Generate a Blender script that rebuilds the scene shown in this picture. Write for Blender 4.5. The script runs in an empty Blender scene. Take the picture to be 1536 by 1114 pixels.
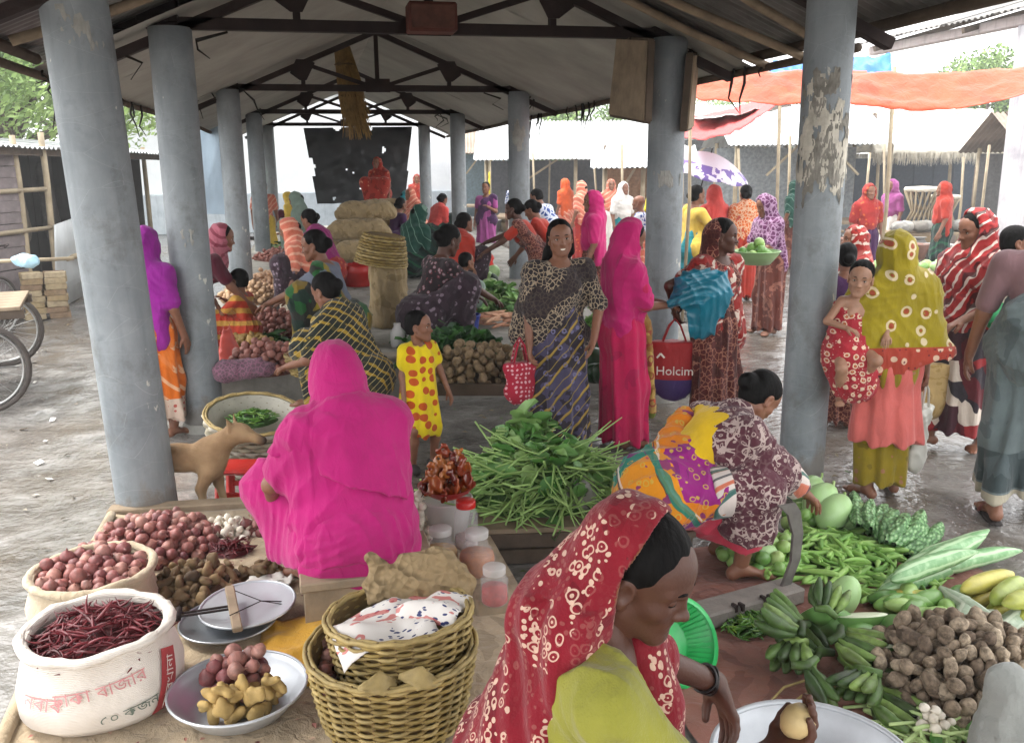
import bpy, bmesh, math, random
import numpy as np
from mathutils import Vector, Matrix, noise as mnoise
SC = bpy.context.scene
COL = SC.collection
R = math.radians
random.seed(7); RNG = np.random.default_rng(7)

# ------------------------------------------------------------------ camera, world, sun, exposure
CAM_H = 1.85; FPX = 1348.0; PITCH = 0.2270; ROLL = -0.009; YAW = 0.212
def cam_axes():
    cp, sp, cy, sy = math.cos(PITCH), math.sin(PITCH), math.cos(YAW), math.sin(YAW)
    F = np.array([sy*cp, cy*cp, -sp]); Rr = np.array([cy, -sy, 0.]); U = np.cross(Rr, F)
    c, s = math.cos(ROLL), math.sin(ROLL)
    return F, c*Rr + s*U, -s*Rr + c*U
CF, CR, CU = cam_axes()
cd = bpy.data.cameras.new('camera'); cam = bpy.data.objects.new('camera', cd); COL.objects.link(cam)
cam.matrix_world = Matrix(((CR[0], CU[0], -CF[0], 0), (CR[1], CU[1], -CF[1], 0), (CR[2], CU[2], -CF[2], CAM_H), (0, 0, 0, 1)))
cd.sensor_width = 36; cd.sensor_fit = 'HORIZONTAL'; cd.lens = 36*FPX/1536; cd.clip_start = .05; cd.clip_end = 500
SC.camera = cam
w = bpy.data.worlds.new('World'); SC.world = w; w.use_nodes = True
nt = w.node_tree; bg = nt.nodes['Background']
sky = nt.nodes.new('ShaderNodeTexSky'); sky.sky_type = 'NISHITA'; sky.sun_disc = False
SUN_EL, SUN_ROT = R(58), R(-60)
sky.sun_elevation = SUN_EL; sky.sun_rotation = SUN_ROT; sky.dust_density = 4; sky.air_density = 1
hs = nt.nodes.new('ShaderNodeHueSaturation'); hs.inputs['Saturation'].default_value = .22
nt.links.new(sky.outputs[0], hs.inputs['Color'])
oc = nt.nodes.new('ShaderNodeMix'); oc.data_type = 'RGBA'; oc.inputs[0].default_value = .6; oc.inputs[7].default_value = (13, 13, 13, 1)   # even overcast veil over the sky
nt.links.new(hs.outputs[0], oc.inputs[6]); nt.links.new(oc.outputs[2], bg.inputs[0])
bg.inputs[1].default_value = .15
sd = bpy.data.lights.new('sun', 'SUN'); sd.energy = 1.5; sd.angle = R(14); sd.color = (1, .97, .92)
sun = bpy.data.objects.new('sun', sd); COL.objects.link(sun)
# direction of the sun in the sky: rotation measured clockwise from +Y
sv = Vector((math.sin(SUN_ROT)*math.cos(SUN_EL), math.cos(SUN_ROT)*math.cos(SUN_EL), math.sin(SUN_EL)))
sun.rotation_euler = sv.to_track_quat('Z', 'Y').to_euler()
SC.view_settings.view_transform = 'Standard'; SC.view_settings.look = 'None'
SC.view_settings.gamma = 1; SC.view_settings.use_curve_mapping = False
SC.view_settings.exposure = 1.55

def ray(px, py):
    return CF + CR*((px-768)/FPX) - CU*((py-557)/FPX)
def G(px, py, z=0.):          # the point of the horizontal plane z seen at photo pixel (px, py)
    r = ray(px, py); t = (z-CAM_H)/r[2]
    return Vector((r[0]*t, r[1]*t, z))
def D(px, py, d):             # the point at depth d seen at that pixel
    r = ray(px, py)*d
    return Vector((r[0], r[1], r[2]+CAM_H))
def AX(px, py, x):            # on the vertical plane X = x
    r = ray(px, py); t = x/r[0]
    return Vector((x, r[1]*t, r[2]*t+CAM_H))
def AY(px, py, y):            # on the vertical plane Y = y
    r = ray(px, py); t = y/r[1]
    return Vector((r[0]*t, y, r[2]*t+CAM_H))

# ------------------------------------------------------------------ objects
def tag(o, label=None, cat=None, group=None, kind=None):
    if label: o['label'] = label
    if cat: o['category'] = cat
    if group: o['group'] = group
    if kind: o['kind'] = kind
    return o
def empty(name, loc=(0, 0, 0), rz=0, label=None, cat=None, group=None, s=1):
    o = bpy.data.objects.new(name, None); COL.objects.link(o)
    o.location = loc; o.rotation_euler = (0, 0, rz); o.scale = (s, s, s); o.empty_display_size = .05
    return tag(o, label, cat, group)
def link(name, me, mat=None, parent=None, loc=None, rot=None, scale=None):
    o = bpy.data.objects.new(name, me); COL.objects.link(o)
    if mat is not None:
        if len(me.materials) == 0: me.materials.append(mat)
    if parent: o.parent = parent
    if loc is not None: o.location = loc
    if rot is not None: o.rotation_euler = rot
    if scale is not None: o.scale = scale
    return o
def copy_tree(o, parent=None):
    c = o.copy(); COL.objects.link(c); c.parent = parent
    for ch in o.children: copy_tree(ch, c)
    return c
def raw_mesh(name, V, F, smooth=True):
    """V (n,3) array, F list/array of faces."""
    me = bpy.data.meshes.new(name)
    if isinstance(F, np.ndarray):
        n, k = F.shape
        me.vertices.add(len(V)); me.vertices.foreach_set('co', np.asarray(V, np.float32).ravel())
        me.loops.add(n*k); me.loops.foreach_set('vertex_index', F.astype(np.int32).ravel())
        me.polygons.add(n); me.polygons.foreach_set('loop_start', np.arange(0, n*k, k, dtype=np.int32))
        me.update(calc_edges=True)
    else:
        me.from_pydata([tuple(v) for v in V], [], F)
    if smooth: me.polygons.foreach_set('use_smooth', np.ones(len(me.polygons), bool))
    me.update()
    return me
class MB:
    """collects shapes into one mesh"""
    def __init__(s): s.v = []; s.f = []; s.sm = []
    def add(s, V, F, smooth=False):
        n = len(s.v); s.v += [tuple(v) for v in V]; s.f += [tuple(i+n for i in f) for f in F]; s.sm += [smooth]*len(F); return s
    def box(s, c, d, rz=0, M=None, bev=0.0):
        hx, hy, hz = d[0]/2, d[1]/2, d[2]/2
        b = min(bev, hx*.9, hy*.9, hz*.9)
        m = M or Matrix.Rotation(rz, 3, 'Z'); c = Vector(c)
        if b <= 0:
            V = [c+m@Vector((x*hx, y*hy, z*hz)) for x in (-1, 1) for y in (-1, 1) for z in (-1, 1)]
            return s.add(V, [(0, 1, 3, 2), (4, 6, 7, 5), (0, 4, 5, 1), (2, 3, 7, 6), (0, 2, 6, 4), (1, 5, 7, 3)])
        bm = bmesh.new(); bmesh.ops.create_cube(bm, size=1)
        for v in bm.verts: v.co = Vector((v.co.x*2*hx, v.co.y*2*hy, v.co.z*2*hz))
        bmesh.ops.bevel(bm, geom=bm.edges[:], offset=b, segments=1, affect='EDGES')
        bm.verts.ensure_lookup_table(); bm.verts.index_update()
        V = [c+m@v.co for v in bm.verts]; F = [[v.index for v in f.verts] for f in bm.faces]; bm.free()
        return s.add(V, F)
    def bar(s, a, b, w, h=None, up=(0, 0, 1), bev=0):
        a, b = Vector(a), Vector(b); h = h or w; z = (b-a).normalized(); x = Vector(up).cross(z)
        if x.length < 1e-4: x = Vector((1, 0, 0)).cross(z)
        x.normalize(); y = z.cross(x)
        return s.box((a+b)/2, (w, h, (b-a).length), M=Matrix((x, y, z)).transposed(), bev=bev)
    def tube(s, P, rad, n=8, cap=True, flat=1, up=(0, 0, 1), smooth=True, lobes=0, lob=0):
        P = [Vector(p) for p in P]; m = len(P)
        if not hasattr(rad, '__len__'): rad = [rad]*m
        V = []; X = None
        for i, p in enumerate(P):
            t = (P[min(i+1, m-1)]-P[max(i-1, 0)]).normalized()
            if X is None:
                X = Vector(up).cross(t)
                if X.length < 1e-3: X = Vector((1, 0, 0)).cross(t)
            X = (X - t*X.dot(t)).normalized(); Y = t.cross(X)
            for k in range(n):
                a = 2*math.pi*k/n; r = rad[i]*(1+lob*math.cos(lobes*a) if lobes else 1)
                V.append(p+X*(r*math.cos(a))+Y*(r*flat*math.sin(a)))
        F = [(i*n+k, i*n+(k+1) % n, (i+1)*n+(k+1) % n, (i+1)*n+k) for i in range(m-1) for k in range(n)]
        if cap: F += [tuple(range(n-1, -1, -1)), tuple((m-1)*n+k for k in range(n))]
        return s.add(V, F, smooth)
    def lathe(s, prof, n=24, c=(0, 0, 0), close=True, smooth=True, wob=None):
        V = []; m = len(prof); c = Vector(c)
        for i, (r, z) in enumerate(prof):
            for k in range(n):
                a = 2*math.pi*k/n; q = 1+(wob(a, i/(m-1)) if wob else 0)
                V.append(c+Vector((r*q*math.cos(a), r*q*math.sin(a), z)))
        F = [(i*n+k, i*n+(k+1) % n, (i+1)*n+(k+1) % n, (i+1)*n+k) for i in range(m-1) for k in range(n)]
        if close: F += [tuple(range(n-1, -1, -1)), tuple((m-1)*n+k for k in range(n))]
        return s.add(V, F, smooth)
    def grid(s, fn, nu, nv, smooth=True, thick=0):
        V = [Vector(fn(i/nu, j/nv)) for i in range(nu+1) for j in range(nv+1)]; w_ = nv+1
        F = [(i*w_+j, (i+1)*w_+j, (i+1)*w_+j+1, i*w_+j+1) for i in range(nu) for j in range(nv)]
        if thick:
            N = len(V); nr = [Vector() for _ in V]
            for f in F:
                q = (V[f[2]]-V[f[0]]).cross(V[f[3]]-V[f[1]])
                for i in f: nr[i] += q
            V2 = [v-n_.normalized()*thick if n_.length else v for v, n_ in zip(V, nr)]
            F2 = [tuple(i+N for i in reversed(f)) for f in F]
            bd = [i*w_ for i in range(nu)]+[nu*w_+j for j in range(nv)]+[(nu-i)*w_+nv for i in range(nu)]+[nv-j for j in range(nv)]
            F3 = [(bd[(i+1) % len(bd)], bd[i], bd[i]+N, bd[(i+1) % len(bd)]+N) for i in range(len(bd))]
            V += V2; F += F2+F3
        return s.add(V, F, smooth)
    def mesh(s, name):
        me = bpy.data.meshes.new(name); me.from_pydata(s.v, [], s.f)
        me.polygons.foreach_set('use_smooth', s.sm); me.update(); return me
    def build(s, name, mat=None, parent=None, **k):
        return link(name, s.mesh(name), mat, parent, **k)
def nz(x, y=0., z=0.): return mnoise.noise(Vector((x, y, z)))

# ------------------------------------------------------------------ signed-distance modelling (bodies, cloth, soft things)
def V3(*a): return np.array(a if len(a) == 3 else a[0], float)
def unit(v):
    v = np.asarray(v, float); return v/max(np.linalg.norm(v), 1e-9)
def rc(a, b, ra, rb, k=.02, flat=None, op='u'):
    return ('c', V3(a), V3(b), ra, rb, k, flat, op)
def el(c, r, M=None, k=.02, op='u'):
    return ('e', V3(c), V3(r) if hasattr(r, '__len__') else V3(r, r, r), M, None, k, None, op)
def cut(p, n): return ('p', V3(p), unit(n), None, None, 0, None, 'x')
def _prim(t, P):
    if t[0] == 'c':
        _, a, b, ra, rb, k, fl, op = t
        ba = b-a; L = max(float(ba@ba), 1e-9); q = P-a.astype(np.float32)
        h = np.clip((q@ba.astype(np.float32))/L, 0, 1)
        wv = q-h[..., None]*ba.astype(np.float32)
        if fl is not None:
            dv = unit(fl[0]).astype(np.float32); wv = wv+dv*((wv@dv)*(1/fl[1]-1))[..., None]
        return np.sqrt((wv*wv).sum(-1))-(ra+(rb-ra)*h)
    _, c, r, M, _, k, _, op = t
    q = P-c.astype(np.float32)
    if M is not None: q = q@np.asarray(M, np.float32)      # columns of M = axes
    r = r.astype(np.float32)
    k0 = np.sqrt(((q/r)**2).sum(-1)); k1 = np.sqrt(((q/(r*r))**2).sum(-1))
    return k0*(k0-1)/np.maximum(k1, 1e-6)
def sdf_mesh(prims, res, fold=None, off=0.):
    lo, hi = [], []
    for t in prims:
        if t[7] != 'u': continue
        if t[0] == 'c':
            m = max(t[3], t[4])
            lo.append(np.minimum(t[1]-t[3], t[2]-t[4])); hi.append(np.maximum(t[1]+t[3], t[2]+t[4]))
        else:
            m = t[2].max(); rr = t[2] if t[3] is None else np.full(3, m)
            lo.append(t[1]-rr); hi.append(t[1]+rr)
    mg = 3*res+off+.012
    LO = np.min(lo, 0)-mg; HI = np.max(hi, 0)+mg
    ax = [np.arange(LO[i], HI[i]+res, res, dtype=np.float32) for i in range(3)]
    Dd = np.full([len(a) for a in ax], .3, np.float32)
    j = 0
    for t in prims:
        op, k = t[7], t[5]
        if op == 'x':
            g = (ax[0]-t[1][0])[:, None, None]*t[2][0]+(ax[1]-t[1][1])[None, :, None]*t[2][1]+(ax[2]-t[1][2])[None, None, :]*t[2][2]
            np.maximum(Dd, g.astype(np.float32), out=Dd); continue
        if t[0] == 'c': l_, h_ = np.minimum(t[1]-t[3], t[2]-t[4]), np.maximum(t[1]+t[3], t[2]+t[4])
        else:
            rr = t[2] if t[3] is None else np.full(3, t[2].max()); l_, h_ = t[1]-rr, t[1]+rr
        if op == 'i':
            P = np.stack(np.meshgrid(*ax, indexing='ij'), -1); np.maximum(Dd, _prim(t, P).astype(np.float32), out=Dd); continue
        m = k+4*res+off
        sl = []
        for i in range(3):
            a0 = int(np.searchsorted(ax[i], l_[i]-m)); a1 = int(np.searchsorted(ax[i], h_[i]+m))
            sl.append(slice(max(a0, 0), max(a1, a0+1)))
        g = [ax[i][sl[i]] for i in range(3)]
        if min(len(q) for q in g) == 0: continue
        P = np.stack(np.meshgrid(*g, indexing='ij'), -1)
        d = _prim(t, P); o = Dd[tuple(sl)]
        if op == 'u':
            if k > 0:
                h = np.maximum(k-np.abs(o-d), 0)/k; Dd[tuple(sl)] = np.minimum(o, d)-h*h*k*.25
            else: Dd[tuple(sl)] = np.minimum(o, d)
        else:
            d = -d; kk = max(k, 1e-4)
            h = np.maximum(kk-np.abs(o-d), 0)/kk; Dd[tuple(sl)] = np.maximum(o, d)+h*h*kk*.25
    if off: Dd -= off
    if fold is not None:
        I = np.argwhere(np.abs(Dd) < .045)
        P = np.stack([ax[i][I[:, i]] for i in range(3)], -1)
        Dd[I[:, 0], I[:, 1], I[:, 2]] += fold(P).astype(np.float32)
    return surfnet(Dd, ax)
CORN = np.array([(i, j, k) for i in (0, 1) for j in (0, 1) for k in (0, 1)])
EDG = [(a, b) for a in range(8) for b in range(a+1, 8) if np.abs(CORN[a]-CORN[b]).sum() == 1]
def surfnet(Dd, ax):
    Dd[0], Dd[-1] = .1, .1; Dd[:, 0], Dd[:, -1] = .1, .1; Dd[:, :, 0], Dd[:, :, -1] = .1, .1
    S = Dd < 0; n = np.array(Dd.shape)-1
    c = np.zeros(n, np.int8)
    for i, j, k in CORN: c += S[i:i+n[0], j:j+n[1], k:k+n[2]]
    I = np.argwhere((c > 0) & (c < 8))
    if len(I) == 0: return np.zeros((0, 3)), np.zeros((0, 4), int)
    vals = np.stack([Dd[I[:, 0]+i, I[:, 1]+j, I[:, 2]+k] for i, j, k in CORN], 1)
    acc = np.zeros((len(I), 3)); cnt = np.zeros(len(I))
    for a, b in EDG:
        m = (vals[:, a] < 0) != (vals[:, b] < 0)
        den = vals[:, a]-vals[:, b]; t = np.where(m, vals[:, a]/np.where(den == 0, 1, den), 0)
        acc += np.where(m[:, None], CORN[a]+t[:, None]*(CORN[b]-CORN[a]), 0); cnt += m
    f = acc/cnt[:, None]; X = I+f
    st = np.array([a[1]-a[0] for a in ax]); o = np.array([a[0] for a in ax])
    V = o+X*st
    ids = np.full(n, -1, np.int32); ids[I[:, 0], I[:, 1], I[:, 2]] = np.arange(len(I))
    Q = []
    for d in range(3):
        u, v = (d+1) % 3, (d+2) % 3
        s0 = [slice(1, -1)]*3; s1 = [slice(1, -1)]*3
        s0[d] = slice(0, -1); s1[d] = slice(1, None)
        A, B = S[tuple(s0)], S[tuple(s1)]
        E = np.argwhere(A != B)
        if len(E) == 0: continue
        fl = A[E[:, 0], E[:, 1], E[:, 2]]
        E = E+1; E[:, d] -= 1
        def cid(du, dv):
            q = E.copy(); q[:, u] += du; q[:, v] += dv; return ids[q[:, 0], q[:, 1], q[:, 2]]
        q = np.stack([cid(-1, -1), cid(0, -1), cid(0, 0), cid(-1, 0)], 1)
        q[~fl] = q[~fl][:, ::-1]; Q.append(q)
    return V, np.concatenate(Q)
def soft(name, prims, res, mat, parent=None, fold=None, **k):
    V, F = sdf_mesh(prims, res, fold)
    return link(name, raw_mesh(name, V, F), mat, parent, **k)

# ------------------------------------------------------------------ materials
def lin(h):
    if not isinstance(h, str): return (*h, 1) if len(h) == 3 else h
    h = h.lstrip('#'); c = [int(h[i:i+2], 16)/255 for i in (0, 2, 4)]
    return (*[(x/12.92 if x <= .04045 else ((x+.055)/1.055)**2.4) for x in c], 1)
class NT:
    def __init__(s, name):
        s.m = bpy.data.materials.new(name); s.m.use_nodes = True; s.t = s.m.node_tree; s.b = s.t.nodes['Principled BSDF']
        s.tc = s.t.nodes.new('ShaderNodeTexCoord')
    def n(s, typ, **k):
        o = s.t.nodes.new('ShaderNode'+typ)
        for a, b in k.items(): setattr(o, a, b)
        return o
    def l(s, a, b): s.t.links.new(a, b)
    def set(s, sock, v):
        if hasattr(v, 'is_linked') or isinstance(v, bpy.types.NodeSocket): s.l(v, sock)
        else: sock.default_value = v
    def math(s, op, a, b=0., c=None):
        o = s.n('Math', operation=op); s.set(o.inputs[0], a); s.set(o.inputs[1], b)
        if c is not None: s.set(o.inputs[2], c)
        return o.outputs[0]
    def dot(s, v, d):
        o = s.n('VectorMath', operation='DOT_PRODUCT'); s.set(o.inputs[0], v); o.inputs[1].default_value = d; return o.outputs['Value']
    def mapv(s, scale=(1, 1, 1), src='Object', rot=(0, 0, 0), loc=(0, 0, 0)):
        o = s.n('Mapping'); s.l(s.tc.outputs[src], o.inputs[0]); o.inputs['Scale'].default_value = scale; o.inputs['Rotation'].default_value = rot; o.inputs['Location'].default_value = loc
        return o.outputs[0]
    def noise(s, scale, v=None, detail=3., rough=.5, dist=0.):
        o = s.n('TexNoise'); o.inputs['Scale'].default_value = scale; o.inputs['Detail'].default_value = detail; o.inputs['Roughness'].default_value = rough; o.inputs['Distortion'].default_value = dist
        s.l(v if v is not None else s.tc.outputs['Object'], o.inputs['Vector']); return o.outputs['Fac']
    def vor(s, scale, v=None, feat='F1', rnd=1., out='Distance'):
        o = s.n('TexVoronoi', feature=feat); o.inputs['Scale'].default_value = scale; o.inputs['Randomness'].default_value = rnd
        s.l(v if v is not None else s.tc.outputs['Object'], o.inputs['Vector']); return o.outputs[out]
    def ramp(s, f, stops, const=False):
        o = s.n('ValToRGB'); e = o.color_ramp.elements; o.color_ramp.interpolation = 'CONSTANT' if const else 'LINEAR'
        while len(e) < len(stops): e.new(.5)
        for q, (p, c) in zip(e, stops): q.position = p; q.color = lin(c)
        s.set(o.inputs[0], f); return o.outputs[0]
    def mix(s, f, a, b, typ='MIX'):
        o = s.n('Mix', data_type='RGBA', blend_type=typ); s.set(o.inputs[0], f)
        s.set(o.inputs[6], lin(a) if isinstance(a, (str, tuple)) else a); s.set(o.inputs[7], lin(b) if isinstance(b, (str, tuple)) else b); return o.outputs[2]
    def bump(s, h, dist=.01, st=.5):
        o = s.n('Bump'); s.set(o.inputs['Height'], h); o.inputs['Distance'].default_value = dist; o.inputs['Strength'].default_value = st
        s.l(o.outputs[0], s.b.inputs['Normal'])
    def fin(s, col, rough=.7, spec=.4, metal=0., **k):
        s.set(s.b.inputs['Base Color'], lin(col) if isinstance(col, (str, tuple)) else col)
        s.set(s.b.inputs['Roughness'], rough); s.b.inputs['Specular IOR Level'].default_value = spec; s.b.inputs['Metallic'].default_value = metal
        for a, v in k.items(): s.set(s.b.inputs[a.replace('_', ' ')], v)
        return s.m
    def rnd(s):
        return s.n('ObjectInfo').outputs['Random']
def var(c, f):
    c = lin(c); return tuple(min(1, x*f) for x in c[:3])
def plain(name, c, rough=.7, spec=.35, metal=0., v=.25, scale=12, bump=0, bs=60, src='Object', **k):
    t = NT(name); vec = t.tc.outputs[src]
    f = t.noise(scale, vec, 5, .6)
    col = t.ramp(f, [(.28, var(c, 1-v)), (.72, var(c, 1+v))])
    if bump: t.bump(t.noise(bs, vec, 4), bump, .6)
    return t.fin(col, rough, spec, metal, **k)
def tone(name, stops, rough=.6, spec=.35, sv=.2, scale=14, bump=.002, bs=40, src='Object', sq=(1, 1, 1), dirt=0.):
    """each copy takes its own tone between the stops"""
    t = NT(name); c = t.ramp(t.rnd(), stops); O_ = t.mapv(sq, src); off = t.n('VectorMath', operation='ADD'); t.l(O_, off.inputs[0]); rv = t.math('MULTIPLY', t.rnd(), 40.); t.l(rv, off.inputs[1]); O_ = off.outputs[0]
    f = t.noise(scale, O_, 5, .6)
    g = t.ramp(f, [(.3, (1-sv, 1-sv, 1-sv)), (.7, (1+sv, 1+sv, 1+sv))])
    col = t.mix(1., c, g, 'MULTIPLY')
    if dirt: col = t.mix(t.math('MULTIPLY', t.ramp(t.noise(scale*.6, O_, 6, .7), [(.5, (0, 0, 0)), (.62, (1, 1, 1))]), dirt), col, '2e261f')
    if bump: t.bump(t.noise(bs, t.tc.outputs[src], 3), bump, .6)
    return t.fin(col, rough, spec)
def fab(name, base, *layers, rough=.85, sheen=.15, sq=None, wv=.12, fold=.004, warp=.03):
    t = NT(name); sc = sq or (1, 1, 1); O = t.tc.outputs['Object']
    nd = t.n('TexNoise'); nd.inputs['Scale'].default_value = 14; nd.inputs['Detail'].default_value = 2; t.l(t.mapv(sc), nd.inputs['Vector'])
    wa = t.n('VectorMath', operation='MULTIPLY_ADD'); t.l(nd.outputs['Color'], wa.inputs[0]); wa.inputs[1].default_value = (warp,)*3; t.l(t.mapv(sc), wa.inputs[2]); P = wa.outputs[0]
    col = t.ramp(t.noise(9, O, 4), [(.25, var(base, 1-wv)), (.75, var(base, 1+wv))])
    for L in layers:
        k, c = L[0], L[1]
        if k == 'dots': m = t.math('LESS_THAN', t.vor(L[2], P, rnd=L[4] if len(L) > 4 else .8), L[3])
        elif k == 'ring':
            d = t.vor(L[2], P, rnd=L[5] if len(L) > 5 else .8); m = t.math('MULTIPLY', t.math('GREATER_THAN', d, L[3]), t.math('LESS_THAN', d, L[4]))
        elif k == 'edge': m = t.math('LESS_THAN', t.vor(L[2], P, 'DISTANCE_TO_EDGE'), L[3])
        elif k == 'stripe':
            x = t.math('MULTIPLY', t.dot(O, L[2]), L[3])
            if len(L) > 5: x = t.math('ADD', x, t.math('MULTIPLY', t.noise(L[6] if len(L) > 6 else 6, O, 2), L[5]))
            m = t.math('LESS_THAN', t.math('FRACT', x), L[4])
        elif k == 'noise': m = t.math('GREATER_THAN', t.noise(L[2], P, L[4] if len(L) > 4 else 2, .5, .6), L[3])
        elif k == 'band':
            x = t.dot(O, L[2]); m = t.math('MULTIPLY', t.math('GREATER_THAN', x, L[3]), t.math('LESS_THAN', x, L[4]))
        elif k == 'patch':
            cc = t.vor(L[2], P, out='Color'); sep = t.n('SeparateColor'); t.l(cc, sep.inputs[0])
            c = t.ramp(sep.outputs[0], [(i/len(L[1]), q) for i, q in enumerate(L[1])], True); m = 1.
        elif k == 'inband':      # pattern limited to a band: ('inband', colour, vec, lo, hi, scale, size)
            x = t.dot(O, L[2]); b = t.math('MULTIPLY', t.math('GREATER_THAN', x, L[3]), t.math('LESS_THAN', x, L[4]))
            m = t.math('MULTIPLY', b, t.math('LESS_THAN', t.vor(L[5], P, rnd=.5), L[6]))
        col = t.mix(m if isinstance(m, float) else t.math('MULTIPLY', m, .88), col, c)
    col = t.mix(1., col, t.ramp(t.noise(3.2, O, 5, .65), [(.3, (.8, .8, .8)), (.7, (1.12, 1.12, 1.12))]), 'MULTIPLY')
    h = t.math('ADD', t.math('MULTIPLY', t.noise(16, t.mapv((1, 1, .35)), 3, .5, .8), 1.), t.math('MULTIPLY', t.noise(220, O, 1), .12))
    t.bump(h, fold*4, .7)
    m = t.fin(col, rough, .25); t.b.inputs['Sheen Weight'].default_value = sheen
    return m
MAT = {}
def glossy_plastic(n, c, rough=.3, al=1., trans=0.):
    t = NT(n); f = t.noise(5, t.tc.outputs['Object'], 4); t.bump(t.noise(8, t.tc.outputs['Object'], 4), .02, .6)
    return t.fin(t.ramp(f, [(.3, var(c, .75)), (.7, var(c, 1.25))]), rough, .5, 0., Transmission_Weight=trans)
ORD = ['first', 'second', 'third', 'fourth', 'fifth', 'sixth', 'seventh', 'eighth', 'ninth', 'tenth', 'eleventh', 'twelfth', 'thirteenth']

def crumpled(name, c, rough=.7, sc=9, d=.03, v=.12):
    t = NT(name); O = t.tc.outputs['Object']; col = t.ramp(t.noise(6, O, 5, .6), [(.3, var(c, 1-v)), (.7, var(c, 1+v))])
    h = t.math('ADD', t.vor(sc, O, 'F1'), t.math('MULTIPLY', t.vor(sc*2.7, O, 'F1'), .45)); t.bump(h, d, .9); return t.fin(col, rough, .3)
# ------------------------------------------------------------------ the setting
XL, XR, XM = -.93, 2.62, .845
COLY = [6.58+5.05*k for k in range(4)]
ZT = 2.735; SL = .42; ZRIDGE = ZT+SL*(XR-XM)+.06
def roofz(x): return ZRIDGE-SL*abs(x-XM)
# ground: one sheet, wet churned mud
def mk_ground():
    t = NT('wet_mud'); O = t.tc.outputs['Object']
    n1 = t.noise(.55, O, 6, .62, .4); n2 = t.noise(3.2, O, 6, .6, .3); n3 = t.noise(14, O, 4)
    c = t.ramp(n2, [(.3, '504d4a'), (.5, '75726e'), (.7, '96938f')])
    c = t.mix(t.ramp(n1, [(.45, (0, 0, 0)), (.62, (1, 1, 1))]), c, '635a50')
    c = t.mix(t.math('MULTIPLY', t.ramp(t.vor(26, O), [(.1, (1, 1, 1)), (.35, (0, 0, 0))]), .25), c, '4a443e')
    rough = t.ramp(t.math('ADD', t.math('MULTIPLY', n1, .6), t.math('MULTIPLY', n2, .4)), [(.47, (.05,)*3), (.66, (.36,)*3)])
    h = t.math('ADD', t.math('MULTIPLY', n2, .6), t.math('MULTIPLY', n3, .25))
    t.bump(h, .06, .9)
    return t.fin(c, rough, .6)
M_MUD = mk_ground()
def ground_h(x, y):
    e = max(0., min(1., (-1.3-x)/.8))
    return e*(.04*nz(x*1.3, y*1.3, 1)+.03*nz(x*4, y*4, 5)+.016*nz(x*9, y*9, 8))
mb = MB()
xs = np.concatenate([[-200, -60, -25, -14], np.arange(-8, -1.2, .06), np.arange(-1.2, 9.01, .2), [14, 25, 60, 200]])
ys = np.concatenate([[-30, -6], np.arange(-1, 12, .07), np.arange(12, 22.01, .25), [26, 32, 45, 80, 300]])
V = np.array([(x, y, ground_h(x, y) if -8.5 < x < 9 and -2 < y < 22 else 0) for x in xs for y in ys])
ny = len(ys); F = np.array([(i*ny+j, (i+1)*ny+j, (i+1)*ny+j+1, i*ny+j+1) for i in range(len(xs)-1) for j in range(ny-1)])
tag(link('ground', raw_mesh('ground', V, F), M_MUD), kind='structure')

def concrete(name, a, b, c, sc=2.5, rough=.85, streak=True):
    t = NT(name); O = t.tc.outputs['Object']
    n = t.noise(sc, O, 8, .65, .2); s = t.noise(3, t.mapv((5, 5, .5)), 5, .6)
    col = t.ramp(n, [(.3, a), (.52, b), (.75, c)])
    if streak: col = t.mix(t.math('MULTIPLY', t.ramp(s, [(.52, (0, 0, 0)), (.7, (1, 1, 1))]), .45), col, var(a, .7))
    t.bump(t.noise(30, O, 5), .006, .5)
    return t.fin(col, rough, .3)
M_CONC = concrete('grey_concrete', '6a6964', '8b8a84', 'a5a39c')
M_FLOOR = concrete('dusty_cement', '7d756a', '978d80', 'aea596', streak=False)
M_WOOD = plain('weathered_wood', '8a7a66', .8, .25, v=.35, scale=7, bump=.006, bs=26)
M_DARKWOOD = plain('dark_old_wood', '55493e', .8, .25, v=.35, scale=7, bump=.006, bs=26)
M_RUST = plain('rusty_steel', '2a201e', .8, .3, v=.45, scale=6, bump=.003)
M_REDRUST = plain('red_oxide_paint', '5a332b', .8, .3, v=.4, scale=7, bump=.004)
M_BAMBOO = plain('dry_bamboo', '968870', .6, .4, v=.3, scale=5, bump=.003)
# central raised selling floor of the hall
PZ = .37; PY0 = 6.95
mb = MB(); mb.box(((XL+XR)/2+.25, (PY0+23.4)/2, PZ/2-.05), (XR-XL+1.0, 23.4-PY0, PZ+.1), bev=.012)
plinth = empty('market_plinth', (0, 0, 0), 0, 'long low grey concrete selling plinth running down the middle of the hall', 'plinth')
mb.build('plinth_block', concrete('old_plinth_cement', '6e6b65', '8f8c85', 'a8a59c'), plinth)
mb = MB(); mb.box(((XL+XR)/2+.25, PY0+.03, PZ+.012), (XR-XL+1.06, .16, .03), bev=.006); mb.build('plinth_edge', M_FLOOR, plinth)
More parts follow.
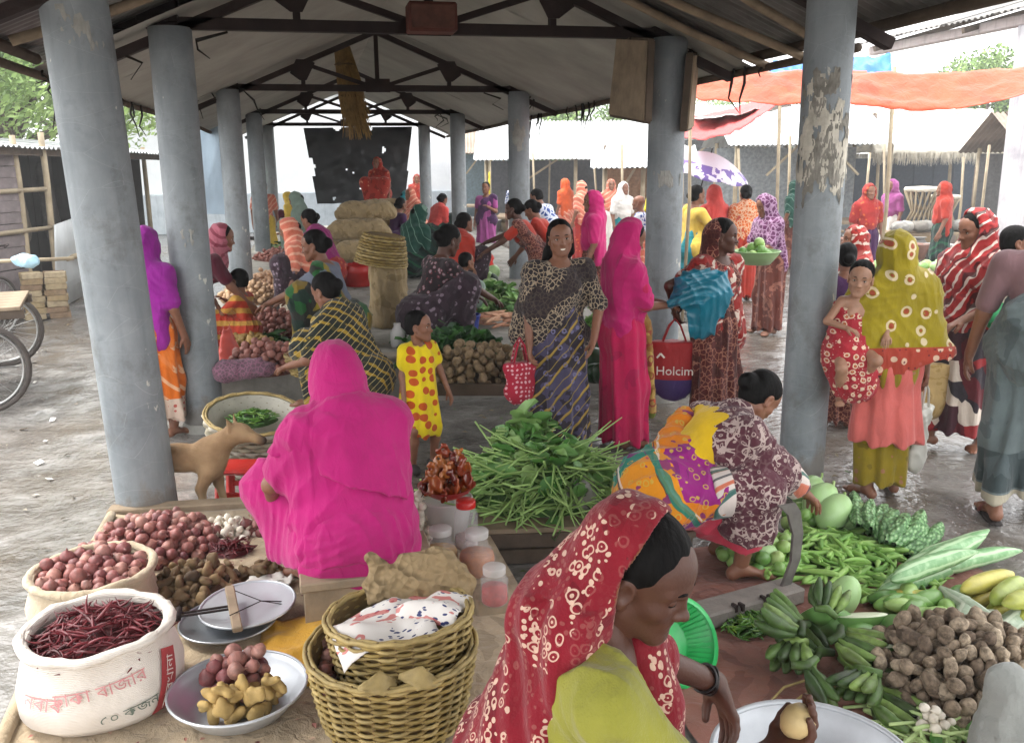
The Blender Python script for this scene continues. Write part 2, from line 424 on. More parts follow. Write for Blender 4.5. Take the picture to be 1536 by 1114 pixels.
# front selling platform at the left
FZ = .15
def poly_slab(name, pts, z0, z1, mat, parent=None, bev=.01):
    bm = bmesh.new(); vs = [bm.verts.new((p[0], p[1], z0)) for p in pts]; f = bm.faces.new(vs)
    r = bmesh.ops.extrude_face_region(bm, geom=[f]); bmesh.ops.translate(bm, vec=(0, 0, z1-z0), verts=[v for v in r['geom'] if isinstance(v, bmesh.types.BMVert)])
    bmesh.ops.recalc_face_normals(bm, faces=bm.faces[:])
    if bev: bmesh.ops.bevel(bm, geom=bm.edges[:], offset=bev, segments=1, affect='EDGES')
    me = bpy.data.meshes.new(name); bm.to_mesh(me); bm.free(); return link(name, me, mat, parent)
cA, cB = G(168, 772, FZ), G(470, 752, FZ); cC = G(12, 1100, FZ); cC = cA+(cC-cA)*1.7
front = [(cA.x, cA.y), (cB.x, cB.y), (.62, cB.y-.25), (.75, .6), (cC.x, .6), (cC.x, cC.y)]
plat = empty('front_platform', (0, 0, 0), 0, 'low front platform of boards and cement under the onion seller and her baskets', 'platform')
poly_slab('platform_slab', front, -.05, FZ-.004, M_FLOOR, plat)
mb = MB(); mb.bar((cA.x-.02, cA.y+.03, FZ+.0), (cB.x+.25, cB.y-.0, FZ+.0), .09, .06, bev=.006); mb.build('edge_plank', M_WOOD, plat)
# columns
def mk_colmat():
    t = NT('painted_column'); O = t.tc.outputs['Object']
    n = t.noise(2.2, O, 7, .65, .3); g = t.noise(9, O, 5, .6); s = t.noise(2.2, t.mapv((7, 7, .6)), 5, .6)
    c = t.ramp(n, [(.3, '70767a'), (.55, '878d90'), (.75, '989da0')])
    c = t.mix(t.math('MULTIPLY', t.ramp(s, [(.5, (0, 0, 0)), (.72, (1, 1, 1))]), .4), c, '646b70')
    c = t.mix(t.math('MULTIPLY', t.ramp(g, [(.6, (0, 0, 0)), (.74, (1, 1, 1))]), .5), c, '5e6468')
    c = t.mix(t.ramp(t.noise(7, t.mapv((1, 1, .5), loc=(3, 1, 2)), 6, .6), [(.69, (0, 0, 0)), (.71, (1, 1, 1))]), c, 'c3c1b8')
    sz = t.n('SeparateXYZ'); t.l(O, sz.inputs[0])
    sp = t.math('SUBTRACT', t.math('MULTIPLY', t.noise(5, t.mapv((1, 1, .5)), 7, .7), 1.1), t.math('MULTIPLY', sz.outputs[2], .9))
    c = t.mix(t.math('MULTIPLY', t.ramp(sp, [(.3, (0, 0, 0)), (.42, (1, 1, 1))]), .55), c, '6e6154')     # splashed mud
    hg = t.math('MULTIPLY', t.ramp(t.noise(3.1, t.mapv((1, 1, .8), loc=(7, 2, 5)), 8, .75), [(.53, (0, 0, 0)), (.66, (1, 1, 1))]), .5)
    c = t.mix(hg, c, '5b5a56')      # grime
    # light scratches
    c = t.mix(t.math('MULTIPLY', t.math('LESS_THAN', t.vor(3.1, t.mapv((1, 1, 2.3), rot=(.4, .6, 0)), 'DISTANCE_TO_EDGE'), .003), .18), c, 'd2d4d2')
    t.bump(t.noise(40, O, 4), .004, .5)
    return t.fin(c, .6, .35)
M_COL = mk_colmat(); M_SCAR = plain('peeled_plaster', 'b9b3a6', .9, .2, v=.35, scale=9, bump=.01, bs=22)
M_SCAR3 = plain('faded_plaster', '96958f', .9, .2, v=.25, scale=9, bump=.008, bs=22); M_SCAR2 = plain('dirty_glue', '827e76', .9, .2, v=.4, scale=14, bump=.008, bs=30)
def scar(parent, r, zc, hgt, a0, aw, seed, mat, name='peeling_patch'):
    """ragged raised patch of old paper and plaster wrapped round the shaft"""
    mb = MB(); rnd = random.Random(seed); n, m = 96, 74; keep = {}
    for i in range(n+1):
        for j in range(m+1):
            a = a0+(i/n-.5)*aw; z = zc+(j/m-.5)*hgt
            e = 1-max(abs(i/n-.5), abs(j/m-.5))*2
            keep[i, j] = nz(a*2.6+seed, z*7, seed*3.1)+.45*nz(a*8, z*19, seed)+e*.9 > .32
            rr = r+.003+.006*abs(nz(a*9, z*22, seed+4))
            mb.v.append((rr*math.cos(a), rr*math.sin(a), z))
    for i in range(n):
        for j in range(m):
            if keep[i, j] and keep[i+1, j] and keep[i, j+1] and keep[i+1, j+1]:
                mb.f.append((i*(m+1)+j, (i+1)*(m+1)+j, (i+1)*(m+1)+j+1, i*(m+1)+j+1)); mb.sm.append(True)
    if mb.f: mb.build(name, mat, parent)
CR0 = .1375
def column(x, y, z0, z1, lab, r=CR0, grp='round grey columns of the hall'):
    c = empty('round_column', (x, y, 0), random.uniform(0, 6) if False else 0, lab, 'column', grp)
    mb = MB(); nseg = 14
    mb.lathe([(r*(1+.006*nz(i*.7, x, y)), z0+(z1-z0)*i/nseg) for i in range(nseg+1)], 40)
    mb.build('column_shaft', M_COL, c)
    mb = MB(); mb.lathe([(r+.012, z0), (r+.012, z0+.10), (r+.001, z0+.115)], 40, close=False); mb.build('column_foot', M_CONC, c)
    return c
c = column(XL, 4.72, -.05, 2.95, 'thick grey column at the left front, rising behind the onion heap', .149); c.rotation_euler = (0, R(-2.1), 0)
scar(c, .149, 2.46, .2, -1.25, 1.3, 3, M_SCAR3)
c = column(XR+.08, 4.53, -.05, 2.9, 'thick grey column at the right with a big patch of torn plaster, beside the pale gourds', .127)
scar(c, .127, 1.98, .62, -2.0, 3.2, 5, M_SCAR); scar(c, .127, 1.85, .5, -1.9, 2.6, 11, M_SCAR2); scar(c, .127, 2.2, .3, -2.1, 2.2, 13, M_SCAR2)
names = ['second grey column on the left, between the woman in a purple veil and the bending woman in maroon',
         'third grey column on the left, behind the child in yellow and red', 'fourth grey column on the left, beside the onion heaps',
         'last grey column on the left, at the far end of the hall']
for k, y in enumerate(COLY):
    c = column(XL+(.07 if k == 0 else 0), y, -.05, ZT, names[k])
    if k == 0: scar(c, CR0, 1.36, .16, -1.5, .8, 21, M_SCAR3)
names = ['grey column at the right behind the teal bag, with a board hung on it', 'grey column in the middle, behind the reaching woman',
         'slender far column at the right, left of the boy in purple', 'last far column at the right, beside the black tarpaulin']
for k, y in enumerate(COLY):
    c = column(XR, y, -.05, ZT, names[k])
    if k == 0: scar(c, CR0, 1.72, .14, -1.8, 1.6, 31, M_SCAR3)
    if k == 1: scar(c, CR0, 2.2, .4, -1.8, 1.4, 33, M_SCAR3)
# trusses
def truss(y, lab):
    t = empty('roof_truss', (XM, y, 0), 0, lab, 'truss', 'dark steel trusses under the roof')
    hw = XR-XM; z0 = ZT+.03; zr = ZRIDGE-.12
    b = MB(); b.box((0, 0, z0), (2*hw+.62, .07, .075)); b.build('tie_beam', M_RUST, t)
    for s in (-1, 1):
        b = MB(); b.bar((s*(hw+.5), 0, zr-SL*(hw+.5)), (0, 0, zr), .06, .07, up=(0, 1, 0)); b.build('top_chord', M_RUST, t)
        q = hw*.5; zq = zr-SL*q
        b = MB(); b.bar((s*q, 0, z0), (s*q, 0, zq), .05, .05, up=(0, 1, 0)); b.build('strut', M_RUST, t)
        b = MB(); b.bar((s*q, .006, zq), (0, .006, z0), .045, .045, up=(0, 1, 0)); b.build('diagonal', M_RUST, t)
        b = MB(); P = [(-.15, zq-.06+.06*s*1), (-.07, zq+.04), (.07, zq+.04), (.15, zq-.06-.06*s*1), (.04, zq-.2), (-.04, zq-.2)]
        V = [(s*q+px, -.045, pz) for px, pz in P]+[(s*q+px, -.033, pz) for px, pz in P]
        b.add(V, [(0, 1, 2, 3, 4, 5), (11, 10, 9, 8, 7, 6)]+[(i, i+6, (i+1) % 6+6, (i+1) % 6) for i in range(6)])
        b.build('gusset_plate', M_RUST, t)
        b = MB(); b.box((s*hw, -.0, z0+.1), (.26, .09, .2), bev=.01); b.build('bearing_block', M_RUST, t)
    b = MB(); b.box((0, 0, (z0+zr)/2), (.05, .05, zr-z0)); b.build('king_post', M_RUST, t)
    b = MB(); b.box((0, -.04, z0+.03), (.3, .012, .16)); b.build('gusset_plate', M_RUST, t)
    return t
truss(4.62, 'nearest dark steel truss, over the front columns')
for y, l in zip(COLY, ['dark truss whose tie beam carries the rusty box, nearest in view', 'second dark truss, with the straw bundle hanging behind it',
                       'third dark truss, beyond the straw bundle', 'last dark truss at the open gable above the black tarpaulin']): truss(y, l)
# roof: corrugated sheets outside, grey lining inside
M_TIN = plain('old_corrugated_tin', '6c6965', .5, .4, .35, v=.45, scale=3, bump=.002)
M_LINING = concrete('grey_ceiling_sheet', '86847d', '99978f', 'aaa8a0', sc=1.2, streak=False)
XEL, XER = -1.70, 3.22
roof = empty('hall_roof', (0, 0, 0), 0, 'long gabled market roof of corrugated tin with grey lining sheets', 'roof')
def corr_sheet(x0, x1, y0, y1, dz=0., tilt=0., name='corrugated_sheet', mat=None, parent=None):
    nw = max(2, int((y1-y0)/.076)); ny = nw*4; V = []; F = []
    for i in range(ny+1):
        y = y0+(y1-y0)*i/ny; a = .017*math.sin(2*math.pi*i/4+.6)
        for x in (x0, (x0+x1)/2, x1): V.append((x, y, roofz(x)+.05+a+dz+tilt*(x-x0)))
    for i in range(ny):
        for j in range(2): F.append((i*3+j, i*3+3+j, i*3+4+j, i*3+1+j))
    me = raw_mesh(name, V, F); return link(name, me, mat or M_TIN, parent or roof)
yy = -1.6; i = 0
while yy < 21.6:
    w_ = .82; e = random.uniform(-.02, .05)
    corr_sheet(XEL-e, XM, yy, yy+w_+.06, .012*(i % 2)); corr_sheet(XM, XER+e, yy, yy+w_+.06, .012*(i % 2)); yy += w_; i += 1
for s, xe in ((-1, XEL+.02), (1, XER-.02)):
    k = 0; y = 6.35
    while y < 21.5:
        y2 = min(y+1.7, 21.75)
        b = MB()
        def f(u, v, y=y, y2=y2, xe=xe, k=k):
            x = XM+(xe-XM)*u; yv = y+(y2+.03-y)*v
            return (x, yv, roofz(x)-.03-.02*math.sin(math.pi*v)-.012*nz(x*2, yv*2, k)-.004*(k % 2))
        b.grid(f, 14, 8); b.build('lining_sheet', M_LINING, roof); y = y2; k += 1
for x in (XEL+.08, -.35, .3, 1.4, 2.1, XER-.08):
    b = MB(); b.tube([(x, yv, roofz(x)-.0+.012*nz(yv, x)) for yv in np.linspace(-1.6, 6.3, 9)], .035, 8); b.build('purlin', M_DARKWOOD, roof)
for x in (XEL+.05, XER-.05):
    b = MB(); b.tube([(x, yv, roofz(x)-.07+.02*nz(yv, x)) for yv in np.linspace(5.0, 21.8, 16)], .028, 8); b.build('eave_pole', M_DARKWOOD, roof)
# loose bamboo rafters near right
for (x0, y0, x1, y1) in ((1.5, 5.9, 3.15, 5.6), (1.9, 5.0, 3.2, 5.25), (-1.5, 5.4, -.5, 5.7), (2.0, 6.2, 3.2, 6.1)):
    b = MB(); b.tube([(x0, y0, roofz(x0)-.06), ((x0+x1)/2, (y0+y1)/2, roofz((x0+x1)/2)-.08), (x1, y1, roofz(x1)-.06)], .028, 8); b.build('rafter_pole', M_WOOD, roof)
# rags and strings dangling from the eaves
b = MB()
for i in range(46):
    s = random.random() < .5; x = (XEL+.08) if s else (XER-.1); y = random.uniform(6, 14); L = random.uniform(.08, .4)
    z = roofz(x)-.06; b.tube([(x+random.uniform(-.02, .02)*k, y+random.uniform(-.02, .02)*k, z-L*k/3) for k in range(4)], [.008, .012, .007, .003], 5)
for i in range(14):
    x = random.choice((XL+.3, XR-.3, XL-.25, XR+.25)); y = random.choice(COLY[:3])+random.uniform(-.15, .1); L = random.uniform(.1, .35)
    b.tube([(x+random.uniform(-.15, .15), y, ZT-.01-L*k/3) for k in range(4)], [.008, .014, .008, .003], 5)
tag(b.build('hanging_rags', plain('black_rag', '26231f', .9)), 'dark rags and strings dangling from the eaves and tie beams', 'rags', kind='stuff')
# box on the nearest tie beam
p = AY(647, 28, COLY[0]-.12)
bx = empty('hanging_box', p, 0, 'rusty square box hung on the nearest tie beam', 'box')
b = MB(); b.box((0, 0, 0), (.33, .2, .19), bev=.012); b.build('box_body', M_REDRUST, bx)
b = MB(); b.box((0, -.106, 0), (.29, .012, .15), bev=.004); b.build('box_lid', plain('rust_lid', '5a3a30', .8, v=.4), bx)
b = MB(); b.tube([(0, 0, .09), (.02, 0, .2), (0, 0, .5)], .012, 6); b.build('hanging_strap', M_RUST, bx)
# straw bundle
p = AY(513, 70, 12.2)
sb = empty('straw_bundle', p, 0, 'bundle of dry straw brooms hanging on a rope under the roof ridge', 'straw bundle')
b = MB(); b.tube([(0, 0, .55), (0, 0, 0)], .008, 6); b.build('rope', plain('rope', '5a5040'), sb)
b = MB(); rr = random.Random(4)
for i in range(260):
    a = rr.uniform(0, 6.28); r0 = .1*math.sqrt(rr.random()); L = rr.uniform(.8, 1.15)
    P = [(r0*math.cos(a)*w_*q*1.25 + .14*q2, r0*math.sin(a)*w_*1.25, -L*q2) for q, q2, w_ in ((1, 0, .8), (1, .25, 1.), (1, .55, 1.25), (1, .8, 1.2), (1, 1, 1.6))]
    b.tube(P, [.006, .007, .007, .006, .003], 3, cap=False)
b.build('straw', tone('straw', [(0, '8a6c40'), (1, 'a98c58')], .8, sv=.4, bump=0), sb)
b = MB()
for z in (-.22, -.6): b.lathe([(.11, z-.02), (.14, z), (.11, z+.02)], 12, c=(.12*-z, 0, 0), close=False)
b.build('binding', plain('binding', '6d5836'), sb)
# boards hanging on the column
def framed(name, quad, lab, th=.03):
    o = empty(name, quad[0], 0, lab, 'board'); q = [Vector(v)-Vector(quad[0]) for v in quad]
    n = (q[1]-q[0]).cross(q[3]-q[0]).normalized()*th
    b = MB(); V = q+[v+n for v in q]; b.add(V, [(0, 1, 2, 3), (7, 6, 5, 4), (0, 4, 5, 1), (1, 5, 6, 2), (2, 6, 7, 3), (3, 7, 4, 0)]); b.build('board_panel', M_WOOD, o)
    for i in range(4):
        b = MB(); b.bar(q[i]-n*.2, q[(i+1) % 4]-n*.2, .035, .05, up=n); b.build('board_frame', M_DARKWOOD, o)
d0 = AY(930, 62, COLY[0]+.0)
framed('hanging_board', [AY(918, 172, 6.75), AY(970, 182, 6.2), AY(975, 62, 6.2), AY(930, 60, 6.75)], 'framed wooden board hanging left of the column behind the teal bag')
framed('hanging_board', [AY(1026, 194, 6.35), AY(1035, 190, 6.75), AY(1043, 82, 6.75), AY(1036, 84, 6.35)], 'narrow dark board seen edge on, right of the column behind the teal bag')
# black tarpaulin with holes at the far end
def tarp_holes(name, corners, mat, nu=60, nv=46, holes=(), sag=.05, seed=0, **k):
    a, b_, c_, d_ = [Vector(q) for q in corners]; V = []; keep = []
    for i in range(nu+1):
        for j in range(nv+1):
            u, v = i/nu, j/nv; p = (a*(1-u)+b_*u)*(1-v)+(d_*(1-u)+c_*u)*v
            p += Vector((0, sag*(nz(u*4+seed, v*3)+.5*nz(u*11, v*9+seed)), .02*nz(u*9+seed, 3)*(v)))
            V.append(p)
    F = []
    for i in range(nu):
        for j in range(nv):
            u, v = (i+.5)/nu, (j+.5)/nv
            if any((u-hu)**2/(ru*ru)+(v-hv)**2/(rv*rv) < 1+.8*nz(u*40, v*40) for hu, hv, ru, rv in holes): continue
            w_ = nv+1; F.append((i*w_+j, (i+1)*w_+j, (i+1)*w_+j+1, i*w_+j+1))
    return link(name, raw_mesh(name, V, F), mat, **k)
q = 21.95
t = tarp_holes('black_tarpaulin', [AY(455, 192, q), AY(621, 190, q), AY(607, 302, q), AY(476, 306, q)], plain('black_plastic', '1d1f22', .38, .5, v=.5, scale=2.5, bump=.01, bs=7),
   holes=[(.73, .3, .018, .04), (.36, .55, .012, .015), (.42, .6, .012, .02), (.2, .93, .014, .02), (.02, .5, .02, .12), (.99, .3, .012, .3), (.6, .0, .02, .04), (.3, .01, .03, .03), (.5, .82, .01, .012), (.64, .93, .012, .014)])
tag(t, 'torn black plastic sheet hung across the far end of the hall', 'tarpaulin')
# far white wall with a grey base, and blue sheet left of it
M_WHITEWALL = concrete('whitewash', 'c9ccd0', 'd8dbdd', 'e4e6e6', sc=.7, streak=False)
wl = empty('far_wall', (0, 27, 0), 0, 'whitewashed wall with a grey base beyond the far end of the hall', 'wall')
b = MB(); b.box((-.9, 0, 1.9), (10.4, .3, 3.8)); b.build('wall_face', M_WHITEWALL, wl)
b = MB(); b.box((-.9, -.2, .55), (10.4, .14, 1.1), bev=.02); b.build('wall_base', concrete('wet_base', '8f979e', 'a5adb3', 'b6bdc1'), wl)
b = MB(); b.box((-.9, 0, 3.86), (10.9, .7, .08)); b.build('wall_coping', M_CONC, wl)
p0 = [AY(283, 320, 16.5), AY(352, 322, 16.5), AY(352, 178, 16.5), AY(283, 178, 16.5)]
t = tarp_holes('blue_sheet', p0, plain('pale_blue_sheet', 'a9bccb', .5, .4, v=.08, scale=2), 20, 16, sag=.06, seed=3)
tag(t, 'pale blue plastic sheet hung beyond the left columns', 'sheet')
def fence_sheet(): pass

# ------------------------------------------------------------------ trees
M_LEAF = []
for i, (a, b_) in enumerate((('4f6a36', '8aa65c'), ('5f7a3c', 'a3bd70'))):
    t = NT('tree_leaf_%s' % 'ab'[i]); g = t.n('NewGeometry').outputs['Random Per Island']
    M_LEAF.append(t.fin(t.ramp(g, [(0, a), (1, b_)]), .6, .3)); t.b.inputs['Subsurface Weight'].default_value = 0
def tree(p, h, cr, seed, lab, lm, n=11000, ls=.085):
    rr = random.Random(seed); o = empty('tree', p, 0, lab, 'tree', 'trees behind the market')
    b = MB(); b.tube([(.12*nz(i, seed), .12*nz(i, seed, 4), h*.8*i/6) for i in range(7)], [h*.035*(1-.11*i) for i in range(7)], 10)
    lobes = []
    for i in range(16):
        a = rr.uniform(0, 6.28); rad = cr*(.25+.6*rr.random()); z = h*(.45+.5*rr.random())
        c_ = Vector((rad*math.cos(a), rad*math.sin(a), z)); lobes.append((c_, cr*rr.uniform(.24, .44)))
        b.tube([(0, 0, h*.35), c_*.5+Vector((0, 0, h*.18)), c_], [h*.016, h*.011, .02], 6)
    b.build('trunk', M_DARKWOOD, o)
    V = []; F = []
    for i in range(n):
        c_, r0 = rr.choice(lobes); d = Vector((rr.gauss(0, 1), rr.gauss(0, 1), rr.gauss(0, 1))).normalized()*(r0*rr.random()**.4)
        q = c_+d; nrm = Vector((rr.gauss(0, 1), rr.gauss(0, 1), rr.gauss(.6, 1))).normalized(); x = nrm.orthogonal().normalized(); y = nrm.cross(x); s = ls*rr.uniform(.6, 1.3)
        k = len(V); V += [q-x*s, q-y*s*.45+nrm*s*.1, q+x*s, q+y*s*.45+nrm*s*.1]; F.append((k, k+1, k+2, k+3))
    link('crown', raw_mesh('crown', V, F, False), lm, o)
for (px, dist, h, cr, lab, k) in ((30, 22, 6.4, 3.2, 'bright green tree behind the wooden shack at the far left', 1), (150, 28, 6.8, 3.2, 'green tree behind the front left column', 0),
     (205, 34, 6.2, 2.8, 'smaller tree seen between the two front left columns', 1), (735, 38, 4.8, 2.2, 'pale tree beyond the far right columns', 1), (860, 34, 5.2, 2.4, 'tree behind the white stall roofs', 0),
     (1462, 34, 4.9, 2.0, 'tree behind the thatched stall at the right', 0), (1120, 46, 5.0, 3, 'tree far behind the umbrella', 0), (-110, 17, 6, 2.6, 'tree left of the shack', 0)):
    r_ = ray(px, 300); p = Vector((r_[0], r_[1], 0)).normalized()*dist; tree(p, h, cr, int(px)+5, lab, M_LEAF[k])
# ------------------------------------------------------------------ people
def ik(a, b, l1, l2, pole):
    a, b = V3(a), V3(b); d = b-a; L = np.linalg.norm(d); mx = (l1+l2)*.995
    if L > mx: b = a+d/L*mx; d = b-a; L = mx
    u = d/L; x = (l1*l1-l2*l2+L*L)/(2*L); h = math.sqrt(max(l1*l1-x*x, 0))
    p = V3(pole)-u*(V3(pole)@u); return a+u*x+unit(p)*h, b
def rotm(yaw, pitch, roll):
    """columns right, forward, up; yaw to the left +, pitch down +"""
    m = Matrix.Rotation(R(yaw), 3, 'Z') @ Matrix.Rotation(R(-pitch), 3, 'X') @ Matrix.Rotation(R(roll), 3, 'Y'); return np.array(m)
SKIN = {}
def skin(name, c):
    t = NT(name); O = t.tc.outputs['Object']; n = t.noise(14, O, 5, .6)
    col = t.ramp(n, [(.3, var(c, .84)), (.7, var(c, 1.14))]); t.bump(t.noise(160, O, 2), .0015, .5)
    m = t.fin(col, .5, .4); t.b.inputs['Subsurface Weight'].default_value = 0; return m
SKIN['d'] = skin('dark_skin', '4e3024'); SKIN['m'] = skin('brown_skin', '7d5440'); SKIN['l'] = skin('light_brown_skin', '96705a')
def mk_hair():
    t = NT('black_hair'); n = t.noise(60, t.mapv((1, 1, .25)), 3); t.bump(n, .006, .7)
    return t.fin(t.ramp(n, [(.35, '060505'), (.7, '100e0d')]), .65, .1)
M_HAIR = mk_hair(); M_EYE = plain('eye_white', 'cfc8bf', .25, .5, v=.03); M_IRIS = plain('iris', '140d0a', .15, .6, v=.05)
M_LIP = plain('lips', '74433c', .5, .4, v=.1); M_LIPD = plain('dark_lips', '4a2a26', .5, .4, v=.1); M_TEETH = plain('teeth', 'e6e0d4', .3, .5, v=.02)
M_SANDAL = plain('dark_sandal', '2c2624', .7); M_GOLD = plain('bangle_metal', 'b9974a', .3, .5, .9)
class J: pass
def skel(hip=(0, 0, .828), lean=0, side=0, twist=0, head=(0, 0, 0), neck=None, hands=(None, None), epole=(None, None), feet=((.1, .02, .07), (-.1, .02, .07)), kpole=(None, None), fdir=None, hs=1., curve=0, shw=.165, nlen=.10, **_):
    j = J(); j.hip = V3(hip); Rt = rotm(0, lean, side); j.R = Rt; up = Rt[:, 2]; fw = Rt[:, 1]
    up2 = unit(up+fw*curve); j.waist = j.hip+up*.17; j.chest = j.waist+up2*.16; j.nb = j.waist+up2*.31+up*.0
    tw = np.array(Matrix.Rotation(R(twist), 3, Vector(up)))@Rt; j.rx = tw[:, 0]; j.cf = tw[:, 1]; j.up = up2
    j.sh = [j.waist+up2*.255+j.rx*shw*s for s in (1, -1)]
    nl = lean*.6 if neck is None else neck
    nd = rotm(0, nl, side*.5)[:, 2]; nf = rotm(0, nl, 0)[:, 1]
    j.hs = hs
    hm = np.array(Matrix.Rotation(R(twist), 3, 'Z'))@rotm(head[0], head[1], head[2]); j.hx, j.hf, j.hu = hm[:, 0], hm[:, 1], hm[:, 2]; j.HM = hm
    j.head = j.nb+nd*(nlen+.065*hs)+nf*.02+j.hf*.02
    j.el, j.wr = [], []
    for i, s in enumerate((1, -1)):
        t = hands[i]
        if t is None: t = j.sh[i]+V3(s*.07, .06, -.46)
        po = epole[i] if epole[i] is not None else -j.cf*1.+j.rx*s*.5-V3(0, 0, .5)
        e, w_ = ik(j.sh[i], t, .255, .225, po); j.el.append(e); j.wr.append(w_)
    j.hj = [j.hip+Rt[:, 0]*s*.085 for s in (1, -1)]; j.kn, j.an = [], []
    for i, s in enumerate((1, -1)):
        po = kpole[i] if kpole[i] is not None else V3(s*.25, 1, .3)
        k, a = ik(j.hj[i], feet[i], .39, .375, po); j.kn.append(k); j.an.append(a)
    j.fd = [unit(f) for f in (fdir or (V3(.25, 1, 0), V3(-.25, 1, 0)))]
    return j
def p_head(j, smile=False):
    h = j.hs; c = j.head; M = j.HM
    def q(x, y, z): return c+M@V3(x*h, y*h, z*h)
    P = [el(q(0, -.018, .028), V3(.072, .092, .084)*h, M, .01), el(q(0, .02, .035), V3(.057, .056, .05)*h, M, .03*h), el(q(0, .026, -.03), V3(.055, .056, .07)*h, M, .03*h), el(q(0, .07, -.095), V3(.019, .016, .015)*h, M, .022*h),
         el(q(0, .066, -.055), V3(.029, .018, .023)*h, M, .02*h)]
    for s in (1, -1):
        P += [rc(q(.046*s, .0, -.058), q(.016*s, .062, -.094), .022*h, .016*h, .028*h), el(q(.037*s, .048, -.024), V3(.022, .022, .019)*h, M, .02*h), rc(q(.041*s, .058, .019), q(.011*s, .071, .016), .010*h, .010*h, .014*h)]
    for s in (1, -1): P += [el(q(.031*s, .083, .001), V3(.0175, .0155, .0115)*h, M, .010*h, 's')]
    P += [rc(q(0, .067, .014), q(0, .090, -.028), .008*h, .0098*h, .012*h), el(q(0, .0945, -.031), V3(.0118, .0115, .0098)*h, M, .008*h)]
    for s in (1, -1): P += [el(q(.0122*s, .084, -.0345), V3(.0082, .0105, .0078)*h, M, .005*h)]
    P += [rc(q(-.015, .0745, -.0585), q(.015, .0745, -.0585), .0066*h, .0066*h, .008*h), rc(q(-.013, .0742, -.0695), q(.013, .0742, -.0695), .0078*h, .0078*h, .008*h), rc(q(-.02, .0835, -.0638), q(.02, .0835, -.0638), .0018*h, .0018*h, .003*h, None, 's')]
    for s in (1, -1):
        P += [el(q(.074*s, -.010, -.008), V3(.009, .021, .032)*h, M, .006*h), el(q(.081*s, -.002, -.006), V3(.007, .011, .017)*h, M, .006*h, 's'), el(q(.074*s, -.004, -.034), V3(.008, .011, .011)*h, M, .006*h)]
    P += [rc(j.nb-j.up*.03, c+M@V3(0, -.02*h, -.05*h), .052, .047*h+.004, .025)]
    return P
def p_torso(j, g=0., bust=True, lo=True):
    fw = j.cf
    P = [rc(j.hip, j.waist, .118+g, .102+g, .05, (fw, .8)), rc(j.waist, j.chest+j.up*.02, .10+g, .122+g, .05, (fw, .76)), rc(j.sh[0]-j.rx*.03, j.sh[1]+j.rx*.03, .05+g, .05+g, .07), rc(j.sh[0]*.5+j.sh[1]*.5-j.up*.01, j.nb+j.up*.02, .075+g*.6, .05+g*.5, .06)]
    P += [el(j.hip-j.R[:, 1]*.03, V3(.145, .12, .115)+g, j.R, .05)]
    if bust: P += [el(j.chest+fw*.075+j.rx*.06*s-j.up*.0, .058+g, None, .05) for s in (1, -1)]
    return P
def p_arm(j, i, g=0., t=2., k=.035):
    P = []; s, e, w_ = j.sh[i], j.el[i], j.wr[i]
    u = min(t, 1.); e2 = s+(e-s)*u
    P.append(rc(s, e2, .046+g, .046+(.036-.046)*u+g, k))
    if t > 1: w2 = e+(w_-e)*(t-1); P.append(rc(e, w2, .036+g, .036+(.025-.036)*(t-1)+g, .02))
    return P
def p_leg(j, i, g=0., t=2.):
    h, n, a = j.hj[i], j.kn[i], j.an[i]
    P = [rc(h, n, .078+g, .054+g, .03)]
    if t > 1: m = n+(a-n)*.35-0; P += [rc(n, m, .05+g, .052+g, .03), rc(m, a, .052+g, .033+g, .03)]
    return P
def p_foot(j, i):
    a = j.an[i]; f = j.fd[i]; x = np.cross(f, V3(0, 0, 1)); x = unit(x); dn = V3(0, 0, 1)
    P = [rc(a, a-f*.035-dn*.03, .033, .032, .03), rc(a-dn*.02+f*.02, a+f*.12-dn*.045, .034, .026, .03, (dn, .75)), rc(a+f*.12-dn*.045+x*.025, a+f*.12-dn*.045-x*.025, .022, .022, .03)]
    for q in range(5): o = (q-2)*.016; L = .185-.012*abs(q-(1 if i else 3))-.004*q; P.append(rc(a+f*.13-dn*.05+x*o, a+f*L-dn*.054+x*o*1.1, .011, .0095, .006))
    return P
def hand_frame(j, i, hd=None, hn=None):
    d = unit(hd) if hd is not None else unit(j.wr[i]-j.el[i])
    n = V3(hn) if hn is not None else (-j.rx*(1 if i == 0 else -1) if abs(d[2]) > .7 else V3(0, 0, -1))
    n = unit(n-d*(n@d)); a = np.cross(n, d)          # across
    return d, n, a
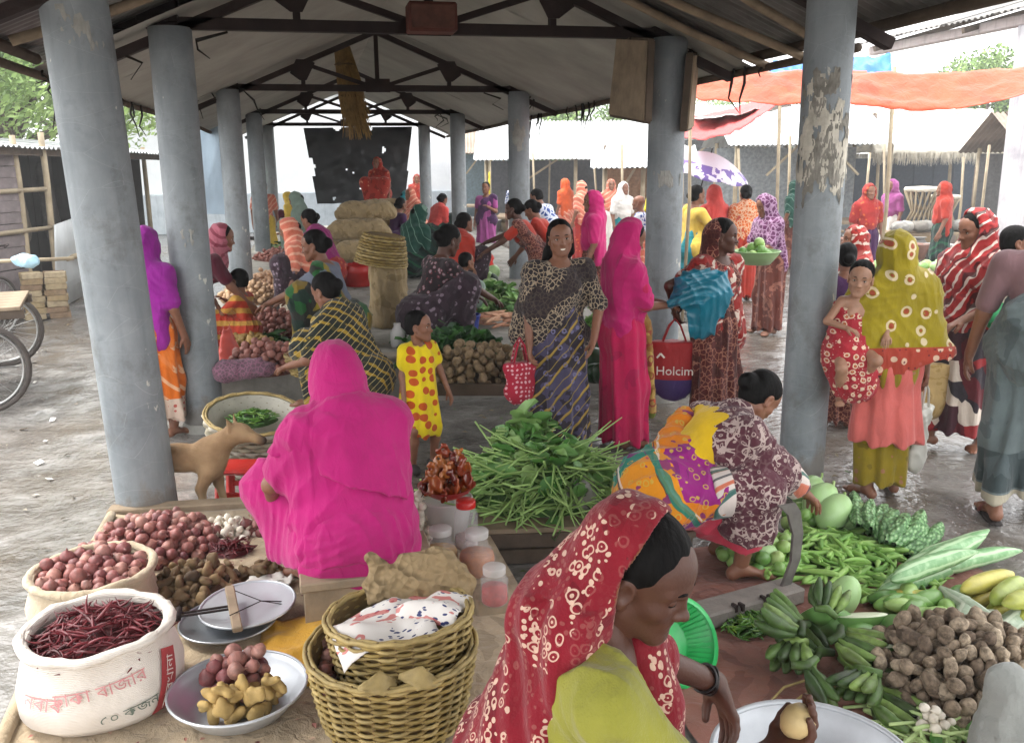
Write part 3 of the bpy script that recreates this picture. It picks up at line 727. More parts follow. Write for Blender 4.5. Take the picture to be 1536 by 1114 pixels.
def p_hand(j, i, curl=.3, hd=None, hn=None, thumb=1., spread=1.):
    """palm, four jointed fingers of unequal length, thumb from the side of the palm"""
    d, n, a = hand_frame(j, i, hd, hn); w_ = j.wr[i]; ts = 1 if i == 0 else -1      # thumb side
    P = [rc(j.wr[i]-unit(j.wr[i]-j.el[i])*.06, w_, .027, .0245, .01), rc(w_, w_+d*.03, .024, .027, .02, (n, .7)), rc(w_+d*.03+a*.012, w_+d*.078+a*.02, .02, .019, .02, (n, .62)), rc(w_+d*.03-a*.012, w_+d*.076-a*.02, .02, .018, .02, (n, .62))]
    for q, (o, L) in enumerate(((.03, .066), (.0105, .075), (-.0095, .069), (-.0285, .054))):
        p = w_+d*(.084-.006*(q == 3)-.003*(q == 0))+a*o*ts; dd = unit(d+a*ts*o*1.6*spread); r0 = .0092
        for sgi, (fr, bend) in enumerate(((.45, 38), (.32, 52), (.26, 40))):
            th = R(bend*curl*(1+.08*q)); dd = unit(dd*math.cos(th)+n*math.sin(th))
            e = p+dd*L*fr; P.append(rc(p, e, r0, r0-.0008, .004)); p = e; r0 -= .0008
    p = w_+d*.022+a*ts*.022; dd = unit(d*.62+a*ts*.75+n*.35*thumb)
    P.append(rc(w_+d*.015, p+dd*.03, .017, .0135, .012))
    p = p+dd*.03; dd = unit(d*.9+a*ts*.28+n*.5*thumb); P.append(rc(p, p+dd*.028, .0115, .0105, .006)); p = p+dd*.028
    dd = unit(d*.9-a*ts*.15+n*.6*thumb); P.append(rc(p, p+dd*.024, .0105, .009, .004))
    return P
def fold_fn(amp, kind='drape', c=(0, 0), n=11, seed=0.):
    def f(P):
        x, y, z = P[:, 0]-c[0], P[:, 1]-c[1], P[:, 2]
        if kind == 'pleat':
            th = np.arctan2(y, x); return amp*(np.sin(n*th+1.2*np.sin(z*5+seed)+seed)+.5*np.sin(n*1.9*th+seed*2+z*3))*np.clip(.5+(1.0-z)*.9, .3, 1.3)
        if kind == 'wrap':       # slanting folds round the body
            th = np.arctan2(y, x); s1 = np.sin(z*34+th*3+1.6*np.sin(th*2+seed)+seed); s2 = np.sin(z*19-th*4+seed*1.7+np.sin(z*9))
            return amp*(s1*.6+s2*.6)*(.5+.5*np.sin(th*1.5+z*4+seed))
        a1 = 2.3*np.sin(8*x+6*z+seed)+1.8*np.sin(7*y-9*z+2*seed); a2 = 2.*np.sin(15*x-9*z+3*seed)+1.6*np.sin(13*y+11*z+seed)
        r1 = np.abs(np.sin(23*x+17*y+6*z+a1+seed)); r2 = np.abs(np.sin(-19*x+28*y+10*z+.8*a1+2.3*seed)); r3 = np.abs(np.sin(46*x-34*y+15*z+a2+seed)); r4 = np.abs(np.sin(11*x+15*y+44*z+a2*1.2))
        m = .5+.5*np.sin(9*x-6*z+7*y+seed*1.9); m2 = .5+.5*np.sin(-8*x+5*z+6*y+seed*.7)
        return amp*(1.6*(r1**.6-.62)*m+1.5*(r2**.6-.62)*(1-m)+.8*(r3**.7-.6)*m2+.7*(r4**.8-.6)*(1-m2))
    return f
CLOTH = {}
def build_person(lab, at, rot, s=1., res=.011, sk='m', wear=(), hair='bun', group=None, pose=None, eyes=True, curl=(.3, .3), hd=(None, None), hn=(None, None), barefoot=True, near=False, smile=False, cat='person', lids=True, hands_on=(True, True), lid=16, gaze=0, hl=.079):
    o = empty('person', at, R(rot), lab, cat, group, s); j = skel(**(pose or {})); o_j = j
    # body: one mesh (torso and limbs, with finer head, hands and feet)
    parts = [(p_torso(j, 0., True)+p_leg(j, 0)+p_leg(j, 1)+p_arm(j, 0)+p_arm(j, 1), res)]
    fr = min(res, .0032 if near else (.0055 if res < .013 else .008))
    parts.append((p_head(j), fr))
    for i in (0, 1):
        if hands_on[i]: parts.append((p_hand(j, i, curl[i], hd[i], hn[i]), min(res, .0036 if near else .0052)))
        parts.append((p_foot(j, i), min(res, .006)))
    VV, FF, n = [], [], 0
    for P, r_ in parts:
        V, F = sdf_mesh(P, r_); VV.append(V); FF.append(F+n); n += len(V)
    link('body', raw_mesh('body', np.concatenate(VV), np.concatenate(FF)), SKIN[sk], o)
    h = j.hs; c = j.head; M = j.HM
    def q(x, y, z): return c+M@V3(x*h, y*h, z*h)
    if eyes:
        for sx in (.031, -.031):
            b = MB(); ec = (sx, .0605, .001); r_ = .0122*h
            b.lathe([(r_*math.sin(a), -r_*math.cos(a)) for a in np.linspace(.15, math.pi-.15, 10)], 14)
            e = b.build('eye', M_EYE, o); e.matrix_local = Matrix.Translation(q(*ec)) @ Matrix([list(v_) for v_ in M]).to_4x4()
            b = MB(); b.lathe([(.0066*h*math.sin(a), .0040*h*math.cos(a)) for a in np.linspace(.05, math.pi*.5, 5)], 12)
            ir = b.build('iris', M_IRIS, e); ir.rotation_euler = (R(-90-gaze*.6), 0, 0); ir.location = (0, .0095*h*math.cos(R(gaze*.6)), -.0095*h*math.sin(R(gaze*.6)))
            b = MB(); r2 = r_*1.13
            def lid_(e0, e1):
                return lambda u, v: q(*ec)+M@V3(r2*math.sin((u-.5)*2.9)*math.cos(e0+(e1-e0)*v), r2*math.cos((u-.5)*2.9)*math.cos(e0+(e1-e0)*v), r2*math.sin(e0+(e1-e0)*v))
            b.grid(lid_(R(80), R(lid)), 12, 6); b.grid(lid_(R(-80), R(-26)), 12, 5); b.build('eyelid', SKIN[sk], o)
            b = MB(); b.tube([q(*ec)+M@V3(r2*1.04*math.sin(a)*math.cos(R(lid)), r2*1.04*math.cos(a)*math.cos(R(lid)), r2*1.04*math.sin(R(lid))) for a in np.linspace(-1.25, 1.25, 9)], .0009*h, 5); b.build('eyelash', M_HAIR, o)
            sg = 1 if sx > 0 else -1
            b = MB(); b.tube([q(sg*x_, y_, z_) for x_, y_, z_ in ((.011, .0815, .0195), (.02, .0815, .0245), (.031, .0775, .0265), (.040, .0705, .0245), (.046, .0635, .0195))], [.0016*h, .003*h, .0032*h, .0026*h, .001*h], 6); b.build('eyebrow', M_HAIR, o)
        lm = M_LIPD if sk == 'd' else M_LIP
        b = MB(); b.tube([q(dx, .0795-dx*dx*12, -.0592-(.002 if abs(dx) > .012 else 0)) for dx in (-.021, -.014, -.007, 0, .007, .014, .021)], [.001*h, .0044*h, .0055*h, .005*h, .0055*h, .0044*h, .001*h], 7)
        b.tube([q(dx, .0798-dx*dx*12, -.0692+(.004 if abs(dx) > .015 else 0)) for dx in (-.019, -.012, 0, .012, .019)], [.001*h, .0055*h, .0066*h, .0055*h, .001*h], 7)
        b.build('lips', lm, o)
        if smile:
            b = MB(); b.tube([q(dx, .0838-dx*dx*14, -.0642+dx*dx*14) for dx in (-.021, -.011, 0, .011, .021)], [.0015*h, .0050*h, .0056*h, .0050*h, .0015*h], 6); b.build('teeth', M_TEETH, o)
    if hair:
        hp = [el(q(0, -.024, .036), V3(.0795, .096, .085)*h, M, .01), el(q(0, -.045, -.01), V3(.072, .07, .08)*h, M, .02), el(q(0, .078, -.028), V3(.068, .064, hl)*h, M, .022*h, 's')]
        for s_ in (1, -1): hp.append(el(q(.075*s_, .028, -.04), V3(.03, .038, .05)*h, M, .016*h, 's'))
        if hair == 'short': hp += [cut(q(0, 0, -.065), -M[:, 2])]
        if hair == 'bun': hp += [el(q(0, -.115, -.01), V3(.045, .04, .045)*h, M, .015)]
        if hair == 'tail': hp += [rc(q(0, -.1, -.01), q(0, -.12, -.2), .035*h, .02, .02)]
        fh = lambda P: .0007*np.sin(P[:, 0]*160+P[:, 2]*60+3*np.sin(P[:, 1]*40))
        soft('hair', hp, min(res, .004 if near else .007), M_HAIR, o, fh)
    for wname, kind, mat, kw in wear:
        kw = dict(kw); r_ = kw.pop('res', res); fo = kw.pop('fold', None); pr = CLOTH[kind](j, **kw)
        soft(wname, pr, r_, MAT[mat] if isinstance(mat, str) else mat, o, fo)
    o['j'] = 0; del o['j']
    return o, j
# --- garments (each returns its shapes from the skeleton)
def c_blouse(j, g=.012, sl=.75, lo=.0, neckcut=True):
    P = [rc(j.hip+(j.waist-j.hip)*lo, j.waist, .125+g, .105+g, .05, (j.cf, .8)), rc(j.waist, j.chest+j.up*.02, .10+g, .122+g, .05, (j.cf, .78)), rc(j.sh[0]-j.rx*.03, j.sh[1]+j.rx*.03, .05+g, .05+g, .07)]
    P += [el(j.chest+j.cf*.075+j.rx*.06*s, .058+g, None, .05) for s in (1, -1)]
    for i in (0, 1): P += p_arm(j, i, g+.004, sl)
    if neckcut: P.append(el(j.nb+j.cf*.03+j.up*.015, .075, None, .01, 's'))
    return P
CLOTH['blouse'] = c_blouse
def c_shirt(j, g=.022, sl=.7, hem=.0, drop=.1):
    P = c_blouse(j, g, sl, 0); P += [rc(j.waist, j.hip-j.R[:, 2]*drop, .115+g, .15+g, .06, (j.cf, .8)), cut(j.hip-j.R[:, 2]*drop, -j.R[:, 2])]; return P
CLOTH['shirt'] = c_shirt
def c_skirt(j, hem=.06, r=.185, top=.0, waist=.02, fl=.82):
    m = (j.an[0]+j.an[1])/2; m = V3(m[0], m[1], hem)
    hp = j.hip-V3(0, 0, .02)
    P = [rc(j.waist-j.R[:, 2]*(.03-waist), hp, .12+.012, .165, .05, (V3(0, 1, 0), fl)), rc(hp, m, .165, r, .05, (V3(0, 1, 0), fl)), el(j.hip-j.R[:, 1]*.045-V3(0, 0, .03), V3(.15, .12, .12), None, .06), cut((0, 0, hem), (0, 0, -1))]
    for i in (0, 1): P[-1:-1] = [rc(j.hj[i], j.kn[i], .09, .072, .06), rc(j.kn[i], j.an[i], .072, .065, .06)]
    if top: P.append(cut((0, 0, top), (0, 0, 1)))
    return P
CLOTH['skirt'] = c_skirt
def c_trousers(j, g=.02, hem=.1, w_=.03):
    P = [el(j.hip, V3(.165, .13, .13), j.R, .04)]
    for i in (0, 1): P += [rc(j.hj[i], j.kn[i], .09+g, .065+g, .04), rc(j.kn[i], j.an[i], .065+g, .05+w_*.5, .03)]
    P.append(cut((0, 0, hem), (0, 0, -1))); return P
CLOTH['trousers'] = c_trousers
def c_lap(j, g=.035, k=.11, hem=None, down=1., mid=True):
    """skirt over bent legs"""
    P = [el(j.hip-j.R[:, 1]*.03, V3(.175, .155, .14)+g*.3, j.R, .05)]
    e = []
    for i in (0, 1):
        P.append(rc(j.hj[i], j.kn[i], .095+g, .062+g, k)); a = j.kn[i]+(j.an[i]-j.kn[i])*down; e.append(a); P.append(rc(j.kn[i], a, .06+g, .055+g, k))
    if mid:
        P.append(rc((j.kn[0]+j.kn[1])/2, (j.hj[0]+j.hj[1])/2, .06+g, .09+g, k)); P.append(rc((j.kn[0]+j.kn[1])/2-V3(0, 0, .03), (e[0]+e[1])/2, .05+g, .06+g, k))
        P.append(rc((e[0]+e[1])/2, j.hip-V3(0, 0, .02), .06+g, .09+g, k))
    P.append(cut((0, 0, hem if hem is not None else .01), (0, 0, -1))); return P
CLOTH['lap'] = c_lap
def face_carve(j, w_=.083, hgt=.118, dep=.15, fwd=.108, up=-.012):
    h = j.hs; return el(j.head+j.HM@V3(0, fwd*h, up*h), V3(w_, dep*.75, hgt)*h, j.HM, .018, 's')
def c_veil(j, g=.0, back=.45, front=.25, arms=.6, hood=1., face=True, k=.07, hem=None, fw_=.083, fh=.118, shell=False, ffwd=.108, open_=False, bw=.0, fup=-.012):
    h = j.hs; M = j.HM; P = []
    def q(x, y, z): return j.head+M@V3(x*h, y*h, z*h)
    if hood:
        P += [el(q(0, -.018, .03), (V3(.086, .108, .098)+g)*h, M, .02), el(q(0, -.0, -.04), (V3(.086, .086, .1)+g)*h, M, .04), rc(q(0, -.045, -.03), j.nb-j.cf*.03, .085*h+g, .095+g, k)]
    P += [rc(j.sh[0]-j.rx*.02, j.sh[1]+j.rx*.02, .068+g, .068+g, k), rc(j.nb+j.up*.02, j.nb-j.up*.06, .075+g, .12+g, k, (j.cf, .8))]
    if arms:
        for i in (0, 1): P.append(rc(j.sh[i], j.sh[i]+(j.el[i]-j.sh[i])*arms, .064+g, .062+g, k))
    if back:
        e = j.nb-j.up*back; P.append(rc(j.nb-j.cf*.045-j.up*.04, e-j.cf*.06, .12+g+bw*.5, .14+g+bw, k, (j.cf, .62)))
        P.append(rc(j.nb-j.cf*.045-j.up*.06+j.rx*.08, e-j.cf*.05+j.rx*.1, .08+g, .09+g+bw, k, (j.cf, .7))); P.append(rc(j.nb-j.cf*.045-j.up*.06-j.rx*.08, e-j.cf*.05-j.rx*.1, .08+g, .09+g+bw, k, (j.cf, .7)))
    if front: P += [rc(j.nb+j.cf*.04-j.up*.07, j.nb-j.up*front+j.cf*.06, .115+g, .135+g, k, (j.cf, .75))]+[el(j.chest+j.cf*.075+j.rx*.06*s, .07+g, None, .05) for s in (1, -1)]
    if open_ and hood: P.append(el(q(0, .295, .045), V3(.28, .295, .21)*h, M, .012, 's'))
    elif face and hood: P.append(face_carve(j, fw_, fh, fwd=ffwd, up=fup))
    if shell: P.append(el(q(0, -.012, .022), (V3(.079, .1, .09))*h, M, .005, 's'))
    if hem is not None: P.append(cut(hem[0], hem[1]))
    return P
CLOTH['veil'] = c_veil
def c_sash(j, a='L', g=.02, w_=.1, end=.0):
    """sari end over one shoulder and across the chest"""
    i = 1 if a == 'L' else 0; o = 1-i; s = j.sh[i]; sg = 1 if i == 0 else -1
    hipo = j.hip+j.R[:, 0]*(-sg)*.12+j.R[:, 2]*.04
    P = [rc(s-j.rx*sg*.03, j.chest+j.cf*.08, .064+g, .08+g, .06, (j.cf, .75)), rc(j.chest+j.cf*.06, hipo+j.R[:, 1]*.03, .1+g, .09+g, .06, (j.cf, .75)), rc(s-j.rx*sg*.03, j.hip-j.cf*.03+j.R[:, 0]*sg*.03-j.R[:, 2]*end, .075+g, .1+g, .06, (j.cf, .72)),
         rc(j.hip+j.R[:, 0]*.09, j.hip-j.R[:, 0]*.09, .125+g, .125+g, .05, (j.R[:, 1], .9))]
    return P
CLOTH['sash'] = c_sash
def c_custom(j, fn=None): return fn(j)
CLOTH['custom'] = c_custom
def SQUAT(hz=.22, kn=.33, ft=.3, sp=.14, lean=12, **k):
    d = dict(hip=(0, 0, hz), lean=lean, feet=((sp, ft, .07), (-sp, ft, .07)), kpole=((.35, .5, 1), (-.35, .5, 1))); d.update(k); return d
def face_to(deg): return deg
# ------------------------------------------------------------------ beyond the columns: stalls, shack, canopies
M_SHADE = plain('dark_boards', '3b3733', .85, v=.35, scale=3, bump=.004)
def plank_wall(parent, p0, p1, z0, z1, n, mat, vertical=False, gap=.006, th=.025, name='wall_plank'):
    p0, p1 = Vector(p0), Vector(p1); d = p1-p0; L = d.length; d.normalize(); rz = math.atan2(d.y, d.x)
    me = None
    for i in range(n):
        b = MB()
        if vertical: b.box((0, 0, 0), (L/n-gap, th, z1-z0), bev=.004); c = p0+d*(L*(i+.5)/n)+Vector((0, 0, (z0+z1)/2))
        else: b.box((0, 0, 0), (L, th, (z1-z0)/n-gap), bev=.004); c = (p0+p1)/2+Vector((0, 0, z0+(z1-z0)*(i+.5)/n))
        me = me or b.mesh(name); link(name, me, mat, parent, loc=c+Vector((random.uniform(-.008, .008),)*2+(0,)), rot=(random.uniform(-.012, .012), random.uniform(-.008, .008) if not vertical else random.uniform(-.01, .01), rz))
def tin_roof(parent, pts, mat, name='roof_sheet', nstrip=5, wave=.018, per=.1):
    """corrugated slope: pts = low-left, low-right, high-right, high-left"""
    a, b_, c_, d_ = [Vector(p) for p in pts]
    for s in range(nstrip):
        u0, u1 = s/nstrip, (s+1)/nstrip+.012; nw = max(6, int((b_-a).length/nstrip/per*4)); V = []; F = []
        nr = ((b_-a).cross(d_-a)).normalized(); up = nr if nr.z > 0 else -nr
        for i in range(nw+1):
            u = u0+(u1-u0)*i/nw
            for j in range(3):
                v = j/2; p = (a*(1-u)+b_*u)*(1-v)+(d_*(1-u)+c_*u)*v
                V.append(p+up*(wave*math.sin(2*math.pi*i/4+.7)+.008*(s % 2)+.01*nz(s, j)))
        for i in range(nw):
            for j in range(2): F.append((i*3+j, i*3+3+j, i*3+4+j, i*3+1+j))
        link(name, raw_mesh(name, V, F), mat, parent)
M_TIN2 = plain('pale_tin', 'b9bcbc', .5, .4, .3, v=.2, scale=1.6)
M_TINRUST = plain('rusted_tin', '8a7a6c', .6, .4, .25, v=.4, scale=1.5)
# --- wooden shack at the far left
sh = empty('wooden_shack', (0, 0, 0), 0, 'weathered plank shack with a tin roof at the far left', 'shack')
A = G(-150, 520, 0); B_ = G(92, 462, 0); Cc = G(232, 404, 0)
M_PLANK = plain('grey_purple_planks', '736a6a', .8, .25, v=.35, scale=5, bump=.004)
plank_wall(sh, A, A+(B_-A)*.80, .05, 2.15, 15, M_PLANK)
dirn = (Cc-B_).normalized(); back = Vector((-dirn.y, dirn.x, 0))
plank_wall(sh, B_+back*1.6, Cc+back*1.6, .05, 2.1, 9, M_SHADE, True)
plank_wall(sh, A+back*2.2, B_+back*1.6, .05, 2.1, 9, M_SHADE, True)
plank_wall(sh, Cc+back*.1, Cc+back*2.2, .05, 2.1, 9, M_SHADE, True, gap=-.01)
for q, h in ((A, 2.2), (A+(B_-A)*.5, 2.3), (A+(B_-A)*.8, 2.25), (B_, 2.3), (B_+(Cc-B_)*.35, 2.25), (B_+(Cc-B_)*.7, 2.2), (Cc, 2.2)):
    b = MB(); b.tube([q+Vector((.03*nz(q.x, k), .03*nz(q.y, k), h*k/4)) for k in range(5)], [.045, .043, .042, .04, .038], 8); b.build('bamboo_post', M_BAMBOO, sh)
for z in (1.05, 1.55):
    b = MB(); b.tube([A+Vector((0, -.05, z)), B_+Vector((0, -.05, z+.03))], .03, 8); b.build('bamboo_rail', M_BAMBOO, sh)
b = MB(); b.tube([B_+Vector((0, 0, .62)), Cc+Vector((0, 0, .66))], .04, 8); b.build('bamboo_rail', M_BAMBOO, sh)
off = -back*.5
tin_roof(sh, [A+off+Vector((0, 0, 2.12)), Cc+off+Vector((.3, 0, 2.05)), Cc+back*2.2+Vector((.3, 0, 2.32)), A+back*2.2+Vector((0, 0, 2.38))], M_TIN2, nstrip=8)
b = MB(); b.bar(A+off*.8+Vector((0, 0, 2.07)), Cc+off*.8+Vector((.2, 0, 2.0)), .06, .09); b.build('eave_beam', M_DARKWOOD, sh)
# stacked cloth and baskets inside the opening
for i, (t, w_, col) in enumerate(((.25, .5, '6a6256'), (.5, .6, '4d4a46'), (.8, .45, '8a8070'))):
    q = B_+(Cc-B_)*t+back*.9
    o = soft('hanging_cloth', [rc((0, 0, 1.75), (.05, 0, 1.0), .2, .28, .1, (back, .35))], .03, plain('old_cloth_%s' % 'abc'[i], col, .9), fold=fold_fn(.02, 'drape', seed=i), loc=q)
    tag(o, ['faded cloth hung at the near end inside the open shack', 'dark cloth hung in the middle of the open shack', 'pale cloth hung at the far end of the open shack'][i], 'cloth')
# brick pile by the shack
bk = empty('brick_pile', G(68, 478, 0), .25, 'small pile of yellowish bricks stacked beside the shack', 'bricks')
b = MB(); b.box((0, 0, 0), (.24, .115, .07), bev=.006); bme = b.mesh('brick'); M_BRICK = tone('yellow_brick', [(0, '7a6450'), (.5, '92805f'), (1, 'a3947a')], .9, sv=.3)
for l in range(8):
    for i in range(2):
        for k in range(2): link('brick', bme, M_BRICK, bk, loc=(i*.26+random.uniform(-.02, .02)-.1, k*.13+random.uniform(-.01, .01), .036+l*.073), rot=(0, 0, random.uniform(-.1, .1)))
# leaning tin sheet
q0, q1 = G(86, 468, 0), G(135, 440, 0)
b = MB(); hh = 1.1; lean = Vector((.1, .5, 0))
b.grid(lambda u, v: q0+(q1-q0)*u*1.6+Vector((0, 0, .02+hh*v+.1*u*v))+lean*v*.4+Vector((0, .02*math.sin(u*60), 0)), 40, 3, thick=.006)
tag(b.build('tin_sheet', M_TIN2), 'bent grey tin sheet leaning against the shack', 'tin sheet')
b = MB(); b.tube([G(90, 455, 0)+Vector((0, 0, .1)), G(160, 430, 0)+Vector((0, 0, .45))], .03, 8)
tag(b.build('bamboo_pole', M_DARKWOOD), 'dark pole propped on the ground beside the tin sheet', 'pole')
# --- rickshaw van at the left
def wheel(parent, c, r, ax, w_=.022):
    ax = Vector(ax).normalized(); u = Vector((0, 0, 1)); v = ax.cross(u).normalized(); c = Vector(c)
    ring = lambda rr: [c+(u*math.cos(a)+v*math.sin(a))*rr for a in np.linspace(0, 2*math.pi, 41)]
    b = MB(); b.tube(ring(r), w_, 8, cap=False); wh = b.build('wheel', plain('tyre_rubber', '4a4440', .8), parent)
    b = MB(); b.tube(ring(r-.035), .012, 6, cap=False); b.build('rim', plain('rim_steel', '9a9a98', .35, .5, .9), wh)
    b = MB(); b.tube([c-ax*.05, c+ax*.05], .03, 10); b.build('hub', M_RUST, wh)
    b = MB()
    for k in range(24):
        a = k*math.pi/12; s = 1 if k % 2 else -1; b.tube([c+ax*.03*s+(u*math.cos(a+.3*s)+v*math.sin(a+.3*s))*.028, c+(u*math.cos(a)+v*math.sin(a))*(r-.035)], .0022, 4, cap=False)
    tag(b.build('spokes', plain('spoke_steel', '8a8a88', .4, .5, .8), wh), kind='stuff')
vp = G(-44, 612, 0)
van = empty('rickshaw_van', vp, 0, 'flat wooden rickshaw van with spoked wheels cut off by the left edge', 'cart')
wx = G(-22, 622, 0)-vp; wy = G(10, 550, 0)-vp
ax_ = (Vector((wy.x, wy.y, 0))-Vector((wx.x, wx.y, 0))).normalized()
fwd = Vector((ax_.y, -ax_.x, 0))
wheel(van, wx+Vector((0, 0, .36)), .34, ax_); wheel(van, wy+Vector((0, 0, .36)), .34, ax_)
mid = (wx+wy)/2+Vector((0, 0, .75))
for i in range(6):
    b = MB(); o_ = -.52+.18*i; b.box((0, 0, 0), (1.7, .17, .03), M=Matrix((fwd, ax_, (0, 0, 1))).transposed(), bev=.004); b.build('deck_plank', M_WOOD, van, loc=mid+ax_*(o_+.07)-fwd*.55)
for o_ in (-.5, .5):
    b = MB(); b.bar(mid+ax_*o_+fwd*.32-Vector((0, 0, .05)), mid+ax_*o_-fwd*1.4-Vector((0, 0, .05)), .05, .07); b.build('side_rail', M_DARKWOOD, van)
    b = MB(); b.bar(mid+ax_*o_-Vector((0, 0, .06)), mid+ax_*o_-Vector((0, 0, .4)), .03, .05); b.build('axle_bracket', M_RUST, van)
b = MB(); b.bar(wx+Vector((0, 0, .36)), wy+Vector((0, 0, .36)), .035); b.build('axle', M_RUST, van)
# the parked bicycle behind it
bp_ = G(8, 505, 0); by = empty('bicycle', bp_, R(75), 'old black bicycle parked behind the rickshaw van', 'bicycle')
wheel(by, (0, 0, .34), .33, (0, 1, 0), .018); wheel(by, (-1.05, 0, .34), .33, (0, 1, 0), .018)
for a, c_, n_ in (((0, 0, .34), (-.12, 0, .95), 'fork'), ((-.12, 0, .85), (-.62, 0, .84), 'top_tube'), ((-.12, 0, .8), (-.55, 0, .34), 'down_tube'), ((-.55, 0, .34), (-.65, 0, .92), 'seat_tube'), ((-1.05, 0, .34), (-.62, 0, .82), 'seat_stay'), ((-1.05, 0, .34), (-.55, 0, .34), 'chain_stay')):
    b = MB(); b.tube([a, c_], .016, 8); b.build(n_, M_RUST, by)
b = MB(); b.tube([(-.22, -.27, 1.02), (-.1, -.24, 1.04), (-.1, 0, 1.0), (-.1, .24, 1.04), (-.22, .27, 1.02)], .012, 8); b.build('handlebar', M_RUST, by)
soft('saddle', [rc((-.58, 0, .97), (-.8, 0, .98), .035, .085, .02, (np.array((0, 0, 1.)), .45))], .012, M_SANDAL, by)
q = D(38, 388, 8.5); tag(soft('plastic_bag', [el((0, 0, -.02), (.11, .06, .07)), el((.07, 0, -.03), (.06, .05, .05)), el((-.07, 0, .0), (.05, .05, .04))], .01, glossy_plastic('pale_blue_plastic', 'a8cfe0', .35), fold=fold_fn(.012, 'drape', seed=2), loc=q), 'crumpled pale blue plastic bag hung on the shack rail', 'plastic bag')
b = MB(); b.tube([q+Vector((-.5, 0, -.02)), q+Vector((.4, .1, -.02))], .02, 6); tag(b.build('bamboo_rail', M_BAMBOO), 'short bamboo rail holding the pale blue bag', 'rail')

# --- canopies on the right
def canopy(name, quad, sag, mat, lab, cat='canopy', wr=.03, seed=0, drip=None):
    a, b_, c_, d_ = [Vector(p) for p in quad]; b = MB()
    def f(u, v):
        p = (a*(1-u)+b_*u)*(1-v)+(d_*(1-u)+c_*u)*v
        s = sag*4*u*(1-u)*(.35+.65*(1-v))
        return p+Vector((0, .02*nz(u*9, v*5, seed), -s+wr*nz(u*7+seed, v*4)+wr*.5*nz(u*19, v*6+seed)))
    b.grid(f, 60, 16, thick=.004); return tag(b.build(name, mat), lab, cat)
M_ORANGE = fab('orange_tarp', 'ae4a2c', ('noise', '9c3f24', 2, .6), rough=.6, wv=.1); M_BLUET = glossy_plastic('blue_tarp', '2a6ab0', .4)
canopy('orange_canopy', [D(1036, 146, 8.3), D(1310, 152, 7.7), D(1300, 106, 8.1), D(1036, 102, 8.8)], .04, M_ORANGE, 'sagging orange canopy just right of the hanging board', seed=1, wr=.025)
canopy('orange_canopy', [D(1255, 148, 7.4), D(1600, 118, 7.2), D(1600, 90, 7.6), D(1262, 106, 7.8)], .16, M_ORANGE, 'sagging orange canopy reaching the right edge of the picture', seed=4, wr=.025)
canopy('blue_canopy', [D(1150, 122, 9.0), D(1342, 116, 8.8), D(1335, 84, 9.2), D(1160, 92, 9.6)], .03, M_BLUET, 'small blue plastic canopy above the orange one', seed=7, wr=.07)
canopy('red_canopy', [D(1024, 206, 10.5), D(1170, 150, 10.2), D(1160, 140, 13), D(1024, 176, 13)], .16, fab('rosy_canopy', 'c04a48'), 'rose red cloth canopy edge curving over the umbrella', seed=9)
canopy('white_canopy', [D(1040, 178, 11.2), D(1180, 150, 11.2), D(1190, 160, 16), D(1040, 178, 16)], .05, plain('white_plastic', 'd8d8d6', .5, v=.05), 'white plastic canopy behind the rose red one', seed=12)
for (px, py, d, lab) in ((1036, 104, 10.0, 'thin bamboo pole at the left end of the orange canopy'), (1342, 100, 8.8, 'thin bamboo pole under the blue canopy'), (1170, 150, 10.2, 'thin bamboo pole under the rose red canopy')):
    q = D(px, py, d); b = MB(); b.tube([(q.x, q.y, 0), (q.x+.04, q.y, q.z*.5), (q.x, q.y, q.z)], .02, 7); tag(b.build('bamboo_pole', M_BAMBOO), lab, 'pole')
# --- big pale pillar and beam of the next shed
q = G(1520, 452, 0)
nb = empty('next_shed', (q.x+.1, q.y, 0), 0, 'thick pale plastered pillar and beam of the next shed at the right edge', 'shed')
ZB = 1.85+.185*(q.x-.15)
b = MB(); b.box((0, 0, ZB/2), (.62, .5, ZB), bev=.02); b.build('pillar', concrete('pale_plaster', '8f8c92', 'b3b1b4', 'c9c7c8', 1.5), nb)
b = MB(); b.box((0, 0, .2), (.7, .58, .4), bev=.02); b.build('pillar_base', M_CONC, nb)
b = MB(); b.box((-.2, -1, ZB+.07), (.16, 9, .13), bev=.01); b.build('roof_beam', concrete('pinkish_beam', 'a79a98', 'b9aeac', 'c9c1be', 1.5), nb)
tin_roof(nb, [(-.5, -5.5, ZB+.16), (-.5, 3.4, ZB+.16), (2.4, 3.4, ZB+.95), (2.4, -5.5, ZB+.95)], M_TIN, nstrip=9)
for i in range(5):
    b = MB(); b.box((.9, -5+2*i, ZB+.42), (2.9, .06, .08), M=Matrix.Rotation(-.265, 3, 'Y')); b.build('rafter', M_DARKWOOD, nb)
# --- thatched stall
q = G(1375, 352, 0); th = empty('thatched_stall', (q.x, q.y, 0), R(-12), 'open stall with a pale straw thatched roof at the right', 'stall')
M_THATCH = plain('pale_thatch', 'cfc8b8', .9, .2, v=.3, scale=6, bump=.02, bs=30)
W, Dp, ze, zr_ = 1.9, 1.6, 2.05, 2.95
for s in (-1, 1):
    b = MB(); b.grid(lambda u, v: ((u*2-1)*(W-.25*v), s*(Dp*(1-v)), ze+(zr_-ze)*v+.05*nz(u*12, v*6, s)+.03*nz(u*40, v*9)), 60, 14, thick=.14); b.build('thatch_slope', M_THATCH, th)
b = MB(); rr = random.Random(9)
for i in range(1500):
    s = rr.choice((-1, 1)); x = rr.uniform(-W, W); y = s*(Dp-rr.uniform(0, .08)); L = rr.uniform(.1, .26)*(1+.8*abs(nz(x*3, s)))
    b.tube([(x, y, ze-.02), (x+rr.uniform(-.03, .03), y+s*.03, ze-.06-L)], [.012, .003], 3, cap=False)
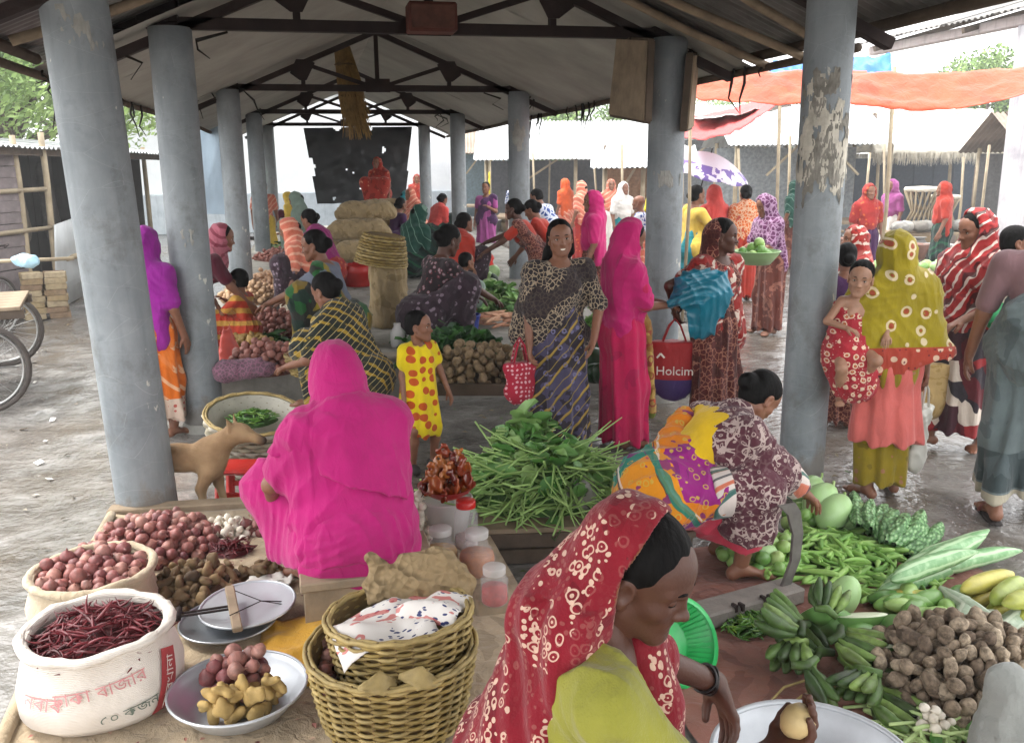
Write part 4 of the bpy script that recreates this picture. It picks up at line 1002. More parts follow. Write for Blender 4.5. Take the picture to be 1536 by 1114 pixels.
tag(b.build('straw_fringe', M_THATCH, th), kind='stuff')
for x in (-W+.2, 0, W-.2):
    for y in (-Dp+.2, Dp-.2):
        b = MB(); b.tube([(x, y, 0), (x+.03, y, 1.1), (x, y, ze+.1)], .04, 8); b.build('stall_post', M_BAMBOO, th)
for i in range(14):
    b = MB(); b.box((0, .012*(i % 2), .95), (.28, .02, 1.9)); b.build('back_board', plain('blue_grey_board', '3d4650', .8, v=.3) if i == 0 else bpy.data.materials['blue_grey_board'], th, loc=(-W+.3+i*.265, Dp-.25, 0))
# goods table with wicker stools before the thatched stall
tb = empty('stall_table', G(1385, 402, 0), R(-14), 'rough stall table heaped with grey bundles before the thatched stall', 'table')
b = MB(); b.box((0, 0, .62), (1.7, .8, .05), bev=.01); b.build('table_top', M_WOOD, tb)
for x in (-.75, .75):
    for y in (-.32, .32): b = MB(); b.tube([(x, y, 0), (x, y, .6)], .035, 7); b.build('leg', M_DARKWOOD, tb)
def mora(p, rz, lab, s=1., name='wicker_stool'):
    o = empty(name, p, rz, lab, 'stool', 'wicker stools on the stall table', s)
    for k in range(18):
        a = k*math.pi/9; b = MB(); b.tube([(.2*math.cos(a), .2*math.sin(a), 0), (.11*math.cos(a+.3), .11*math.sin(a+.3), .22), (.2*math.cos(a+.6), .2*math.sin(a+.6), .45)], .012, 5); b.build('cane', M_BAMBOO, o)
    b = MB(); b.lathe([(.05, .44), (.2, .44), (.215, .465), (.2, .49), (.06, .5)], 20); b.build('stool_seat', M_THATCH, o)
    b = MB(); b.lathe([(.19, 0), (.215, .015), (.19, .03)], 20, close=False); b.build('foot_ring', M_BAMBOO, o)
q = G(1368, 300, 1.0); q = Vector((tb.location.x-.1, tb.location.y+.05, .66)); mora(q, .3, 'large wicker stool standing on the stall table', 1.5)
mora(Vector((tb.location.x+.45, tb.location.y+.2, .66)), .8, 'smaller wicker stool to the right on the stall table', 1.2)
rr = random.Random(3)
for i in range(9):
    c_ = Vector((tb.location.x-.75+.19*i, tb.location.y-.3+.1*(i % 2), .66)); col = ['8f8d88', 'a5a199', '77736c'][i % 3]
    tag(soft('cloth_bundle', [el((0, 0, .09), (.16, .14, .1)), rc((-.08, 0, .1), (.1, .03, .14), .07, .05)], .02, plain('bundle_cloth_%s' % 'abcdefghi'[i], col, .9, v=.2), fold=fold_fn(.012, 'drape', seed=i), loc=c_, rot=(0, 0, i)), ORD[i]+' grey bundle from the left along the front of the stall table', 'bundle', 'grey bundles on the stall table')
# second table with baskets and pots
def table(px, py, w_, d_, h, rz, lab):
    t = empty('stall_table', G(px, py, 0), R(rz), lab, 'table')
    b = MB(); b.box((0, 0, h), (w_, d_, .05), bev=.01); b.build('table_top', M_WOOD, t)
    for x in (-w_/2+.08, w_/2-.08):
        for y in (-d_/2+.08, d_/2-.08): b = MB(); b.tube([(x, y, 0), (x, y, h)], .035, 7); b.build('leg', M_DARKWOOD, t)
    return t
t2 = table(1330, 470, 1.5, .8, .5, -14, 'low table of green vegetables beside the woman in the mustard shawl')
t3 = table(1200, 395, 1.3, .7, .6, -10, 'table in the bright lane behind the torn-plaster column')
t4 = table(1455, 520, .9, .6, .45, -14, 'small table with green vegetables behind the striped veil')
# --- white roofed stalls, middle right
def shed(px, py, w_, d_, h, rise, rz, lab, rm, wall='5a5650', open_front=True, nb=10):
    o = empty('market_stall', G(px, py, 0), R(rz), lab, 'stall')
    tin_roof(o, [(-w_/2-.3, -d_/2-.5, h), (w_/2+.3, -d_/2-.5, h), (w_/2+.3, 0, h+rise), (-w_/2-.3, 0, h+rise)], rm, nstrip=max(3, int(w_)))
    tin_roof(o, [(-w_/2-.3, d_/2+.5, h), (w_/2+.3, d_/2+.5, h), (w_/2+.3, 0, h+rise), (-w_/2-.3, 0, h+rise)], rm, nstrip=max(3, int(w_)))
    for x in (-w_/2, 0, w_/2):
        for y in (-d_/2, d_/2): b = MB(); b.tube([(x, y, 0), (x, y, h+.1)], .05, 8); b.build('stall_post', M_BAMBOO, o)
    mt = plain('stall_board_'+lab[:9].replace(' ', '_'), wall, .85, v=.35)
    for i in range(nb):
        b = MB(); b.box((0, .014*(i % 2), h/2), (w_/nb+.02, .025, h-.05)); b.build('back_board', mt, o, loc=(-w_/2+w_*(i+.5)/nb, d_/2-.1, 0))
    for s in (-1, 1):
        b = MB(); b.bar((s*w_/2, -d_/2, h), (s*w_/2, 0, h+rise), .06); b.build('rafter', M_DARKWOOD, o)
        b = MB(); b.bar((s*w_/2*.6, -d_/2, h*.7), (s*w_/2*.2, -d_/2, h), .05); b.build('brace', M_BAMBOO, o)
    b = MB(); b.box((0, 0, .45), (w_*.9, d_*.7, .06)); b.build('counter', M_WOOD, o)
    return o
shed(860, 348, 4.6, 2.6, 1.95, 1.0, -14, 'white tin roofed stall with a dark inside beyond the reaching woman', M_TIN2, '4e5054')
shed(960, 372, 1.6, 1.5, 1.75, .45, -18, 'small pale stall with a low tin roof left of the hanging board column', M_TIN2, '8a6a50')
shed(735, 328, 2.6, 2, 2.2, .8, -10, 'grey stall far away right of the lilac boy', M_TINRUST, '5f7078')
shed(1190, 360, 3.4, 2.4, 2.2, .7, -14, 'pale stall behind the umbrella', M_TIN2, '8e9498')
shed(1600, 372, 3, 2.6, 2.0, .8, -20, 'stall with pale roof at the right edge', M_TINRUST, '5a5a5a')
shed(1080, 330, 5, 3, 2.6, 1.0, -12, 'long grey stall far behind the umbrella', M_TIN2, '767a7e')
# hazy long building closing the view
lb = empty('long_building', (9.5, 44, 0), R(-8), 'long pale building closing the far side of the market', 'building')
b = MB(); b.box((0, 0, 1.6), (26, 5, 3.2)); b.build('wall', M_WHITEWALL, lb)
tin_roof(lb, [(-13.4, -3, 3.1), (13.4, -3, 3.1), (13.4, 0, 4.4), (-13.4, 0, 4.4)], M_TIN2, nstrip=9, per=.25)
for i in range(8):
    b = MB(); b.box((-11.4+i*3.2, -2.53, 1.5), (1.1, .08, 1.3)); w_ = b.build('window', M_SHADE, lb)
    b = MB(); b.box((-11.4+i*3.2, -2.58, .82), (1.3, .14, .07)); b.build('sill', M_CONC, w_)
# umbrella
uc = D(1066, 232, 11.5); um = empty('umbrella', (uc.x, uc.y, uc.z), 0, 'open white umbrella with a purple pattern held over the crowd', 'umbrella')
um.rotation_euler = (R(14), R(10), 0)
t = NT('umbrella_cloth'); z_ = t.dot(t.tc.outputs['Object'], (0, 0, 1)); mk = t.math('MULTIPLY', t.math('LESS_THAN', z_, -.09), t.math('GREATER_THAN', t.noise(9, None, 2), .5))
M_UMB = t.fin(t.mix(mk, 'dcd6e2', '7a66a8'), .6, .3, 0., Transmission_Weight=.0)
b = MB(); N = 40
b.grid(lambda u, v: ((lambda a, r: (r*math.cos(a), r*math.sin(a), -.23*(r/.56)**1.8-.03*abs(math.sin(4*a))*(r/.56)**2+.02))(u*2*math.pi, .56*v+.002)), 48, 8, thick=.003)
b.build('umbrella_canopy', M_UMB, um)
for k in range(8):
    a = k*math.pi/4; b = MB(); b.tube([(r_*math.cos(a), r_*math.sin(a), -.23*(r_/.56)**1.8-.0+.005) for r_ in (.01, .2, .4, .56)], .004, 4); b.build('rib', M_RUST, um)
b = MB(); b.tube([(0, 0, .08), (0, 0, -.62)], .008, 6); b.tube([(0, 0, -.6), (0, 0, -.7), (.03, 0, -.73), (.06, 0, -.7)], .014, 6); b.build('shaft', M_RUST, um)
# pots, baskets and bundles standing in and before the far stalls
M_POTC = tone('clay_and_tin', [(0, '7a4a34'), (.35, '9a9a98'), (.7, '55504a'), (1, 'a08a68')], .6, .4)
CL = random.Random(21)
b = MB(); b.lathe([(.02, 0), (.1, .01), (.17, .08), (.17, .15), (.1, .22), (.09, .25), (.12, .27), (.1, .275), (.07, .24), (.001, .2)], 18, close=False); pot_me = b.mesh('pot'); pot_me.materials.append(M_POTC)
b = MB(); b.lathe([(.001, 0), (.16, 0), (.22, .2), (.225, .21), (.205, .2), (.15, .02), (.001, .02)], 18, close=False); tub_me = b.mesh('tub'); tub_me.materials.append(M_POTC)
for k, (x0, x1, y0, y1, n, z, what) in enumerate(((800, 960, 352, 372, 14, 0, 'before the white tin roofed stall'), (930, 1000, 372, 392, 7, 0, 'before the small pale stall'), (1130, 1240, 372, 396, 10, 0, 'in the bright lane behind the umbrella'), (1270, 1470, 366, 396, 15, 0, 'before the thatched stall'), (720, 780, 340, 352, 7, 0, 'by the grey stall beyond the lilac boy'))):
    for i in range(n):
        p = G(CL.uniform(x0, x1), CL.uniform(y0, y1), 0); kind = CL.choice((0, 1, 2)); o = bpy.data.objects.new(('clay_pot', 'tub', 'tub')[kind], pot_me if kind == 0 else tub_me); COL.objects.link(o); o.location = p; o.rotation_euler = (0, 0, i); sc_ = CL.uniform(.9, 1.6); o.scale = (sc_, sc_, sc_*CL.uniform(.8, 1.4))
        tag(o, ('small round pot ' if kind == 0 else 'open tub ')+what, 'pot' if kind == 0 else 'tub', ('pots ' if kind == 0 else 'tubs ')+what)
for i, (px, py, d) in enumerate(((742, 335, 17), (800, 360, 15), (822, 350, 16), (893, 372, 14), (930, 385, 13), (1010, 372, 14), (1105, 380, 13.5), (1175, 392, 12.5), (1290, 380, 12.5), (1318, 372, 13.5), (1432, 380, 12.5), (1462, 395, 11.5))):
    q = G(px, py, 0); h_ = 1.9+.5*((i*7) % 5)/5; b = MB(); b.tube([(0, 0, 0), (.03, 0, h_*.5), (.06*((i % 3)-1), .02, h_)], .025, 6); put_ = b.build('bamboo_pole', M_BAMBOO, loc=q); tag(put_, 'thin bamboo pole standing among the far stalls', 'pole', 'bamboo poles among the far stalls')
def L2(at, rot, s, p):
    """world point -> a person's own frame"""
    v = Matrix.Rotation(-R(rot), 3, 'Z') @ (Vector(p)-Vector(at)); return V3(v/s)
# --- cloth
MAT['pink'] = fab('hot_pink_cotton', 'aa1568', wv=.07)
MAT['magenta'] = fab('magenta_cotton', 'b8174f', ('noise', 'a01248', 5, .6), wv=.1)
MAT['magenta2'] = fab('deep_pink_veil', 'ba1d68', wv=.08)
MAT['limeblouse'] = fab('lime_blouse', '8a8834', wv=.08)
MAT['redveil'] = fab('red_printed_veil', '7a1020', ('noise', '660b1a', 7, .58), ('dots', 'cdb09a', 62, .33, .35), ('stripe', '7a1020', (1, .4, .7), 6, .42, .5, 4), ('ring', 'c9a894', 36, .27, .38, .8), ('dots', 'c9a894', 36, .12, .8), ('noise', '720e1c', 9, .54), ('stripe', '7a1020', (.3, 1, -.5), 7, .3, .5, 4), wv=.1)
MAT['redsari'] = fab('plain_red_sari', '86141f', wv=.12)
MAT['darksari'] = fab('dark_net_print', '231c20', ('edge', 'a8967e', 34, .075), ('stripe', '2a2023', (.5, .3, .8), 3, .3, .6, 4), wv=.2)
MAT['darkskirt'] = fab('dark_striped_skirt', '2c2630', ('noise', '4a4560', 9, .52), ('stripe', 'a98a3a', (.75, .1, .66), 9, .16, .2), ('stripe', '1c1718', (.75, .1, .66), 9, .06, .2), ('ring', '6d6a8c', 17, .15, .3), ('stripe', '96803c', (.75, .1, .66), 18, .1, .3))
MAT['gold'] = fab('gold_print_pallu', 'b89a56', ('ring', '8c2a2e', 14, .25, .42), ('noise', '8f6a34', 9, .55), ('inband', 'c23a1c', (0, 0, 1), .1, .36, 20, .4), ('band', '5a7a2a', (0, 0, 1), .20, .25))
def mk_multi():
    return fab('multicolour_sari', 'd98f1e', ('patch', ['7d1a6c', 'c9800f', 'c9800f', '0f705c', '7a1668', 'b8780f', 'c4700f', '8a1a70'], 4.6), ('stripe', 'cfc0b2', (.5, .6, .6), 5, .05, .35, 5), ('stripe', '2f2a30', (.5, .6, .6), 5.3, .05, .35, 5), ('noise', '6d1460', 9, .6), ('ring', 'b89a40', 22, .2, .3, .9), ('stripe', '0f705c', (.3, .8, .5), 3, .12, .5, 5), wv=.2)
MAT['multi'] = mk_multi()
MAT['yellowbl'] = fab('bright_yellow_blouse', 'd2ac14', wv=.08)
MAT['paisley'] = fab('maroon_paisley', '4e2530', ('edge', 'b5a39c', 26, .09), ('noise', '4e2530', 15, .52), ('ring', 'a8968f', 38, .22, .36), ('noise', '4e2530', 6, .62), wv=.15)
MAT['borderstripe'] = fab('striped_border', 'c9bdb6', ('stripe', '3a3a40', (1, .1, -.35), 28, .3, .2), ('stripe', 'c0664a', (1, .1, -.35), 14, .22, .2), ('stripe', '36645c', (1, .1, -.35), 9.3, .16, .2))
MAT['petticoat'] = fab('rose_petticoat', 'b83a4e', wv=.08)
MAT['mustard'] = fab('mustard_shawl', '8d7d14', ('ring', 'cdbb9c', 10.5, .2, .34, .55), ('dots', '94302a', 10.5, .17, .55), ('ring', '8d7d14', 36, .0, .2), ('band', 'a42b30', (0, .12, 1), -2, .93), ('inband', 'd5b9a0', (0, .12, 1), .78, .92, 16, .32), ('inband', '5a1a24', (0, .12, 1), -2, .92, 30, .22), ('band', '3a1a26', (0, .12, 1), -2, .77), sq=(1, .05, 1), wv=.1, warp=.016)
MAT['redwrap'] = fab('red_flower_wrap', '9c2430', ('ring', 'd9c4a8', 13, .2, .36, .5), ('dots', 'b8742c', 13, .13, .5), ('inband', 'd9c4b4', (1, 0, 0), -2, 2, 34, .18), sq=(1, .5, 1))
MAT['salmon'] = fab('salmon_tunic', 'c4625c', wv=.07)
MAT['mustskirt'] = fab('mustard_trousers', '857216', ('dots', '9c6a5a', 12, .2), ('noise', '6d5c10', 8, .6))
MAT['greysari'] = fab('grey_sari', '5d6768', ('band', '2f3a3c', (0, 0, 1), .18, .36), ('noise', '4b5557', 6, .58), ('band', 'a59c88', (0, 0, 1), .0, .17), wv=.14)
MAT['greyblouse'] = fab('dusty_plum_blouse', '7d5f62', wv=.1)
MAT['redwhite'] = fab('red_white_print', '8e231d', ('stripe', 'cdbfb0', (.5, .3, .9), 13, .34, 1.8, 11), ('noise', '8e231d', 16, .55), ('noise', '5e1512', 12, .62), wv=.15)
MAT['maroonprint'] = fab('maroon_print', '54211f', ('edge', 'a0705c', 28, .06), ('noise', '3d1614', 6, .56))
MAT['stripeveil'] = fab('red_white_striped_veil', '9a2626', ('stripe', 'd5cabf', (.75, .2, .55), 17, .26, 1.6, 7), ('stripe', '3a1a1c', (.75, .2, .55), 8.5, .14, 1.6, 7), ('noise', '7a1f22', 9, .58), ('ring', 'd5cabf', 6, .0, .0))
MAT['patchdark'] = fab('dark_patchwork', '332328', ('patch', ['8e2a2c', '2a2228', '5a1f26', '2f2a30', 'c9bcae', '41222a'], 9), wv=.2)
MAT['polka'] = fab('yellow_dress_red_spots', 'dcc312', ('dots', 'b3201c', 8.8, .36, .5), sq=(1, .08, 1), wv=.06, warp=.012)
MAT['gift'] = fab('mat', '888888')


# 1 --- foreground woman, seated, profile to the right
rot1 = -97; hip1 = D(806, 1165, 1.70); at1 = Vector((hip1.x, hip1.y, 0)); s1 = 1.
hz1 = .55
rh = L2(at1, rot1, s1, D(1150, 1132, 1.74)); lh = L2(at1, rot1, s1, D(1088, 1030, 2.08))
o1, j1 = build_person('woman in red printed veil and lime blouse, peeling a potato over the silver bowl', at1, rot1, s1, res=.0065, sk='d', near=True, hair='plain', curl=(.85, .35), lid=-8, gaze=34, hl=.073,
    hd=(L2((0, 0, 0), rot1, 1, CR*.85+CU*.5-CF*.1), L2((0, 0, 0), rot1, 1, CR*.35-CU*.9)), hn=(L2((0, 0, 0), rot1, 1, -CF*.2+CU*1.), L2((0, 0, 0), rot1, 1, -CF*.3-CR*.9)),
    pose=dict(hip=(0, 0, hz1), lean=13, neck=22, nlen=.075, head=(-32, 25, 4), hands=(rh, lh), epole=(V3(.35, -.2, -1.3), V3(-.6, .1, -.8)), feet=((.16, .42, .07), (-.16, .42, .07)), kpole=((.4, .5, 1), (-.4, .5, 1))),
    wear=[('blouse', 'blouse', 'limeblouse', dict(g=.014, sl=.85, res=.006, fold=fold_fn(0.0081, 'drape', seed=2))),
          ('sari_skirt', 'lap', 'redsari', dict(g=.03, res=.011, fold=fold_fn(0.0081, 'drape', seed=1)))])
def fg_veil(j, g=0., edge=False):
    M = j.HM
    def q(x, y, z): return j.head+M@V3(x, y, z)
    P = [el(q(0, -.034, .03), V3(.094, .108, .106)+g, M, .01), el(q(0, -.055, -.05), V3(.088, .08, .1)+g, M, .04),
         rc(q(0, -.06, -.05), j.nb-j.cf*.06+j.up*.0, .085, .088, .05), rc(j.nb-j.cf*.06, j.waist-j.cf*.085, .09, .1, .06, (j.cf, .55)),
         rc(j.nb-j.cf*.07-j.rx*.05, j.hip-j.cf*.16-j.rx*.06, .09, .13, .05, (j.cf, .5)),
         rc(j.sh[1]-j.rx*.02, j.nb-j.cf*.04-j.rx*.05, .075, .085, .06), rc(j.sh[1]-j.rx*.01, j.el[1], .07, .062, .05)]
    # the opening for the face, the hollow inside
    P += [el(q(0, .30, .035), V3(.3, .332, .27), M, .006, 's'), el(q(0, -.03, .026), V3(.0835, .098, .0945), M, .004, 's'), el(q(.0, .02, -.075), V3(.08, .05, .08), M, .02, 's')]
    if edge: P.append(el(q(0, .30, .035), V3(.306, .339, .276), M, 0, 'i'))
    # near shoulder stays free of the veil
    P += [el(j.sh[0]+j.rx*.06-j.up*.02+j.cf*.03, V3(.1, .15, .13), None, .03, 's')]
    return P
def ffv(P):
    a = P[:, 0]*20+P[:, 1]*26+P[:, 2]*5; return np.where(P[:, 2] > j1.head[2]-.03, .35, 1.)*.0105*(np.sin(a*1.3+2*np.sin(P[:, 2]*9))+.6*np.sin(a*3.1+1.5*np.sin(P[:, 2]*14)))
soft('veil', fg_veil(j1), .0052, MAT['redveil'], o1, ffv)
soft('veil_border', fg_veil(j1, .0022, True), .0045, fab('tan_veil_border', '7a4a30'), o1, ffv)
def fg_front(j):      # the end of the veil falling in front of the chest
    P = [rc(j.nb+j.cf*.085-j.rx*.07+j.up*.01, j.chest+j.cf*.15-j.rx*.03, .05, .06, .05), rc(j.chest+j.cf*.15-j.rx*.03, j.waist+j.cf*.2-j.rx*.01-j.up*.03, .06, .08, .05), rc(j.waist+j.cf*.2, j.kn[1]*.5+j.hip*.5+V3(0, .05, .12), .08, .11, .06),
         rc(j.sh[1]+j.cf*.03, j.nb+j.cf*.085-j.rx*.07, .055, .05, .05)]
    return P
soft('veil_end', fg_front(j1), .0065, MAT['redveil'], o1, lambda P: .005*np.sin(P[:, 1]*48+P[:, 0]*30+2*np.sin(P[:, 2]*8)))
b = MB()
for k in range(3):
    c_ = j1.wr[1]-(j1.wr[1]-j1.el[1])*(.10+.035*k); d_ = unit(j1.wr[1]-j1.el[1]); x_ = unit(np.cross(d_, V3(0, .3, 1))); y_ = np.cross(d_, x_)
    b.tube([c_+x_*.032*math.cos(a)+y_*.032*math.sin(a)+d_*.006*math.sin(2*a+k) for a in np.linspace(0, 6.283, 21)], .0032, 6, cap=False)
tag(b.build('bangle', plain('black_bangle', '1b1514', .4), o1), kind='stuff')
pm = MB(); pm.lathe([(.001, -.034), (.017, -.032), (.03, -.014), (.033, .006), (.026, .024), (.001, .03)], 14)
M_POT = tone('potato_skin', [(0, '9a8256'), (1, 'b39a6c')], .7, sv=.25, scale=30)
_, hn_, ha_ = hand_frame(j1, 0, *[L2((0, 0, 0), rot1, 1, v) for v in (CR*.85+CU*.5-CF*.1, -CF*.2+CU*1.)])
wp = Matrix.Rotation(R(rot1), 3, 'Z') @ Vector(j1.wr[0]+unit(L2((0, 0, 0), rot1, 1, CR*.85+CU*.5-CF*.1))*.085+hn_*.034)+at1
tag(pm.build('peeled_potato', plain('peeled_potato', 'b9a273', .5), loc=wp, rot=(.4, .5, 0)), 'half peeled potato held in the hand of the woman in the red veil', 'potato')
b = MB(); b.box((0, 0, .38), (.4, .3, .04), bev=.005)
for sx in (-.17, .17): b.box((sx, 0, .18), (.04, .27, .36), bev=.004)
st = b.build('wooden_stool', M_WOOD, loc=(at1.x, at1.y, 0)); tag(st, 'low wooden stool under the woman in the red veil', 'stool')

# 2 --- woman in pink from behind, on a low box
rot2 = 16; seat2 = G(535, 848, .34); at2 = Vector((seat2.x, seat2.y+.1, 0)); s2 = .97
o2, j2 = build_person('woman wrapped in hot pink, seen from behind, sitting on a low wooden box', at2, rot2, s2, res=.011, hair=None, eyes=False,
    pose=dict(hip=(0, 0, .46), lean=10, head=(0, 8, 0), neck=12, hands=((.12, .42, .5), (-.25, .28, .5)), epole=(None, V3(-1, -.4, -.5)), feet=((.12, .42, .22), (-.15, .22, .23)), kpole=((.4, .6, 1), (-.34, .6, .8))),
    wear=[('sari_skirt', 'custom', 'pink', dict(res=.009, fn=lambda j: c_lap(j, .04, .14, .24, .85)+[rc(j.hip+V3(.0, -.03, -.07), j.hip-V3(.02, .03, .03), .21, .2, .1), rc(j.hip-V3(.05, 0, .1), j.an[1]+V3(-.02, -.02, .11), .17, .12, .12), cut((0, 0, .355), (.0, -.25, -1))], fold=fold_fn(0.0095, 'drape', seed=3))),
          ('sari_back', 'custom', 'pink', dict(res=.0075, fn=lambda j: c_veil(j, .004, .58, .3, .75, 0, False, .09, None, bw=.04)+[rc(j.sh[0]-j.up*.02, j.hip+j.rx*.13+j.up*.0, .085, .125, .1), rc(j.sh[1]-j.up*.02, j.hip-j.rx*.14, .066, .115, .1), rc(j.waist-j.cf*.06, j.hip-j.cf*.08-j.up*.06, .155, .185, .1, (j.cf, .8))],
              fold=lambda P: fold_fn(.0075, 'drape', seed=5)(P*.8)+.004*np.sin(60*P[:, 2]+3*np.sin(P[:, 0]*14)+1.5)*(P[:, 1] < .06)*np.clip((1.0-P[:, 2])*2, 0, 1))),
          ('hood', 'custom', 'pink', dict(res=.007, fn=lambda j: [el(j.head+V3(0, -.016, .03), V3(.096, .112, .108), None, .02), el(j.head+V3(0, -.03, -.05), V3(.1, .1, .1), None, .05), rc(j.head+V3(0, -.045, -.06), j.nb-j.cf*.05-j.up*.02, .1, .12, .07), rc(j.nb-j.cf*.05-j.up*.05+j.rx*.1, j.nb-j.cf*.05-j.up*.05-j.rx*.1, .1, .1, .08, (j.up, .9)), face_carve(j)], fold=fold_fn(.005, 'drape', seed=8))),
          ('veil_end', 'custom', 'pink', dict(res=.007, fn=lambda j: [rc(j.sh[1]-j.rx*.0-j.cf*.03, j.sh[0]-j.cf*.04, .092, .1, .06), rc(j.nb-j.cf*.07-j.up*.05, j.waist-j.cf*.1, .15, .17, .08, (j.cf, .75)), rc(j.sh[0]-j.cf*.02, j.waist+j.rx*.13-j.cf*.07, .1, .1, .08), rc(j.sh[1]-j.cf*.0, j.sh[1]*.4+j.el[1]*.6, .08, .088, .05), cut(j.waist+j.up*.06, (-.42, 0, -1)), cut(j.nb, (0, .9, .5))], fold=lambda P: fold_fn(.006, 'drape', seed=15)(P*.7)+.008*np.abs(np.sin(30*(P[:, 2]*.72+P[:, 0]*.55)+1.6*np.sin(P[:, 0]*8+P[:, 2]*3)))-.004))])
b = MB(); b.box((0, 0, .335), (.62, .36, .03), bev=.004)
b.box((0, -.16, .24), (.6, .03, .17), bev=.004); b.box((0, .16, .24), (.6, .03, .17), bev=.004); b.box((-.29, 0, .24), (.03, .3, .17)); b.box((.29, 0, .24), (.03, .3, .17))
seat = empty('wooden_seat_box', (at2.x+.04, at2.y-.04, 0), R(2), 'low wooden box seat of planks under the woman in pink', 'seat')
for i, (y0, y1) in enumerate(((-.20, -.01), (0., .19))):
    bb = MB(); bb.box((0, (y0+y1)/2, .335), (.52, y1-y0, .035), bev=.005); bb.build('seat_plank', M_WOOD, seat)
for y0 in (-.165, .16):
    for x0, x1 in ((-.25, -.01), (.0, .25)):
        bb = MB(); bb.box(((x0+x1)/2, y0, .235), (x1-x0-.004, .028, .165), bev=.004); bb.build('side_plank', M_WOOD, seat)

# 3 --- crouching woman in a multicoloured sari
rot3 = -78; f3 = G(1095, 872, 0); p3 = D(975, 694, f3.length); at3 = Vector((p3.x, p3.y+.0, 0)); at3 = G(985, 872, 0)
hd3 = L2(at3, rot3, 1, D(1203, 742, np.dot(np.array(G(1200, 850, 0))-np.array([0, 0, CAM_H]), CF)))
o3, j3 = build_person('woman in multicoloured sari bent over her cutting blade beside the gourds', at3, rot3, 1., res=.0085, sk='m', hair='bun', curl=(.5, .5),
    pose=dict(hip=(0, 0, .44), lean=46, curve=.22, neck=48, head=(0, 52, 0), hands=(hd3+V3(.05, .0, 0), hd3+V3(-.02, .03, .02)), epole=(V3(.6, -.2, -.8), V3(-.7, .1, -.5)), feet=((.17, .33, .08), (-.1, .42, .08)), kpole=((.3, .9, .6), (-.3, .9, .6))),
    wear=[('blouse', 'blouse', 'yellowbl', dict(g=.014, sl=.55, res=.008)),
          ('petticoat', 'custom', 'petticoat', dict(fn=lambda j: c_lap(j, .018, .1, .17, .72), res=.009, fold=fold_fn(0.0068, 'drape', seed=7))),
          ('sari', 'custom', 'multi', dict(res=.0075, fn=lambda j: [el(j.hip-j.R[:, 1]*.03-V3(0, 0, .03), V3(.2, .19, .18), j.R, .06), rc(j.hj[0], j.hj[0]+(j.kn[0]-j.hj[0])*.5, .135, .115, .08), rc(j.hj[1], j.hj[1]+(j.kn[1]-j.hj[1])*.5, .125, .115, .08), rc(j.hip, j.waist-j.cf*.0, .15, .125, .06), rc(j.waist-j.rx*.08-j.cf*.05, j.sh[1]-j.cf*.05-j.up*.08, .07, .065, .05), rc((j.hj[0]+j.hj[1])/2, (j.kn[0]+j.kn[1])/2*.45+j.hip*.55, .14, .11, .08)], fold=fold_fn(0.0108, 'drape', seed=11))),
          ('sari_front', 'custom', 'paisley', dict(res=.0075, fn=lambda j: [rc(j.hj[0]+(j.kn[0]-j.hj[0])*.62, j.kn[0]+V3(0, .02, 0), .104, .108, .06), rc(j.hj[1]+(j.kn[1]-j.hj[1])*.62, j.kn[1], .1, .105, .06), rc(j.kn[0], j.kn[0]+(j.an[0]-j.kn[0])*.5, .105, .125, .06), rc(j.kn[1], j.kn[1]+(j.an[1]-j.kn[1])*.5, .1, .12, .06), rc((j.kn[0]+j.kn[1])/2, (j.an[0]+j.an[1])/2*.5+(j.kn[0]+j.kn[1])/4, .1, .13, .08), cut((0, 0, .22), (0, 0, -1))], fold=fold_fn(0.0081, 'drape', seed=13))),
          ('sari_border', 'custom', 'borderstripe', dict(res=.0075, fn=lambda j: [rc(j.hj[0]+(j.kn[0]-j.hj[0])*.46, j.hj[0]+(j.kn[0]-j.hj[0])*.64, .119, .112, .02), cut(j.hj[0]+(j.kn[0]-j.hj[0])*.66, j.kn[0]-j.hj[0]), cut(j.hj[0]+(j.kn[0]-j.hj[0])*.42, j.hj[0]-j.kn[0])])),
          ('pallu', 'custom', 'paisley', dict(res=.0075, fn=lambda j: [rc(j.sh[1]-j.rx*.0, j.sh[0]+j.rx*.0, .077, .08, .05), rc(j.sh[0], j.el[0], .073, .085, .06), rc(j.nb+j.up*.01, j.chest+j.cf*.02+j.rx*.04, .09, .11, .06), rc(j.el[0], j.el[0]*.3+j.wr[0]*.7, .08, .062, .05), rc(j.chest+j.rx*.1+j.cf*.06, j.kn[0]*.5+j.el[0]*.5, .08, .09, .08), el(j.waist-j.cf*.12+j.rx*.06-j.up*.03, V3(.17, .15, .15), None, .03, 's')], fold=fold_fn(0.0081, 'drape', seed=17))),
          ('pallu_border', 'custom', 'borderstripe', dict(res=.0075, fn=lambda j: [rc(j.el[0]*.62+j.wr[0]*.38, j.el[0]*.3+j.wr[0]*.7, .079, .07, .02), cut(j.el[0]*.3+j.wr[0]*.7, j.wr[0]-j.el[0])]))])
